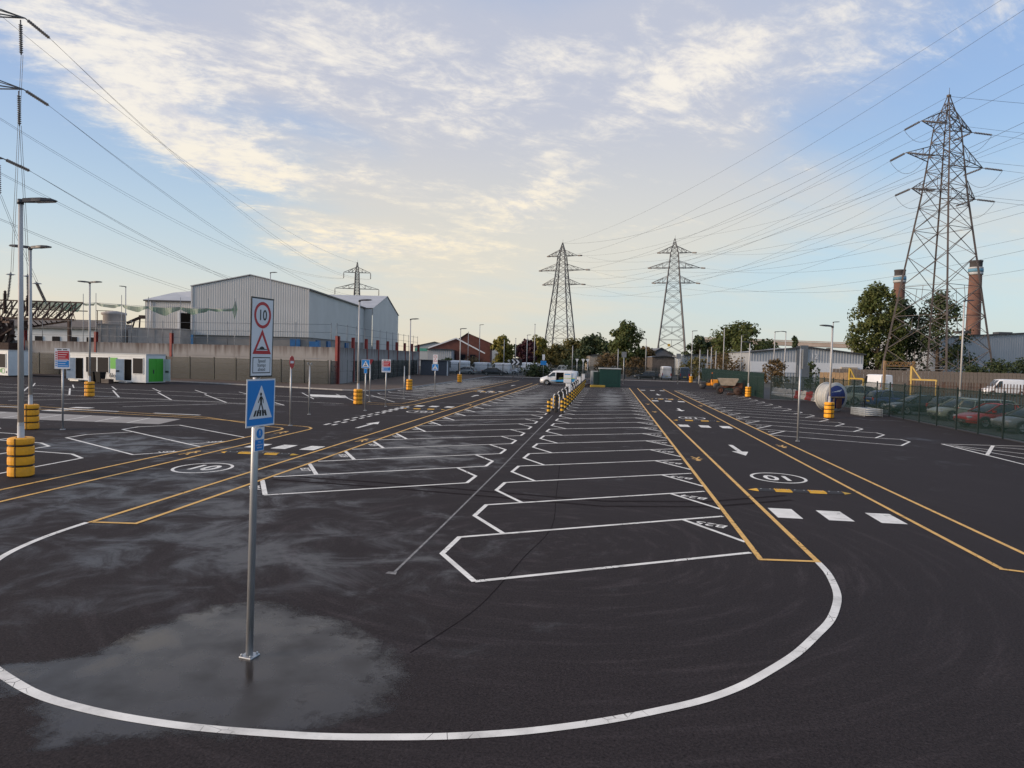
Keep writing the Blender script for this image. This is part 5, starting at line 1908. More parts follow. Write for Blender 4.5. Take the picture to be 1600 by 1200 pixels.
# ------------------------------------------------------------------ site cabins
def cabin(loc, rz, L_, label, mode):
    t = thing('site_cabin', label, 'cabin', (*loc, 0), rz, 'white and green site cabins')
    D_, H_ = 2.55, 2.72
    wall = MB().box((L_ / 2, D_ / 2, H_ / 2 + .12), (L_, D_, H_)).build('wall', 'cabin_white', t)
    MB().box((L_ / 2, D_ / 2, H_ + .17), (L_ + .06, D_ + .06, .10)).build('roof', 'cabinet_grey', t)
    for x in (.07, L_ - .07):
        MB().box((x, -.012, H_ / 2 + .1), (.14, .05, H_ - .02)).build('corner_post', 'cabin_white', t)
    MB().box((L_ / 2, -.012, .20), (L_ - .3, .04, .16)).build('base_rail', 'cabin_white', t)
    MB().box((L_ / 2, -.012, H_ + .02), (L_ - .3, .04, .16)).build('top_rail', 'cabin_white', t)
    for x in [k * .6 for k in range(1, int(L_ / .6))]:
        MB().box((x, -.006, .62), (.03, .012, .66)).build('panel_rib', 'cabin_white', wall)

    def win(a, b_, z0=1.0, z1=2.5):
        o = MB().box(((a + b_) / 2, -.02, (z0 + z1) / 2), (b_ - a, .05, z1 - z0)).build('window_shutter', 'shutter_dark', t)
        fr_ = MB()
        for zz in (z0 - .03, z1 + .03):
            fr_.box(((a + b_) / 2, -.03, zz), (b_ - a + .12, .06, .06))
        for xx in (a - .03, b_ + .03):
            fr_.box((xx, -.03, (z0 + z1) / 2), (.06, .06, z1 - z0))
        fr_.build('frame', 'cabin_white', o)
        for k in range(5):
            MB().box(((a + b_) / 2, -.05, z0 + (k + .5) * (z1 - z0) / 5), (b_ - a - .04, .012, .02)).build('slat', 'shutter_dark', o)

    def door(a, b_, leaf_dir):
        MB().box(((a + b_) / 2, -.014, 1.33), (b_ - a, .05, 2.1)).build('doorway', 'interior_dark', t)
        hx = a if leaf_dir < 0 else b_
        w = b_ - a - .04
        ang = R_(150) if leaf_dir < 0 else R_(28)
        lf = MB().box((w / 2, 0, 1.33), (w, .05, 2.1)).build('door', 'door_grey', t, (hx, -.06, 0), -ang)
        MB().box((w * .75, .04 if leaf_dir < 0 else -.04, 1.2), (.3, .05, .16)).box((w * .75, -.04 if leaf_dir < 0 else .04, 1.2), (.3, .05, .16)).build('lock_box', 'trim_dark', lf)
        MB().box(((a + b_) / 2, -.35, .12), (b_ - a + .2, .6, .14)).build('step', 'galvanised', t)
    if mode == 'long':
        door(.98, 1.85, -1)
        win(2.3, 3.6)
        win(3.75, 5.1)
        o = MB().box((5.72, -.014, 1.95), (.85, .03, 1.1)).build('green_panel', 'cabin_green', t)
        door(7.05, 7.85, -1)
        win(8.1, 9.3)
        put_mesh('lettering', text_mesh('6lo', .62, .002), 'strap_black', t, (5.55, -.02, .72), (R_(90), 0, 0))
        MB().box((L_ + .012, D_ / 2, 1.35), (.03, 1.9, 2.3)).build('green_end_door', 'cabin_green', t)
        MB().box((L_ + .04, D_ * .5, 1.4), (.04, .05, 2.2)).build('door_bar', 'cabin_green', t)
        MB().box((L_ + .04, D_ * .36, 1.2), (.06, .10, .4)).build('lock_box', 'trim_dark', t)
        lf = MB().box((.45, 0, 1.36), (.9, .05, 2.2)).build('door', 'door_grey', t, (L_ + .05, D_ * .92, 0), R_(-12))
        MB().box((.45, -.04, 1.2), (.5, .03, .18)).build('lock_box', 'trim_dark', lf)
    else:
        win(L_ - 2.6, L_ - .45)
        win(L_ - 5.4, L_ - 3.2)
        put_mesh('lettering', text_mesh('30', .62, .002), 'cabin_green', t, (L_ - 1.4, -.02, .62), (R_(90), 0, 0))
        n = 24
        vs = [(L_ - .95 + q * math.cos(2 * PI * i / n), -.022, .62 + q * math.sin(2 * PI * i / n)) for q in (.3, .24) for i in range(n)]
        MB().add(vs, [(i, (i + 1) % n, n + (i + 1) % n, n + i) for i in range(n)]).build('emblem', 'cabin_green', t)
        MB().box((L_ - .3, -.02, .5), (.18, .02, .22)).build('notice', 'car_navy', t)
    return t


cabin((-54.45, 65.7), R_(-8.2), 9.65, 'long white site cabin with green panels, dark shutters and open doors', 'long')
cabin((-75.0, 73.3), R_(-17), 9.7, 'white site cabin cut by the left edge of the picture', 'short')
for x, y, lab in ((-50.0, 63.6, 'black wheeled bin, left of the pair at the site cabin'), (-49.1, 63.4, 'black wheeled bin, right of the pair at the site cabin')):
    t = thing('wheeled_bin', lab, 'bin', (x, y, 0), R_(-8), 'bins at the cabin')
    MB().add([(-.25, -.27, .08), (.25, -.27, .08), (.25, .27, .08), (-.25, .27, .08), (-.32, -.36, 1.0), (.32, -.36, 1.0), (.32, .36, 1.0), (-.32, .36, 1.0)], [(3, 2, 1, 0), (4, 5, 6, 7), (0, 1, 5, 4), (1, 2, 6, 5), (2, 3, 7, 6), (3, 0, 4, 7)]).build('body', 'bin_black', t)
    MB().bevbox((0, 0, 1.05), (.70, .78, .10), .05).build('lid', 'bin_black', t)
    for xx in (-.27, .27):
        MB().lathe([(.001, -.03), (.11, -.03), (.11, .03), (.001, .03)], (xx, .3, .11), 12, axis='X').build('wheel', 'tyre', t)
t = thing('planter_crate', 'low brown crate beside the bins at the site cabin', 'crate', (-48.2, 63.2, 0), R_(-8))
for z in (.1, .24, .38):
    MB().box((0, -.3, z), (.9, .03, .11)).build('slat', 'timber_grey', t)
    MB().box((0, .3, z), (.9, .03, .11)).build('slat', 'timber_grey', t)
MB().box((0, 0, .22), (.86, .56, .36)).build('lining', 'rust_brown', t)


# ------------------------------------------------------------------ buildings
CY = CAM_YAW


def cladding_mat(name, col, pitch, axis=0, strength=0.5, var=0.06):
    m, nt, N, L, b = nodes_of(name)
    tc_ = N.new('ShaderNodeTexCoord')
    wv_ = N.new('ShaderNodeTexWave')
    wv_.bands_direction = 'XYZ'[axis]
    wv_.wave_profile = 'SIN'
    wv_.inputs['Scale'].default_value = 0.314 / pitch
    L.new(tc_.outputs['Object'], wv_.inputs['Vector'])
    nz = N.new('ShaderNodeTexNoise')
    nz.inputs['Scale'].default_value = 0.35
    nz.inputs['Detail'].default_value = 5
    L.new(tc_.outputs['Object'], nz.inputs['Vector'])
    mr = N.new('ShaderNodeMapRange')
    L.new(nz.outputs['Fac'], mr.inputs[0])
    for i, x in enumerate((0.3, 0.7, 1 - var, 1 + var)):
        mr.inputs[i + 1].default_value = x
    sc = N.new('ShaderNodeVectorMath')
    sc.operation = 'SCALE'
    sc.inputs[0].default_value = col
    L.new(mr.outputs[0], sc.inputs['Scale'])
    L.new(sc.outputs[0], b.inputs['Base Color'])
    bp = N.new('ShaderNodeBump')
    bp.inputs['Strength'].default_value = strength
    bp.inputs['Distance'].default_value = 0.08
    L.new(wv_.outputs['Fac'], bp.inputs['Height'])
    L.new(bp.outputs[0], b.inputs['Normal'])
    b.inputs['Roughness'].default_value = 0.55
    MATS[name] = m


cladding_mat('clad_side', (0.50, 0.50, 0.485), 0.33, 1, 0.25)
cladding_mat('clad_shed', (0.36, 0.38, 0.40), 0.5, 0, 0.6)
cladding_mat('clad_shed_y', (0.36, 0.38, 0.40), 0.5, 1, 0.6)
mat('clad_front', (0.54, 0.53, 0.51), 0.55, var=0.05, scale=0.4)
mat('base_wall', (0.25, 0.235, 0.22), 0.9, var=0.15, scale=0.6)


def ribbed(x0, x1, zlo, ztop, pitch=0.33, depth=0.03, y=0.0):
    """profiled steel sheet: trapezoid ribs running up to a sloping top edge"""
    mb = MB()
    pts = []
    x = x0
    while x < x1 - 1e-6:
        for dx, dy in ((0, 0), (.50, 0), (.58, -depth), (.92, -depth)):
            xx = min(x1, x + dx * pitch)
            pts.append((xx, y + dy))
        x += pitch
    pts.append((x1, y))
    vs = []
    for px, py in pts:
        vs += [(px, py, zlo), (px, py, ztop(px))]
    mb.add(vs, [(2 * i, 2 * i + 2, 2 * i + 3, 2 * i + 1) for i in range(len(pts) - 1)])
    return mb


def gable_shed(name, label, loc, rz, W, L_, eave, ridge, base=0.0, front='clad_front', side='clad_side', roof='roof_grey', ridge_axis='y', rib=True):
    """portal-frame shed: ribbed front, side walls, two roof slopes, trims"""
    t = thing(name, label, 'building', (*loc, 0), rz)
    zt = lambda x: eave + (ridge - eave) * (1 - abs(x - W / 2) / (W / 2))
    if rib:
        a = ribbed(0, W / 2, base, zt)
        b_ = ribbed(W / 2, W, base, zt)
        a.add(b_.v, b_.f)
        a.build('front_wall', front, t)
    else:
        MB().add([(0, 0, base), (W, 0, base), (W, 0, eave), (W / 2, 0, ridge), (0, 0, eave)], [(0, 1, 2, 3, 4)]).build('front_wall', front, t)
    MB().add([(0, L_, base), (W, L_, base), (W, L_, eave), (W / 2, L_, ridge), (0, L_, eave)], [(4, 3, 2, 1, 0)]).build('rear_wall', side, t)
    MB().box((W + .0, L_ / 2, (base + eave) / 2), (.1, L_ - .1, eave - base)).build('side_wall', side, t)
    MB().box((0, L_ / 2, (base + eave) / 2), (.1, L_ - .1, eave - base)).build('side_wall', side, t)
    if base:
        MB().box((W / 2, L_ / 2 + .15, base / 2), (W - .2, L_ - .1, base)).build('plinth', 'base_wall', t)
    for s in (0, 1):
        xa, xb = (0 - .2, W / 2) if s == 0 else (W / 2, W + .2)
        za = zt(0) - (ridge - eave) * .2 / (W / 2)
        p = [(xa, -.2, za if s == 0 else ridge), (xb, -.2, ridge if s == 0 else za), (xb, L_ + .2, ridge if s == 0 else za), (xa, L_ + .2, za if s == 0 else ridge)]
        p = [(x, y, z + .06) for x, y, z in p]
        q = [(x, y, z + .12) for x, y, z in p]
        MB().add(p + q, [(3, 2, 1, 0), (4, 5, 6, 7), (0, 1, 5, 4), (1, 2, 6, 5), (2, 3, 7, 6), (3, 0, 4, 7)]).build('roof', roof, t)
    MB().box((W + .25, L_ / 2, eave - .02), (.24, L_ + .4, .2)).build('gutter', 'trim_dark', t)
    for xx in (.0, W):
        MB().box((xx, -.07, (base + eave) / 2), (.22, .14, eave - base)).build('corner_trim', front, t)
    return t


w1 = gable_shed('warehouse', 'large grey ribbed steel warehouse with a low gable behind the concrete wall', (-58.19, 93.33), CY, 16.4, 37.0, 12.35, 14.1, 5.6)
for x, z, m in ((14.6, 3.9, 'door_blue'), (17.3, 3.6, 'door_blue')):
    MB().box((x, -.05, z), (1.4, .25, 2.9)).build('blue_door', m, w1)
for y, m in ((5, 'door_blue'), (11, 'door_blue'), (17, 'trim_dark'), (23, 'door_blue')):
    MB().box((16.45, y, 4.0), (.25, 1.8, 2.6)).build('blue_door', m, w1)
w2 = thing('warehouse', 'lower grey warehouse bay with pale roof left of the large warehouse', 'building', (-72.47, 103.55) + (0,), CY)
ribbed(0, 9.0, 5.0, lambda x: 11.1).build('front_wall', 'clad_front', w2)
MB().box((0, 8, 8.05), (.1, 16, 6.1)).build('side_wall', 'clad_side', w2)
MB().add([(-.3, -.3, 11.15), (9, -.3, 11.15), (9, 10, 13.9), (6.4, 10, 13.9), (-.3, 10, 13.2)], [(0, 1, 2, 3, 4)]).build('roof', 'roof_grey', w2)
MB().box((4.5, -.2, 11.05), (9.4, .25, .2)).build('gutter', 'trim_dark', w2)
MB().box((6.35, -.06, 6.6), (1.5, .3, 5.2)).build('door_opening', 'interior_dark', w2)
MB().box((5.35, -.12, 6.6), (.35, .25, 5.6)).build('door_jamb', 'cabinet_white', w2)
MB().box((8.2, -2.2, 4.6), (1.4, 1.2, 3.6)).build('blue_tank', 'door_blue', w2)
MB().box((4.5, 8, 2.5), (9, 15.8, 5)).build('plinth', 'base_wall', w2)
MB().cyl((.9, -.18, 5), (.9, -.18, 11), .09, .09, 8).build('downpipe', 'cabinet_white', w2)
# rear warehouse: ridge runs across, gable end faces right
w3 = thing('warehouse', 'rear grey warehouse showing its right hand gable end', 'building', (-45.20, 132.52) + (0,), CY)
MB().add([(0, 0, 0), (.9, 25, 0), (.9, 25, 12.3), (.45, 12.5, 15.6), (0, 0, 12.3)], [(0, 1, 2, 3, 4)]).build('gable_wall', 'clad_side', w3)
MB().add([(-40, -.3, 12.35), (.2, -.3, 12.35), (.65, 12.5, 15.75), (-40, 12.5, 15.75)], [(0, 1, 2, 3)]).build('roof', 'roof_grey', w3)
MB().add([(-40, 12.5, 15.75), (.65, 12.5, 15.75), (1.1, 25.3, 12.35), (-40, 25.3, 12.35)], [(0, 1, 2, 3)]).build('roof', 'roof_grey', w3)
MB().box((-19.9, 0, 6.1), (39.6, .1, 12.2)).build('front_wall', 'clad_side', w3)

# low white building and concrete hoppers behind the wall on the left
t = thing('low_building', 'low white building with dark eaves under the lattice gantry', 'building', (-115.58, 113.84) + (0,), CY)
Lw = 24.815
MB().box((Lw / 2, 6, 3.4), (Lw, 12, 6.8)).build('wall', 'cabin_white', t)
MB().add([(-.5, -.6, 6.95), (Lw + .5, -.6, 6.95), (Lw + .5, 6, 8.6), (-.5, 6, 8.6)], [(0, 1, 2, 3)]).build('roof', 'timber_grey', t)
MB().box((Lw / 2, -.55, 6.85), (Lw + 1, .3, .35)).build('gutter', 'trim_dark', t)
for k in range(8):
    o = MB().box((Lw * (k + .5) / 8, -.06, 4.6), (1.3, .16, 1.3)).build('window', 'shutter_dark', t)
    MB().box((Lw * (k + .5) / 8, -.12, 3.9), (1.5, .2, .12)).build('sill', 'cabinet_grey', o)
for px_, w, h, lab in (((-68.48, 87.80), 3.0, 6.6, 'grey concrete hopper with a rusty top behind the wall, left of the pair'), ((-65.03, 89.28), 7.2, 6.2, 'long grey concrete bunker behind the wall under the green net')):
    t = thing('concrete_bunker', lab, 'bunker', px_ + (0,), CY)
    MB().box((w / 2, 1.5, h / 2), (w, 3, h)).build('wall', 'concrete_wall', t)
    MB().box((w / 2, 1.5, h + .06), (w + .2, 3.2, .12)).build('coping', 'concrete_wall', t)
    for k in range(3):
        MB().box((w * (k + .5) / 3, -.04, h * .5), (.12, .1, h - .2)).build('buttress', 'concrete_wall', t)
t = thing('storage_tank', 'squat grey tank with a rusty cap above the concrete hopper', 'tank', (-68.34, 90.88) + (0,), 0)
MB().lathe([(1.3, 5.9), (1.4, 6.1), (1.35, 7.9), (1.6, 8.1), (1.6, 8.35), (.4, 8.6), (.001, 8.62)], n=20).build('shell', 'concrete_wall', t)
MB().box((0, 0, 3), (2.2, 2.2, 6)).build('support', 'timber_grey', t)
t = thing('cab_frame', 'rusty pipe frame and machinery above the bunker', 'frame', (-70.64, 90.57) + (0,), CY)
mb = MB()
for x in (0, 1.2, 2.0):
    mb.bar((x, 0, 4), (x, 0, 8.6), .08)
for z in (7.2, 8.6):
    mb.bar((-.2, 0, z), (2.2, 0, z), .08)
mb.build('rails', 'rust_brown', t)
t = thing('scrap_machine', 'small dark conveyor head beside the storage tank', 'machine', (-66.01, 92.23) + (0,), CY)
MB().bar((-1.2, 0, 7.0), (1.0, 0, 8.0), .35, .3).bar((-.6, .2, 6.2), (-.2, .2, 7.6), .15).bar((.5, 0, 6.2), (.6, 0, 7.7), .15).box((.9, 0, 7.9), (.7, .5, .5)).box((0, 0, 3.1), (.5, .5, 6.2)).build('conveyor', 'rust_brown', t)

# brick building, sheds and far roofs
t = thing('brick_building', 'red brick building with a slate gable behind the rear compound', 'building', (-41.76, 186.31) + (0,), CY)
Wb = 10.622
MB().add([(0, 0, 0), (Wb, 0, 0), (Wb, 0, 7.2), (Wb * .42, 0, 9.6), (0, 0, 6.6), (0, 18, 0), (Wb, 18, 0), (Wb, 18, 7.2), (Wb * .42, 18, 9.6), (0, 18, 6.6)], [(0, 1, 2, 3, 4), (9, 8, 7, 6, 5), (1, 6, 7, 2), (5, 0, 4, 9)]).build('wall', 'brick_red', t)
MB().add([(-.4, -.3, 6.45), (Wb * .42, -.3, 9.75), (Wb * .42, 18.3, 9.75), (-.4, 18.3, 6.45)], [(0, 1, 2, 3)]).build('roof', 'slate', t)
MB().add([(Wb * .42, -.3, 9.75), (Wb + .4, -.3, 7.1), (Wb + .4, 18.3, 7.1), (Wb * .42, 18.3, 9.75)], [(0, 1, 2, 3)]).build('roof', 'slate', t)
MB().add([(-5, -8, 0), (Wb * .86, -8, 0), (Wb * .86, -8, 4.4), (Wb * .2, -8, 8.0), (-5, -8, 5.3)], [(0, 1, 2, 3, 4)]).build('lean_to_wall', 'brick_red', t)
MB().bar((Wb * .2, -8.3, 8.05), (Wb * .9, -8.3, 4.35), .3, .3).bar((-5, -8.3, 5.4), (Wb * .2, -8.3, 8.05), .3, .3).build('bargeboard', 'cabinet_white', t)
for k in range(3):
    o = MB().box((1.4 + 2.5 * k, -8.05, 3.2), (1.3, .2, 1.5)).build('window', 'shutter_dark', t)
    MB().box((1.4 + 2.5 * k, -8.15, 2.4), (1.5, .3, .12)).build('sill', 'kerb_stone', o)


def flat_shed(label, loc, rz, W, D_, h, wall_m, roof_rise=1.0, band=None, apex=.5, roof_m='roof_grey'):
    t = thing('industrial_shed', label, 'building', (*loc, 0), rz)
    MB().add([(0, 0, 0), (W, 0, 0), (W, 0, h), (W * apex, 0, h + roof_rise), (0, 0, h)], [(0, 1, 2, 3, 4)]).build('front_wall', wall_m, t)
    MB().box((0, D_ / 2, h / 2), (.1, D_ - .2, h)).build('side_wall', wall_m, t)
    MB().box((W, D_ / 2, h / 2), (.1, D_ - .2, h)).build('side_wall', wall_m, t)
    a = [(-.3, -.3, h + .05), (W * apex, -.3, h + roof_rise + .08), (W * apex, D_, h + roof_rise + .08), (-.3, D_, h + .05)]
    b_ = [(W * apex, -.3, h + roof_rise + .08), (W + .3, -.3, h + .05), (W + .3, D_, h + .05), (W * apex, D_, h + roof_rise + .08)]
    MB().add(a, [(0, 1, 2, 3)]).build('roof', roof_m, t)
    MB().add(b_, [(0, 1, 2, 3)]).build('roof', roof_m, t)
    MB().bar((-.3, -.35, h + .1), (W * apex, -.35, h + roof_rise + .1), .22).bar((W * apex, -.35, h + roof_rise + .1), (W + .3, -.35, h + .1), .22).build('verge_trim', 'trim_dark', t)
    if band:
        MB().box((W / 2, -.06, band[0]), (W - .2, .1, band[1])).build('colour_band', band[2], t)
    return t


flat_shed('pale far shed with a teal band, left of the brick building', (-62.05, 223.98), CY, 12.858, 30, 6.2, 'shed_pale', 1.6, (5.3, .9, 'shed_green'))
flat_shed('grey fence-like shed wall left of the brick building', (-44.06, 170.82), CY, 5.996, 10, 4.9, 'clad_shed', .1)
flat_shed('small pale shed seen right of the brick building', (-39.45, 237.13), CY, 6.492, 20, 6.5, 'shed_pale', .6)
flat_shed('dark roofed shed behind the second pylon', (10.24, 218.50), CY, 11.632, 22, 4.0, 'slate', 3.4, None, .5, 'slate')
flat_shed('low white roofed workshop under the second pylon', (10.38, 168.00), CY, 5.059, 12, 4.3, 'timber_grey', .3)
flat_shed('pale low building lit by the sun left of the big green tree', (-5.29, 216.37), CY, 3.877, 14, 4.5, 'skip_sand', .4)
flat_shed('pale low building right of the second pylon', (19.37, 184.36), CY, 7.791, 14, 5.0, 'shed_pale', .3)
t = flat_shed('long pale grey shed beyond the fence with a low gable', (25.83, 134.74), R_(4), 20.162, 26, 5.45, 'clad_shed', 1.15, (2.9, 1.9, 'cabinet_white'))
MB().box((9.2, -.12, 3.6), (1.9, .25, 6.4)).build('dark_panel', 'rail_grey', t)
put_mesh('unit_number', text_mesh('12', 1.3, .01), 'cabinet_white', t, (11.4, -.2, 5.0), (R_(90), 0, 0))
MB().box((17.6, -.3, 1.6), (2.8, .5, 3.2)).build('loading_door', 'skip_sand', t)
t = flat_shed('big grey ribbed shed with pale roof at the right edge', (69.68, 160.92), CY, 44.635, 40, 9.9, 'clad_shed', 1.6, None, .5, 'roof_grey')
for k in range(3):
    MB().box((8 + 9 * k, 6, 11.4), (3.0, 2.0, .5)).build('roof_light', 'trim_dark', t)
t = thing('big_sign', 'tall grey sign board and its cabinet seen from behind, past the leaning post', 'sign', (22.92, 87.81) + (0,), CY)
MB().box((0, 0, 1.9), (.3, .3, 3.8)).build('post', 'rail_grey', t)
MB().box((0, -.1, 2.6), (1.35, .2, 1.6)).build('board', 'rail_grey', t)
MB().box((0, -.1, 4.6), (.9, .2, 2.3)).build('upper_board', 'rail_grey', t)
# elevated road behind the sheds
t = thing('flyover', 'long concrete elevated road on the skyline at the right', 'flyover', (0, 0, 0))
pa, pb = (38.79, 308.38, 11.49), (113.39, 288.01, 9.70)
A_, B_ = Vector((pa[0], pa[1], 12.6)), Vector((pb[0], pb[1], 10.6))
MB().bar(tuple(A_), tuple(B_), 1.6, 8.0).build('deck', 'flyover', t)
MB().bar((A_.x, A_.y - 4.2, A_.z + 1.1), (B_.x, B_.y - 4.2, B_.z + 1.1), .35, .9).build('parapet', 'flyover', t)
for k in range(7):
    q = A_.lerp(B_, (k + .5) / 7)
    MB().box((q.x, q.y, q.z / 2 - .6), (1.6, 3.0, q.z - 1.0)).build('pier', 'flyover', t)
# timber-clad screen and rails at the far right
def board_fence(label, a, b_, h, m, name='board_fence'):
    a, b_ = Vector((*a, 0)), Vector((*b_, 0))
    d = b_ - a
    t = thing(name, label, 'fence', tuple(a), math.atan2(d.y, d.x))
    n = max(2, int(d.length / .45))
    bd = None
    for i in range(n):
        x = d.length * (i + .5) / n
        hh = random.uniform(-.05, .05)
        if bd is None or i % 5 == 0:
            bd = MB().box((0, 0, h / 2), (d.length / n - .03, .04, h)).build('board', m, t, (x, hh * .3, hh * .5))
        else:
            place(bd, None, t, 'board', (x, hh * .3, hh * .5))
    for z in (h * .25, h * .8):
        MB().box((d.length / 2, .06, z), (d.length, .06, .1)).build('rail', m, t)
    return t


board_fence('dark close boarded fence under the big pylon', (32.67, 109.27), (55.91, 104.31), 3.0, 'timber_grey')
board_fence('honey coloured boarded screen behind the cable drum', (26.68, 94.33), (30.01, 92.76), 2.6, 'timber')
palisade('palisade_fence', 'brown steel palisade with rail behind the cars at the right edge', [(27.85, 70.25), (36.93, 63.38)], 2.2, 'rust_brown', 0.22)

# ------------------------------------------------------------------ chimneys
for px_, lab, r in (((178.00, 377.86), 'right hand tall brick chimney with blue and white band', 3.0), ((157.23, 415.50), 'left hand brick chimney partly behind the big tree', 3.0)):
    t = thing('chimney', lab, 'chimney', (*px_, 0), 0, 'brick chimneys')
    MB().lathe([(r * 1.18, 0), (r * 1.05, 25), (r * .92, 49.5)], n=28).build('shaft', 'chimney_brick', t)
    for z0, z1, m, k in ((49.5, 50.8, 'chimney_white', 1.06), (50.8, 52.4, 'chimney_blue', 1.09), (52.4, 53.2, 'chimney_white', 1.06)):
        MB().lathe([(r * k * .9, z0), (r * k, z0), (r * k, z1), (r * k * .9, z1)], n=28).build('band', m, t)
    MB().lathe([(r * .9, 53.2), (r * .92, 55.6), (r * .98, 55.8), (r * .98, 56.5), (r * .8, 56.5), (r * .8, 54)], n=28).build('crown', 'chimney_dark', t)
    for z in (10, 20, 30, 40):
        MB().lathe([(r * (1.18 - .0053 * z) + .02, z), (r * (1.18 - .0053 * z) + .06, z + .1), (r * (1.18 - .0053 * z) + .02, z + .3)], n=28).build('iron_hoop', 'rust_brown', t)

# ------------------------------------------------------------------ pylons
WIRES = {}


def strut(parent_tip, d, L_, r=.16, n=11):
    """ribbed insulator string from a point along a direction"""
    a = Vector(parent_tip)
    d = Vector(d).normalized()
    mb = MB()
    mb.cyl(tuple(a), tuple(a + d * L_), r * .35, r * .35, 6)
    for i in range(n):
        p = a + d * (L_ * (.16 + .78 * i / (n - 1)))
        mb.cyl(tuple(p - d * .06), tuple(p + d * .06), r, r * .55, 8)
    return mb, a + d * L_


def pylon(loc, rz, H_, base, label, arms=((.668, 8.3, 4.9), (.782, 10.0, 3.9), (.897, 6.6, 2.9)), m='pylon_steel', kind='tension', th=1.0, group='lattice pylons'):
    t = thing('pylon', label, 'pylon', (*loc, 0), rz, group)
    za = [a[0] * H_ for a in arms]
    tops = [(0, base)] + [(a[0] * H_, a[2]) for a in arms] + [(H_, .25)]

    def wid(z):
        for (z0, w0), (z1, w1) in zip(tops[:-1], tops[1:]):
            if z <= z1:
                return w0 + (w1 - w0) * (z - z0) / (z1 - z0)
        return .25

    def corner(k, z):
        w = wid(z) / 2
        return Vector(((-w, w, w, -w)[k], (-w, -w, w, w)[k], z))
    for k in range(4):
        mb = MB()
        zs = [0] + za + [H_]
        for i in range(len(zs) - 1):
            wdt = (.34, .30, .24, .18)[min(i, 3)] * th
            mb.bar(corner(k, zs[i]), corner(k, zs[i + 1]), wdt)
        mb.build('leg', m, t)
    # lattice levels get closer towards the top
    lv = [0.0]
    while lv[-1] < H_ * .96:
        lv.append(lv[-1] + max(1.3, wid(lv[-1]) * (.62 if lv[-1] > H_ * .30 else .52)))
    lv[-1] = H_ * .975
    bw = .105 * th
    mb = MB()
    for i in range(len(lv) - 1):
        z0, z1 = lv[i], lv[i + 1]
        for k in range(4):
            a0, b0, a1, b1 = corner(k, z0), corner((k + 1) % 4, z0), corner(k, z1), corner((k + 1) % 4, z1)
            mb.bar(a0, b1, bw)
            mb.bar(b0, a1, bw)
            if i in (1, 2, 4) or z1 > H_ * .6:
                mb.bar(a1, b1, bw)
            if z0 < H_ * .3:
                m0 = (a0 + b1 + b0 + a1) / 4
                for q0, q1 in ((a0, a1), (b0, b1)):
                    mb.bar(q0.lerp(q1, .5), q0.lerp(m0, .5), bw * .7)
                    mb.bar(q0.lerp(q1, .5), q1.lerp(m0, .5), bw * .7)
                mb.bar(a1.lerp(b1, .5), m0, bw * .7)
    br = mb.build('bracing', m, t)
    br['kind'] = 'stuff'
    MB().box((0, 0, H_ + .1), (.5, .5, .3)).cyl((.1, 0, H_), (.1, 0, H_ + 1.5), .05, .03, 6).build('peak', m, t)
    pts = {}
    lvl = ['low', 'mid', 'top']
    for ai, (fz, reach, w) in enumerate(arms):
        z = fz * H_
        for s in (-1, 1):
            tip = Vector((s * reach, 0, z))
            mb = MB()
            hw = w / 2
            up_z = z + (2.6 if kind == 'tension' else 2.2)
            hu = wid(up_z) / 2
            for y in (-1, 1):
                mb.bar((s * hw, y * hw, z), tip, .16 * th)
                mb.bar((s * hu, y * hu, up_z), tip, .13 * th)
                for f in (.3, .6):
                    lo = Vector((s * hw, y * hw, z)).lerp(tip, f)
                    hi = Vector((s * hu, y * hu, up_z)).lerp(tip, f)
                    mb.bar(lo, hi, .08 * th)
                    mb.bar(Vector((s * hu, y * hu, up_z)).lerp(tip, f - .3), lo, .08 * th)
            for f in (.3, .6):
                mb.bar(Vector((s * hw, -hw, z)).lerp(tip, f), Vector((s * hw, hw, z)).lerp(tip, f), .08 * th)
                mb.bar(Vector((s * hw, -hw, z)).lerp(tip, f - .3), Vector((s * hw, hw, z)).lerp(tip, f), .08 * th)
            mb.build('cross_arm', m, t)
            pts[(lvl[ai], s)] = tip
    pts['peak'] = Vector((0, 0, H_))
    mt = Matrix.Translation((*loc, 0)) @ Matrix.Rotation(rz, 4, 'Z')
    return t, {k: mt @ v for k, v in pts.items()}, mt


def wire(a, b_, sag, label, r=.03, group='overhead conductors', n=22):
    a, b_ = Vector(a), Vector(b_)
    vs, fs = [], []
    ps = [a.lerp(b_, i / n) - Vector((0, 0, 4 * sag * (i / n) * (1 - i / n))) for i in range(n + 1)]
    for i, p in enumerate(ps):
        d = (ps[min(n, i + 1)] - ps[max(0, i - 1)]).normalized()
        q = d.to_track_quat('Z', 'Y')
        for k in range(4):
            vs.append(p + q @ Vector((r * math.cos(k * PI / 2), r * math.sin(k * PI / 2), 0)))
    for i in range(n):
        for k in range(4):
            fs.append((i * 4 + k, i * 4 + (k + 1) % 4, i * 4 + 4 + (k + 1) % 4, i * 4 + 4 + k))
    o = MB().add(vs, fs, True).build('overhead_wire', 'wire')
    return tag(o, label, 'wire', group)


def hang(t, mt, tip_w, toward_w, L_=3.6, r=.2, droop=.12):
    """insulator set pulling from an arm tip towards the next tower; returns where the conductor starts"""
    inv_ = mt.inverted()
    tip = inv_ @ Vector(tip_w)
    d = (inv_ @ Vector(toward_w)) - tip
    d.normalize()
    d.z -= droop
    mb, e = strut(tuple(tip), d, L_, r)
    mb.build('insulator', 'insulator', t)
    return mt @ e


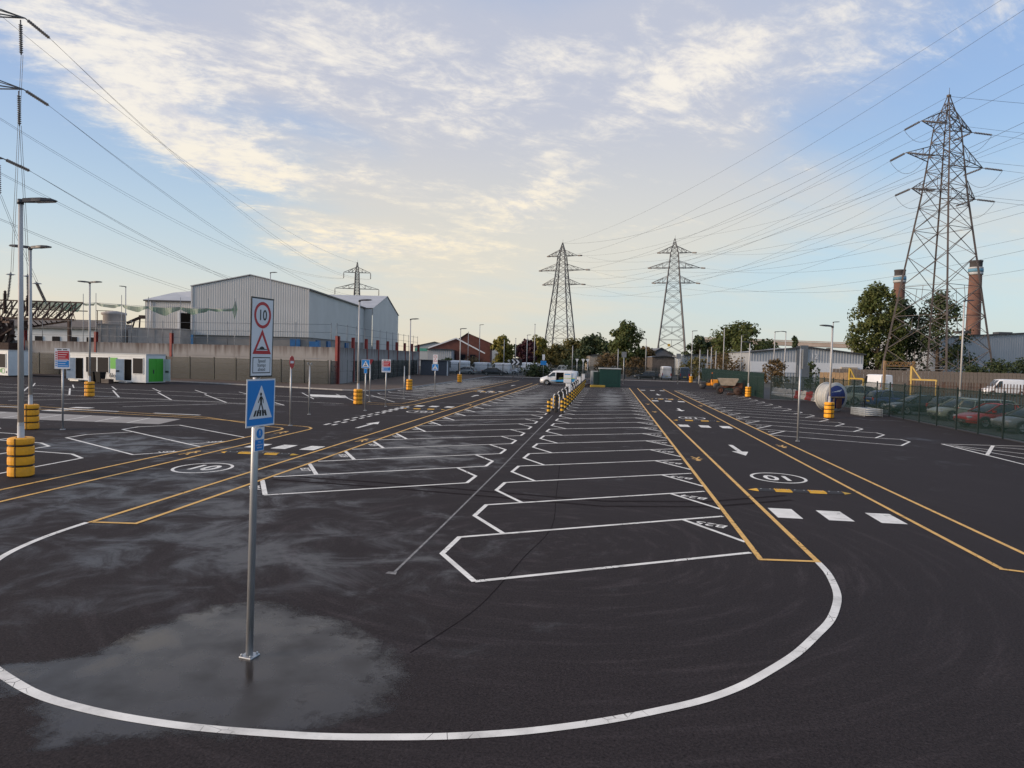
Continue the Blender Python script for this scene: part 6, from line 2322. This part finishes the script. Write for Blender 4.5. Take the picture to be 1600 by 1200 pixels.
TR, PR, MR_ = pylon((57.32, 133.81), CY + R_(24), 50.6, 12.8, 'tallest and nearest lattice pylon on the right beside the chimneys', th=.78, m='pylon_rust')
TB, PB, MB_ = pylon((24.38, 281.82), CY + R_(-12), 50.6, 12.0, 'lattice pylon right of centre, beyond the rear vans', th=1.15)
TA, PA, MA_ = pylon((-19.60, 292.04), CY + R_(-22), 50.6, 12.0, 'lattice pylon at centre left, beyond the white service van', th=1.15)
TC, PC, MC_ = pylon((-123.06, 336.81), CY + R_(6), 48.0, 7.0, 'far slender lattice pylon showing over the warehouse roof', arms=((.60, 8.0, 2.8), (.735, 10.6, 2.2), (.90, 6.5, 1.7)), th=1.3)
TL, PL, ML_ = pylon((-82.79, 75.68), CY + R_(12), 50.6, 12.8, 'large lattice pylon mostly beyond the left edge, its arms reaching in', arms=((.52, 9.2, 5.4), (.69, 11.4, 4.3), (.86, 11.6, 3.2)), th=.8)
# small anti-climb frames and plates on the near pylon
for k in range(4):
    w = 11.6 / 2 * .985
    x, y = ((-w, -w), (w, -w), (w, w), (-w, w))[k]
    x2, y2 = ((w, -w), (w, w), (-w, w), (-w, -w))[k]
    MB().bar((x, y, 3.2), (x2, y2, 3.2), .08).bar((x, y, 3.7), (x2, y2, 3.7), .06).build('anti_climb_rail', 'pylon_steel', TR)
MB().box((3.4, -6.0, 2.6), (.7, .05, .9)).build('notice_plate', 'cabinet_white', TR)
MB().box((-2.4, -5.8, 8.6), (.5, .05, .6)).build('warning_plate', 'gantry_yellow', TR)
MB().box((-1.0, -5.2, 9.6), (1.0, .08, 1.0)).build('warning_plate', 'gantry_yellow', TB)

OFF1 = Vector((59.42, 50.14, 51.19))          # next tower of the first line stands right of and behind the frame
OFF2 = Vector((89.43, 66.08, 46.11))
for ky, nm, dz in (('top', 'top', -6), ('mid', 'middle', -12), ('low', 'lowest', -18)):
    for s in (-1, 1):
        side_n = 'left' if s < 0 else 'right'
        far_pt = OFF1 + Vector((s * 7, s * 2, dz))
        e = hang(TA, MA_, PA[(ky, s)], far_pt, 4.2, .28)
        wire(e, far_pt, 9, '%s conductor from the %s arm of the centre left pylon' % (nm, side_n), .021)
        far_pt = OFF2 + Vector((s * 7, s * 2, dz))
        e = hang(TB, MB_, PB[(ky, s)], far_pt, 4.2, .28)
        wire(e, far_pt, 9, '%s conductor from the %s arm of the right of centre pylon' % (nm, side_n), .021)
        # tall pylon: one set back towards the centre pylons, one set off to the right
        e = hang(TR, MR_, PR[(ky, s)], PA[(ky, 1)], 3.8, .2)
        e2 = hang(TA, MA_, PA[(ky, s)], PR[(ky, s)], 4.2, .28)
        wire(e, e2, 10, '%s conductor sagging between the %s arms of the tall and centre left pylons' % (nm, side_n), .02)
        out_pt = Vector(PR[(ky, s)]) + Vector((120, 25, 6))
        e3 = hang(TR, MR_, PR[(ky, s)], out_pt, 3.8, .2)
        wire(e3, out_pt, 4, '%s conductor leaving the %s arm of the tall pylon for the right edge' % (nm, side_n), .022)
        # loop that carries the conductor round the arm
        mid = (Vector(e) + Vector(e3)) / 2 - Vector((0, 0, 3.4))
        inv_ = MR_.inverted()
        pts = []
        for i in range(13):
            f = i / 12
            q = Vector(e).lerp(Vector(e3), f)
            q.z -= 4 * 2.6 * f * (1 - f)
            pts.append(inv_ @ q)
        MB().tube(pts, .03, 5).build('jumper_loop', 'wire', TR)
wire(PA['peak'], OFF1, 6, 'earth wire from the tip of the centre left pylon to the upper right', .021)
wire(PB['peak'], OFF2, 6, 'earth wire from the tip of the right of centre pylon', .021)
wire(PR['peak'], PA['peak'], 7, 'earth wire between the tall pylon and the centre left pylon', .028)
wire(PR['peak'], Vector(PR['peak']) + Vector((120, 25, 6)), 3, 'earth wire leaving the tip of the tall pylon to the right', .028)
# left-hand line: from the big pylon out of frame to the slender one over the warehouse
for ky, nm in (('top', 'top'), ('mid', 'middle'), ('low', 'lowest')):
    for s in (1, -1):
        side_n = 'near' if s > 0 else 'far'
        e = hang(TL, ML_, PL[(ky, s)], PC[(ky, s)], 5.0, .22, .05)
        wire(e, PC[(ky, s)] - Vector((0, 0, 3.0)), 8, '%s conductor on the %s side, left edge to warehouse pylon' % (nm, side_n), .028)
        wire(e + Vector((.0, .45, -.1)), PC[(ky, s)] - Vector((.4, 0, 3.2)), 8.5, 'paired %s conductor on the %s side of the left hand line' % (nm, side_n), .022)
        mb, e4 = strut((PC[(ky, s)].x, PC[(ky, s)].y, PC[(ky, s)].z), (0, 0, -1), 3.0, .3)
        inv_ = MC_.inverted()
        mb.v = [tuple(inv_ @ Vector(v)) for v in mb.v]
        mb.build('insulator', 'insulator', TC)
wire(PL['peak'], PC['peak'], 6, 'earth wire from the left edge to the tip of the pylon over the warehouse', .028)
# vertical strings and the downleads to the gantry
GANT = [Vector((-77.81, 83.84, 13.07)), Vector((-75.64, 84.13, 12.87)), Vector((-74.53, 84.24, 11.89))]
for i, ky in enumerate(('top', 'mid', 'low')):
    tip = PL[(ky, 1)] + Vector((-.6, 0, -.2))
    inv_ = ML_.inverted()
    mb, e = strut(tuple(tip), (0.02, 0, -1), 4.2, .24, 14)
    mb.v = [tuple(inv_ @ Vector(v)) for v in mb.v]
    mb.build('insulator', 'insulator', TL)
    for k in (0, 1):
        wire(e + Vector((.25 * k, 0, 0)), GANT[i] + Vector((.3 * k, 0, 0)), 0.25, '%s downlead%s dropping to the lattice gantry at the left' % (('long', 'middle', 'short')[i], (' pair twin', '')[k]), .025, 'downleads to the gantry')

# lattice gantry with its bushings
t = thing('lattice_gantry', 'dark steel lattice gantry with green netting above the wall at the left', 'gantry', (0, 0, 0))
A0, A1 = Vector((-89.39, 85.19, 9.60)), Vector((-67.57, 84.06, 9.22))
B0, B1 = Vector((-85.60, 81.56, 7.03)), Vector((-67.24, 81.99, 6.87))
C0, C1 = Vector((-75.69, 83.85, 5.83)), Vector((-67.48, 81.96, 6.79))
for a, b_, w in ((A0, A1, .16), (B0, B1, .28), (C0, C1, .2)):
    MB().bar(a, b_, w).build('chord', 'rust_brown', t)
mb = MB()
n = 22
for i in range(n):
    f0, f1 = i / n, (i + 1) / n
    mb.bar(A0.lerp(A1, f1), B0.lerp(B1, f0 * .98), .13)
    if i % 2:
        mb.bar(A0.lerp(A1, f0), B0.lerp(B1, f1 * .98), .10)
    if i > 12:
        mb.bar(B0.lerp(B1, f0), C0.lerp(C1, (i - 12) / (n - 12)), .10)
D0, D1 = A0.lerp(B0, .45) + Vector((0, 1.5, 0)), A1.lerp(B1, .45) + Vector((0, 1.5, 0))
mb.bar(D0, D1, .12)
for i in range(0, n, 2):
    mb.bar(D0.lerp(D1, i / n), A0.lerp(A1, (i + 1) / n), .09)
    mb.bar(D0.lerp(D1, i / n), B0.lerp(B1, (i + 1) / n), .09)
for i in range(34):
    f0 = random.uniform(.3, .98)
    f1 = min(1, max(.2, f0 + random.uniform(-.12, .12)))
    mb.bar(A0.lerp(A1, f0) + Vector((0, random.uniform(-1.5, 2.5), random.uniform(-.5, .1))), B0.lerp(B1, f1) + Vector((0, random.uniform(-1, 2.5), random.uniform(-.2, .6))), random.choice((.05, .06, .08)))
br = mb.build('lattice', 'rust_brown', t)
br['kind'] = 'stuff'
for px_ in ((-81.48, 82.10, 6.63), (-74.89, 82.97, 6.38), (-67.79, 81.91, 6.45)):
    MB().bar((px_[0], px_[1], 0), (px_[0], px_[1], px_[2] + .5), .3).build('leg', 'rust_brown', t)
nt_ = MB()
a, b_ = A0.lerp(A1, .62), A0.lerp(A1, 1.0)
c, d = A1.lerp(B1, .55), A0.lerp(A1, .62) - Vector((0, 0, .9))
nt_.add([a, b_, c, d], [(0, 1, 2, 3)])
nt_.build('netting', 'net_green', t)
for g, L_ in (((-77.56, 82.66, 7.56), 3.0), ((-74.67, 83.04, 7.30), 2.7)):
    MB().lathe([(.28, 0), (.30, .2)] + [(r, .25 + .14 * i + dz) for i in range(int((L_ - .6) / .14)) for r, dz in ((.16, 0), (.28, .05), (.16, .1))] + [(.12, L_ - .3), (.2, L_ - .2), (.05, L_)], g, 12).build('bushing', 'rust_brown', t)
for q0, q1 in (((-78.12, 83.66, 9.29), GANT[0]), ((-75.46, 84.02, 9.35), GANT[1]), ((-72.25, 83.42, 8.85), GANT[2])):
    d = Vector(q1) - Vector(q0)
    mb, _e = strut(q0, d, d.length, .2, 16)
    mb.build('insulator', 'insulator', t)
    MB().lathe([(.5, 0), (.55, .05), (.5, .1)], tuple(Vector(q0).lerp(Vector(q1), .9)), 14).build('corona_ring', 'galvanised', t)

# scrap conveyors and dark machinery under the gantry
t = thing('scrap_heap', 'dark heap of scrap machinery under the lattice gantry', 'scrap heap', (-75.80, 80.78) + (0,), 0)
for i in range(26):
    MB().bar((random.uniform(-3, 1.8), random.uniform(-1, 1), random.uniform(3.6, 7)), (random.uniform(-3, 1.8), random.uniform(-1, 1), random.uniform(3.6, 7)), random.uniform(.15, .5)).build('scrap_piece', 'rust_brown', t)
MB().box((-.6, 0, 1.9), (4, 2, 3.8)).build('heap_base', 'rust_brown', t)

# green debris net strung on poles above the wall
t = thing('debris_net', 'sagging green debris net strung on thin poles above the wall', 'net', (0, 0, 0))
NP = [(-65.36, 81.32, 8.95), (-63.78, 81.53, 9.07), (-60.59, 81.95, 8.91), (-56.60, 81.47, 8.69), (-52.07, 81.06, 8.65), (-48.16, 80.57, 8.52), (-44.41, 80.07, 8.54)]
for i, p in enumerate(NP):
    MB().cyl((p[0], p[1], 0), (p[0], p[1], p[2] + 1.2), .05, .035, 6).build('pole', 'net_pole', t)
for i in range(len(NP) - 1):
    a, b_ = Vector(NP[i]), Vector(NP[i + 1])
    mb = MB()
    k = 12
    vs = []
    depth = (.15, .35, .6, .9, .7, .2)[i]
    for j in range(k + 1):
        f = j / k
        p = a.lerp(b_, f)
        bow = 4 * f * (1 - f)
        fl = .10 * math.sin(j * .9 + i)
        vs.append(p + Vector((0, fl, -.10 * bow)))
        vs.append(p + Vector((0, fl * 2, -.22 - depth * bow * (.85 + .12 * math.sin(j * .8 + i)))))
    mb.add(vs, [(2 * j, 2 * j + 2, 2 * j + 3, 2 * j + 1) for j in range(k)])
    mb.build('net_bay', 'net_green', t)
    MB().cyl(tuple(a), tuple(b_), .025, .025, 5).build('cable', 'net_pole', t)
e = Vector(NP[-1])
MB().add([tuple(e + Vector((-.35, 0, -.2))), tuple(e + Vector((0, .05, 1.0))), tuple(e + Vector((.35, 0, -.1))), tuple(e + Vector((0, -.05, -1.3)))], [(0, 1, 2, 3)]).build('bunched_net', 'net_green', t)
# thin guard wires and posts on the wall top
for nm, pts in (('guard rail on top of the concrete wall at the left', [(-84, 82.4), (-31, 76.8)]), ('guard rail on top of the receding concrete wall', [(-30.6, 77.5), (-34.4, 126)])):
    a, b_ = Vector((*pts[0], 0)), Vector((*pts[1], 0))
    t = thing('guard_rail', nm, 'railing', tuple(a), 0)
    n = 12
    for i in range(n + 1):
        p = (b_ - a) * (i / n)
        MB().cyl((p.x, p.y, 4.1), (p.x, p.y, 6.9), .035, .035, 6).build('post', 'rail_grey', t)
    for z in (4.9, 5.8, 6.7):
        MB().cyl((0, 0, z), (b_.x - a.x, b_.y - a.y, z), .022, .022, 5).build('wire', 'rail_grey', t)

# lamp columns standing in the roads beyond
cols = [
    ((-26.95, 148.09), 10.14, 1, 'tall floodlight column before the brick building'),
    ((-32.25, 162.48), 9.10, 0, 'bare mast just left of the floodlight column'),
    ((-13.37, 129.69), 9.62, 0, 'tall bare mast left of the first pylon'),
    ((-16.97, 149.35), 8.22, 1, 'lamp column in front of the purple tree'),
    ((-19.36, 149.00), 7.49, 0, 'mast between the yellow tree and the purple tree'),
    ((-21.77, 148.67), 7.29, 0, 'mast in front of the yellow green tree'),
    ((19.09, 121.91), 9.18, 0, 'tall bare mast in front of the big round tree'),
    ((23.08, 128.47), 8.32, 1, 'lamp column at the right of the big round tree'),
    ((16.20, 115.34), 5.92, 0, 'second short mast from the left in the cluster by the roller'),
    ((15.75, 116.27), 5.52, 0, 'short mast right behind the roller seat'),
    ((16.92, 115.41), 5.33, 0, 'short mast at the right of the cluster by the roller'),
    ((14.28, 114.05), 5.45, 0, 'short mast standing left of the roller'),
    ((26.04, 116.75), 8.48, 1, 'lamp column with its head turned right, over the long pale shed'),
    ((26.01, 109.67), 8.21, -1, 'lamp column with its head turned left, over the long pale shed'),
    ((30.09, 101.17), 9.26, 1, 'tall lamp column behind the cable drum lamp post'),
    ((30.73, 66.93), 9.34, 1, 'lamp column standing among the parked cars at the right'),
    ((-6.16, 125.47), 5.83, 0, 'thin mast at the right foot of the first pylon'),
    ((1.72, 121.46), 5.38, 0, 'thin mast above the green kiosk'),
    ((7.45, 142.50), 7.72, -1, 'lamp column left of the second pylon'),
]
for loc, h, hd, lab in cols:
    lamp_post(loc, h, (hd,) if hd else (), CY, lab, 0.085, 'lamp columns and masts beyond the yard', False)


# ------------------------------------------------------------------ trees and bushes
def leaf_mat(name, c0, c1):
    m, nt, N, L, b = nodes_of(name)
    out = N['Material Output']
    g = N.new('ShaderNodeNewGeometry')
    mx = N.new('ShaderNodeMix')
    mx.data_type = 'RGBA'
    L.new(g.outputs['Random Per Island'], mx.inputs[0])
    mx.inputs[6].default_value = (*c0, 1)
    mx.inputs[7].default_value = (*c1, 1)
    L.new(mx.outputs[2], b.inputs['Base Color'])
    b.inputs['Roughness'].default_value = 0.6
    b.inputs['Specular IOR Level'].default_value = 0.25
    tl = N.new('ShaderNodeBsdfTranslucent')
    L.new(mx.outputs[2], tl.inputs['Color'])
    ms = N.new('ShaderNodeMixShader')
    ms.inputs[0].default_value = 0.25
    L.new(b.outputs[0], ms.inputs[1])
    L.new(tl.outputs[0], ms.inputs[2])
    L.new(ms.outputs[0], out.inputs['Surface'])
    MATS[name] = m


leaf_mat('leaf_green', (0.058, 0.084, 0.023), (0.123, 0.128, 0.038))
leaf_mat('leaf_dark', (0.032, 0.052, 0.023), (0.070, 0.087, 0.035))
leaf_mat('leaf_olive', (0.090, 0.087, 0.029), (0.174, 0.142, 0.046))
leaf_mat('leaf_yellow', (0.123, 0.128, 0.029), (0.275, 0.225, 0.049))
leaf_mat('leaf_purple', (0.032, 0.012, 0.017), (0.080, 0.026, 0.032))
leaf_mat('leaf_brown', (0.087, 0.061, 0.029), (0.181, 0.119, 0.052))


def tree(loc, h, rx, label, kind='leaf_green', base=.22, leaf=.34, n=2600, shape='round', name='tree', seed=0, group='trees on the skyline'):
    """tapered trunk, forking limbs, crown of leaf faces clustered round the limb ends"""
    rnd = random.Random(hash(label) % 9973 + seed)
    rnd = random.Random(sum(ord(c) * (i + 1) for i, c in enumerate(label)) + seed)
    t = thing(name, label, 'tree' if name == 'tree' else 'bush', (*loc, 0), rnd.random() * 6, group)
    tr = MB()
    z0 = h * base
    r0 = max(.08, h * .022)
    tr.cyl((0, 0, -.05), (0, 0, z0), r0 * 1.3, r0, 9)
    tr.cyl((0, 0, z0), (rx * .05, 0, h * .62), r0, r0 * .5, 9)
    tr.cyl((rx * .05, 0, h * .62), (0, rx * .05, h * .9), r0 * .5, r0 * .12, 7)
    clumps = []
    nc = 46
    for i in range(nc):
        f = (i + .5) / nc
        zz = z0 + (h - z0) * (.06 + .92 * f)
        k = (zz - z0) / (h - z0)
        if shape == 'cone':
            env = rx * (1.02 - .9 * k) * (1 if k > .08 else .6)
        elif shape == 'pine':
            env = rx * (math.sin(PI * min(1, .22 + .78 * k)) ** .6) * (.75 + .5 * rnd.random())
        else:
            env = rx * math.sqrt(max(.06, 1 - (2 * k - .92) ** 2)) * (.78 + .34 * rnd.random())
        a = rnd.random() * 2 * PI
        rr = env * (rnd.random() ** .45)
        c = Vector((rr * math.cos(a), rr * math.sin(a), zz))
        clumps.append((c, max(.35, rx * rnd.uniform(.20, .36))))
        if i % 2 == 0:
            tr.cyl((rx * .03, 0, max(z0 * .8, zz - (h - z0) * .16)), tuple(c), r0 * .36, r0 * .08, 5)
    tr.build('trunk', 'bark', t)
    vs, fs = [], []
    for i in range(n):
        c, cr = clumps[rnd.randrange(nc)]
        d = Vector((rnd.gauss(0, 1), rnd.gauss(0, 1), rnd.gauss(0, .8)))
        d.normalize()
        p = c + d * cr * (rnd.random() ** .5) * 1.2
        if p.z < z0 * .6:
            continue
        s = leaf * rnd.uniform(.5, 1.25)
        q = (d + Vector((rnd.gauss(0, .6), rnd.gauss(0, .6), rnd.gauss(.35, .6)))).normalized().to_track_quat('Z', 'X')
        tw = rnd.random() * PI
        o = len(vs)
        e = rnd.uniform(.5, .85)
        for ax, ay in ((-1, 0), (0, -e), (1, 0), (0, e)):
            x_, y_ = ax * math.cos(tw) - ay * math.sin(tw), ax * math.sin(tw) + ay * math.cos(tw)
            vs.append(p + q @ Vector((x_ * s, y_ * s, 0)))
        fs.append((o, o + 1, o + 2, o + 3))
    MB().add(vs, fs).build('crown', kind, t)
    return t


def bush(loc, h, rx, label, kind='leaf_brown', n=900, leaf=.25):
    return tree(loc, h, rx, label, kind, .04, leaf, n, 'round', 'bush', 0, 'bushes behind the yard')


tree((-28.10, 188.27), 8.80, 2.68, 'bright yellow green tree right of the brick building', 'leaf_yellow', 0.15, 0.42, 3300, 'round')
tree((-21.22, 187.14), 7.89, 2.65, 'dark purple leaved tree right of the yellow green one', 'leaf_purple', 0.12, 0.41, 3000, 'round')
tree((-20.83, 214.50), 9.19, 3.92, 'yellow green tree behind the purple one', 'leaf_yellow', 0.12, 0.47, 3300, 'round')
tree((-12.03, 235.87), 9.14, 6.04, 'olive tree behind the first pylon', 'leaf_olive', 0.10, 0.52, 3300, 'round')
tree((-3.93, 226.91), 10.50, 5.41, 'dark green broad tree right of the first pylon', 'leaf_dark', 0.10, 0.50, 3900, 'round')
tree((4.68, 177.64), 12.13, 4.50, 'big mid green tree between the two pylons', 'leaf_green', 0.10, 0.39, 6300, 'round')
tree((3.49, 182.57), 13.32, 1.94, 'slim spire of a conifer rising behind the big mid green tree', 'leaf_dark', 0.10, 0.40, 1800, 'cone')
tree((26.09, 210.73), 10.61, 3.91, 'dark green tree right of the second pylon', 'leaf_dark', 0.10, 0.45, 3300, 'round')
tree((32.01, 221.60), 9.91, 4.46, 'olive tree left of the big round tree', 'leaf_olive', 0.10, 0.47, 3000, 'round')
tree((27.73, 155.46), 11.49, 5.48, 'big round olive green tree over the long pale shed', 'leaf_green', 0.08, 0.33, 7800, 'round')
tree((56.17, 224.90), 11.86, 1.96, 'small dark conifer on the skyline over the long pale shed', 'leaf_dark', 0.10, 0.47, 1350, 'cone')
tree((51.30, 239.35), 10.57, 4.77, 'low dark tree right of the big round tree', 'leaf_dark', 0.10, 0.51, 2250, 'round')
tree((52.92, 149.03), 19.32, 5.34, 'tall leafy green tree left of the near pylon', 'leaf_green', 0.10, 0.31, 10500, 'round')
tree((58.67, 155.77), 17.05, 4.84, 'broad green tree directly behind the left leg of the near pylon', 'leaf_dark', 0.10, 0.32, 7500, 'round')
tree((63.79, 148.42), 18.01, 5.27, 'dark open crowned pine inside the near pylon', 'leaf_dark', 0.15, 0.30, 5400, 'pine')
tree((-13.96, 200.19), 6.94, 3.32, 'dim green tree left of the first pylon', 'leaf_olive', 0.10, 0.44, 2250, 'round')
tree((9.84, 193.27), 6.65, 3.15, 'low brownish tree left of the second pylon', 'leaf_brown', 0.10, 0.42, 2100, 'round')
bush((-12.72, 127.48), 2.15, 2.65, 'dark bush right of the chevron board', 'leaf_dark', 1300, 0.23)
bush((-33.44, 146.95), 2.95, 1.89, 'small green bush left of the brick building', 'leaf_green', 700, 0.27)
bush((-29.66, 157.54), 2.77, 2.89, 'brownish bush in front of the brick building', 'leaf_brown', 900, 0.29)
bush((0.47, 161.64), 4.52, 3.61, 'brown hedge left of the green kiosk', 'leaf_brown', 1300, 0.29)
bush((5.69, 152.22), 3.91, 2.43, 'brown bush right of the green kiosk', 'leaf_brown', 1000, 0.27)
bush((21.75, 139.26), 4.77, 4.26, 'brown hedge behind the green palisade', 'leaf_brown', 1500, 0.24)
bush((23.45, 104.12), 3.99, 1.80, 'russet bush beyond the fence before the long pale shed', 'leaf_brown', 1400, 0.18)
bush((28.46, 104.79), 3.84, 1.17, 'dark green bush right of the grey sign board', 'leaf_dark', 800, 0.18)
bush((16.94, 143.64), 4.17, 3.16, 'olive hedge behind the roller', 'leaf_olive', 1200, 0.25)
bush((56.73, 112.63), 4.52, 2.81, 'dark hedge at the right edge before the big grey shed', 'leaf_dark', 2200, 0.19)
bush((54.05, 114.27), 3.88, 2.39, 'dark hedge right of the near pylon foot', 'leaf_dark', 1800, 0.19)
bush((-6.21, 140.54), 4.10, 2.52, 'dark bush behind the white service van', 'leaf_dark', 1000, 0.25)
bush((60.44, 113.14), 4.80, 2.81, 'dark hedge cut by the right edge of the picture', 'leaf_dark', 2000, 0.19)
# low wood along the skyline, reads as one mass
rnd = random.Random(3)
vs, fs = [], []
for i in range(9000):
    az = rnd.uniform(-62, 62)
    d = rnd.uniform(420, 520)
    hh = 6.0 + 3.0 * math.sin(az * .55) + 2.0 * math.sin(az * 1.7 + 1) + 1.5 * math.sin(az * 4.1)
    x, y = d * math.sin(R_(az)), d * math.cos(R_(az))
    p = Vector((x, y, rnd.random() ** .7 * max(3.0, hh)))
    s = rnd.uniform(.8, 1.9)
    q = Quaternion((rnd.gauss(0, 1), rnd.gauss(0, 1), rnd.gauss(0, 1), rnd.gauss(0, 1))).normalized()
    o = len(vs)
    for ax, ay in ((-1, -.6), (1, -.6), (.8, .7), (-.8, .7)):
        vs.append(p + q @ Vector((ax * s, ay * s, 0)))
    fs.append((o, o + 1, o + 2, o + 3))
o = MB().add(vs, fs).build('far_wood', 'leaf_dark')
tag(o, 'low dark wood along the skyline behind everything', 'wood', None, 'stuff')
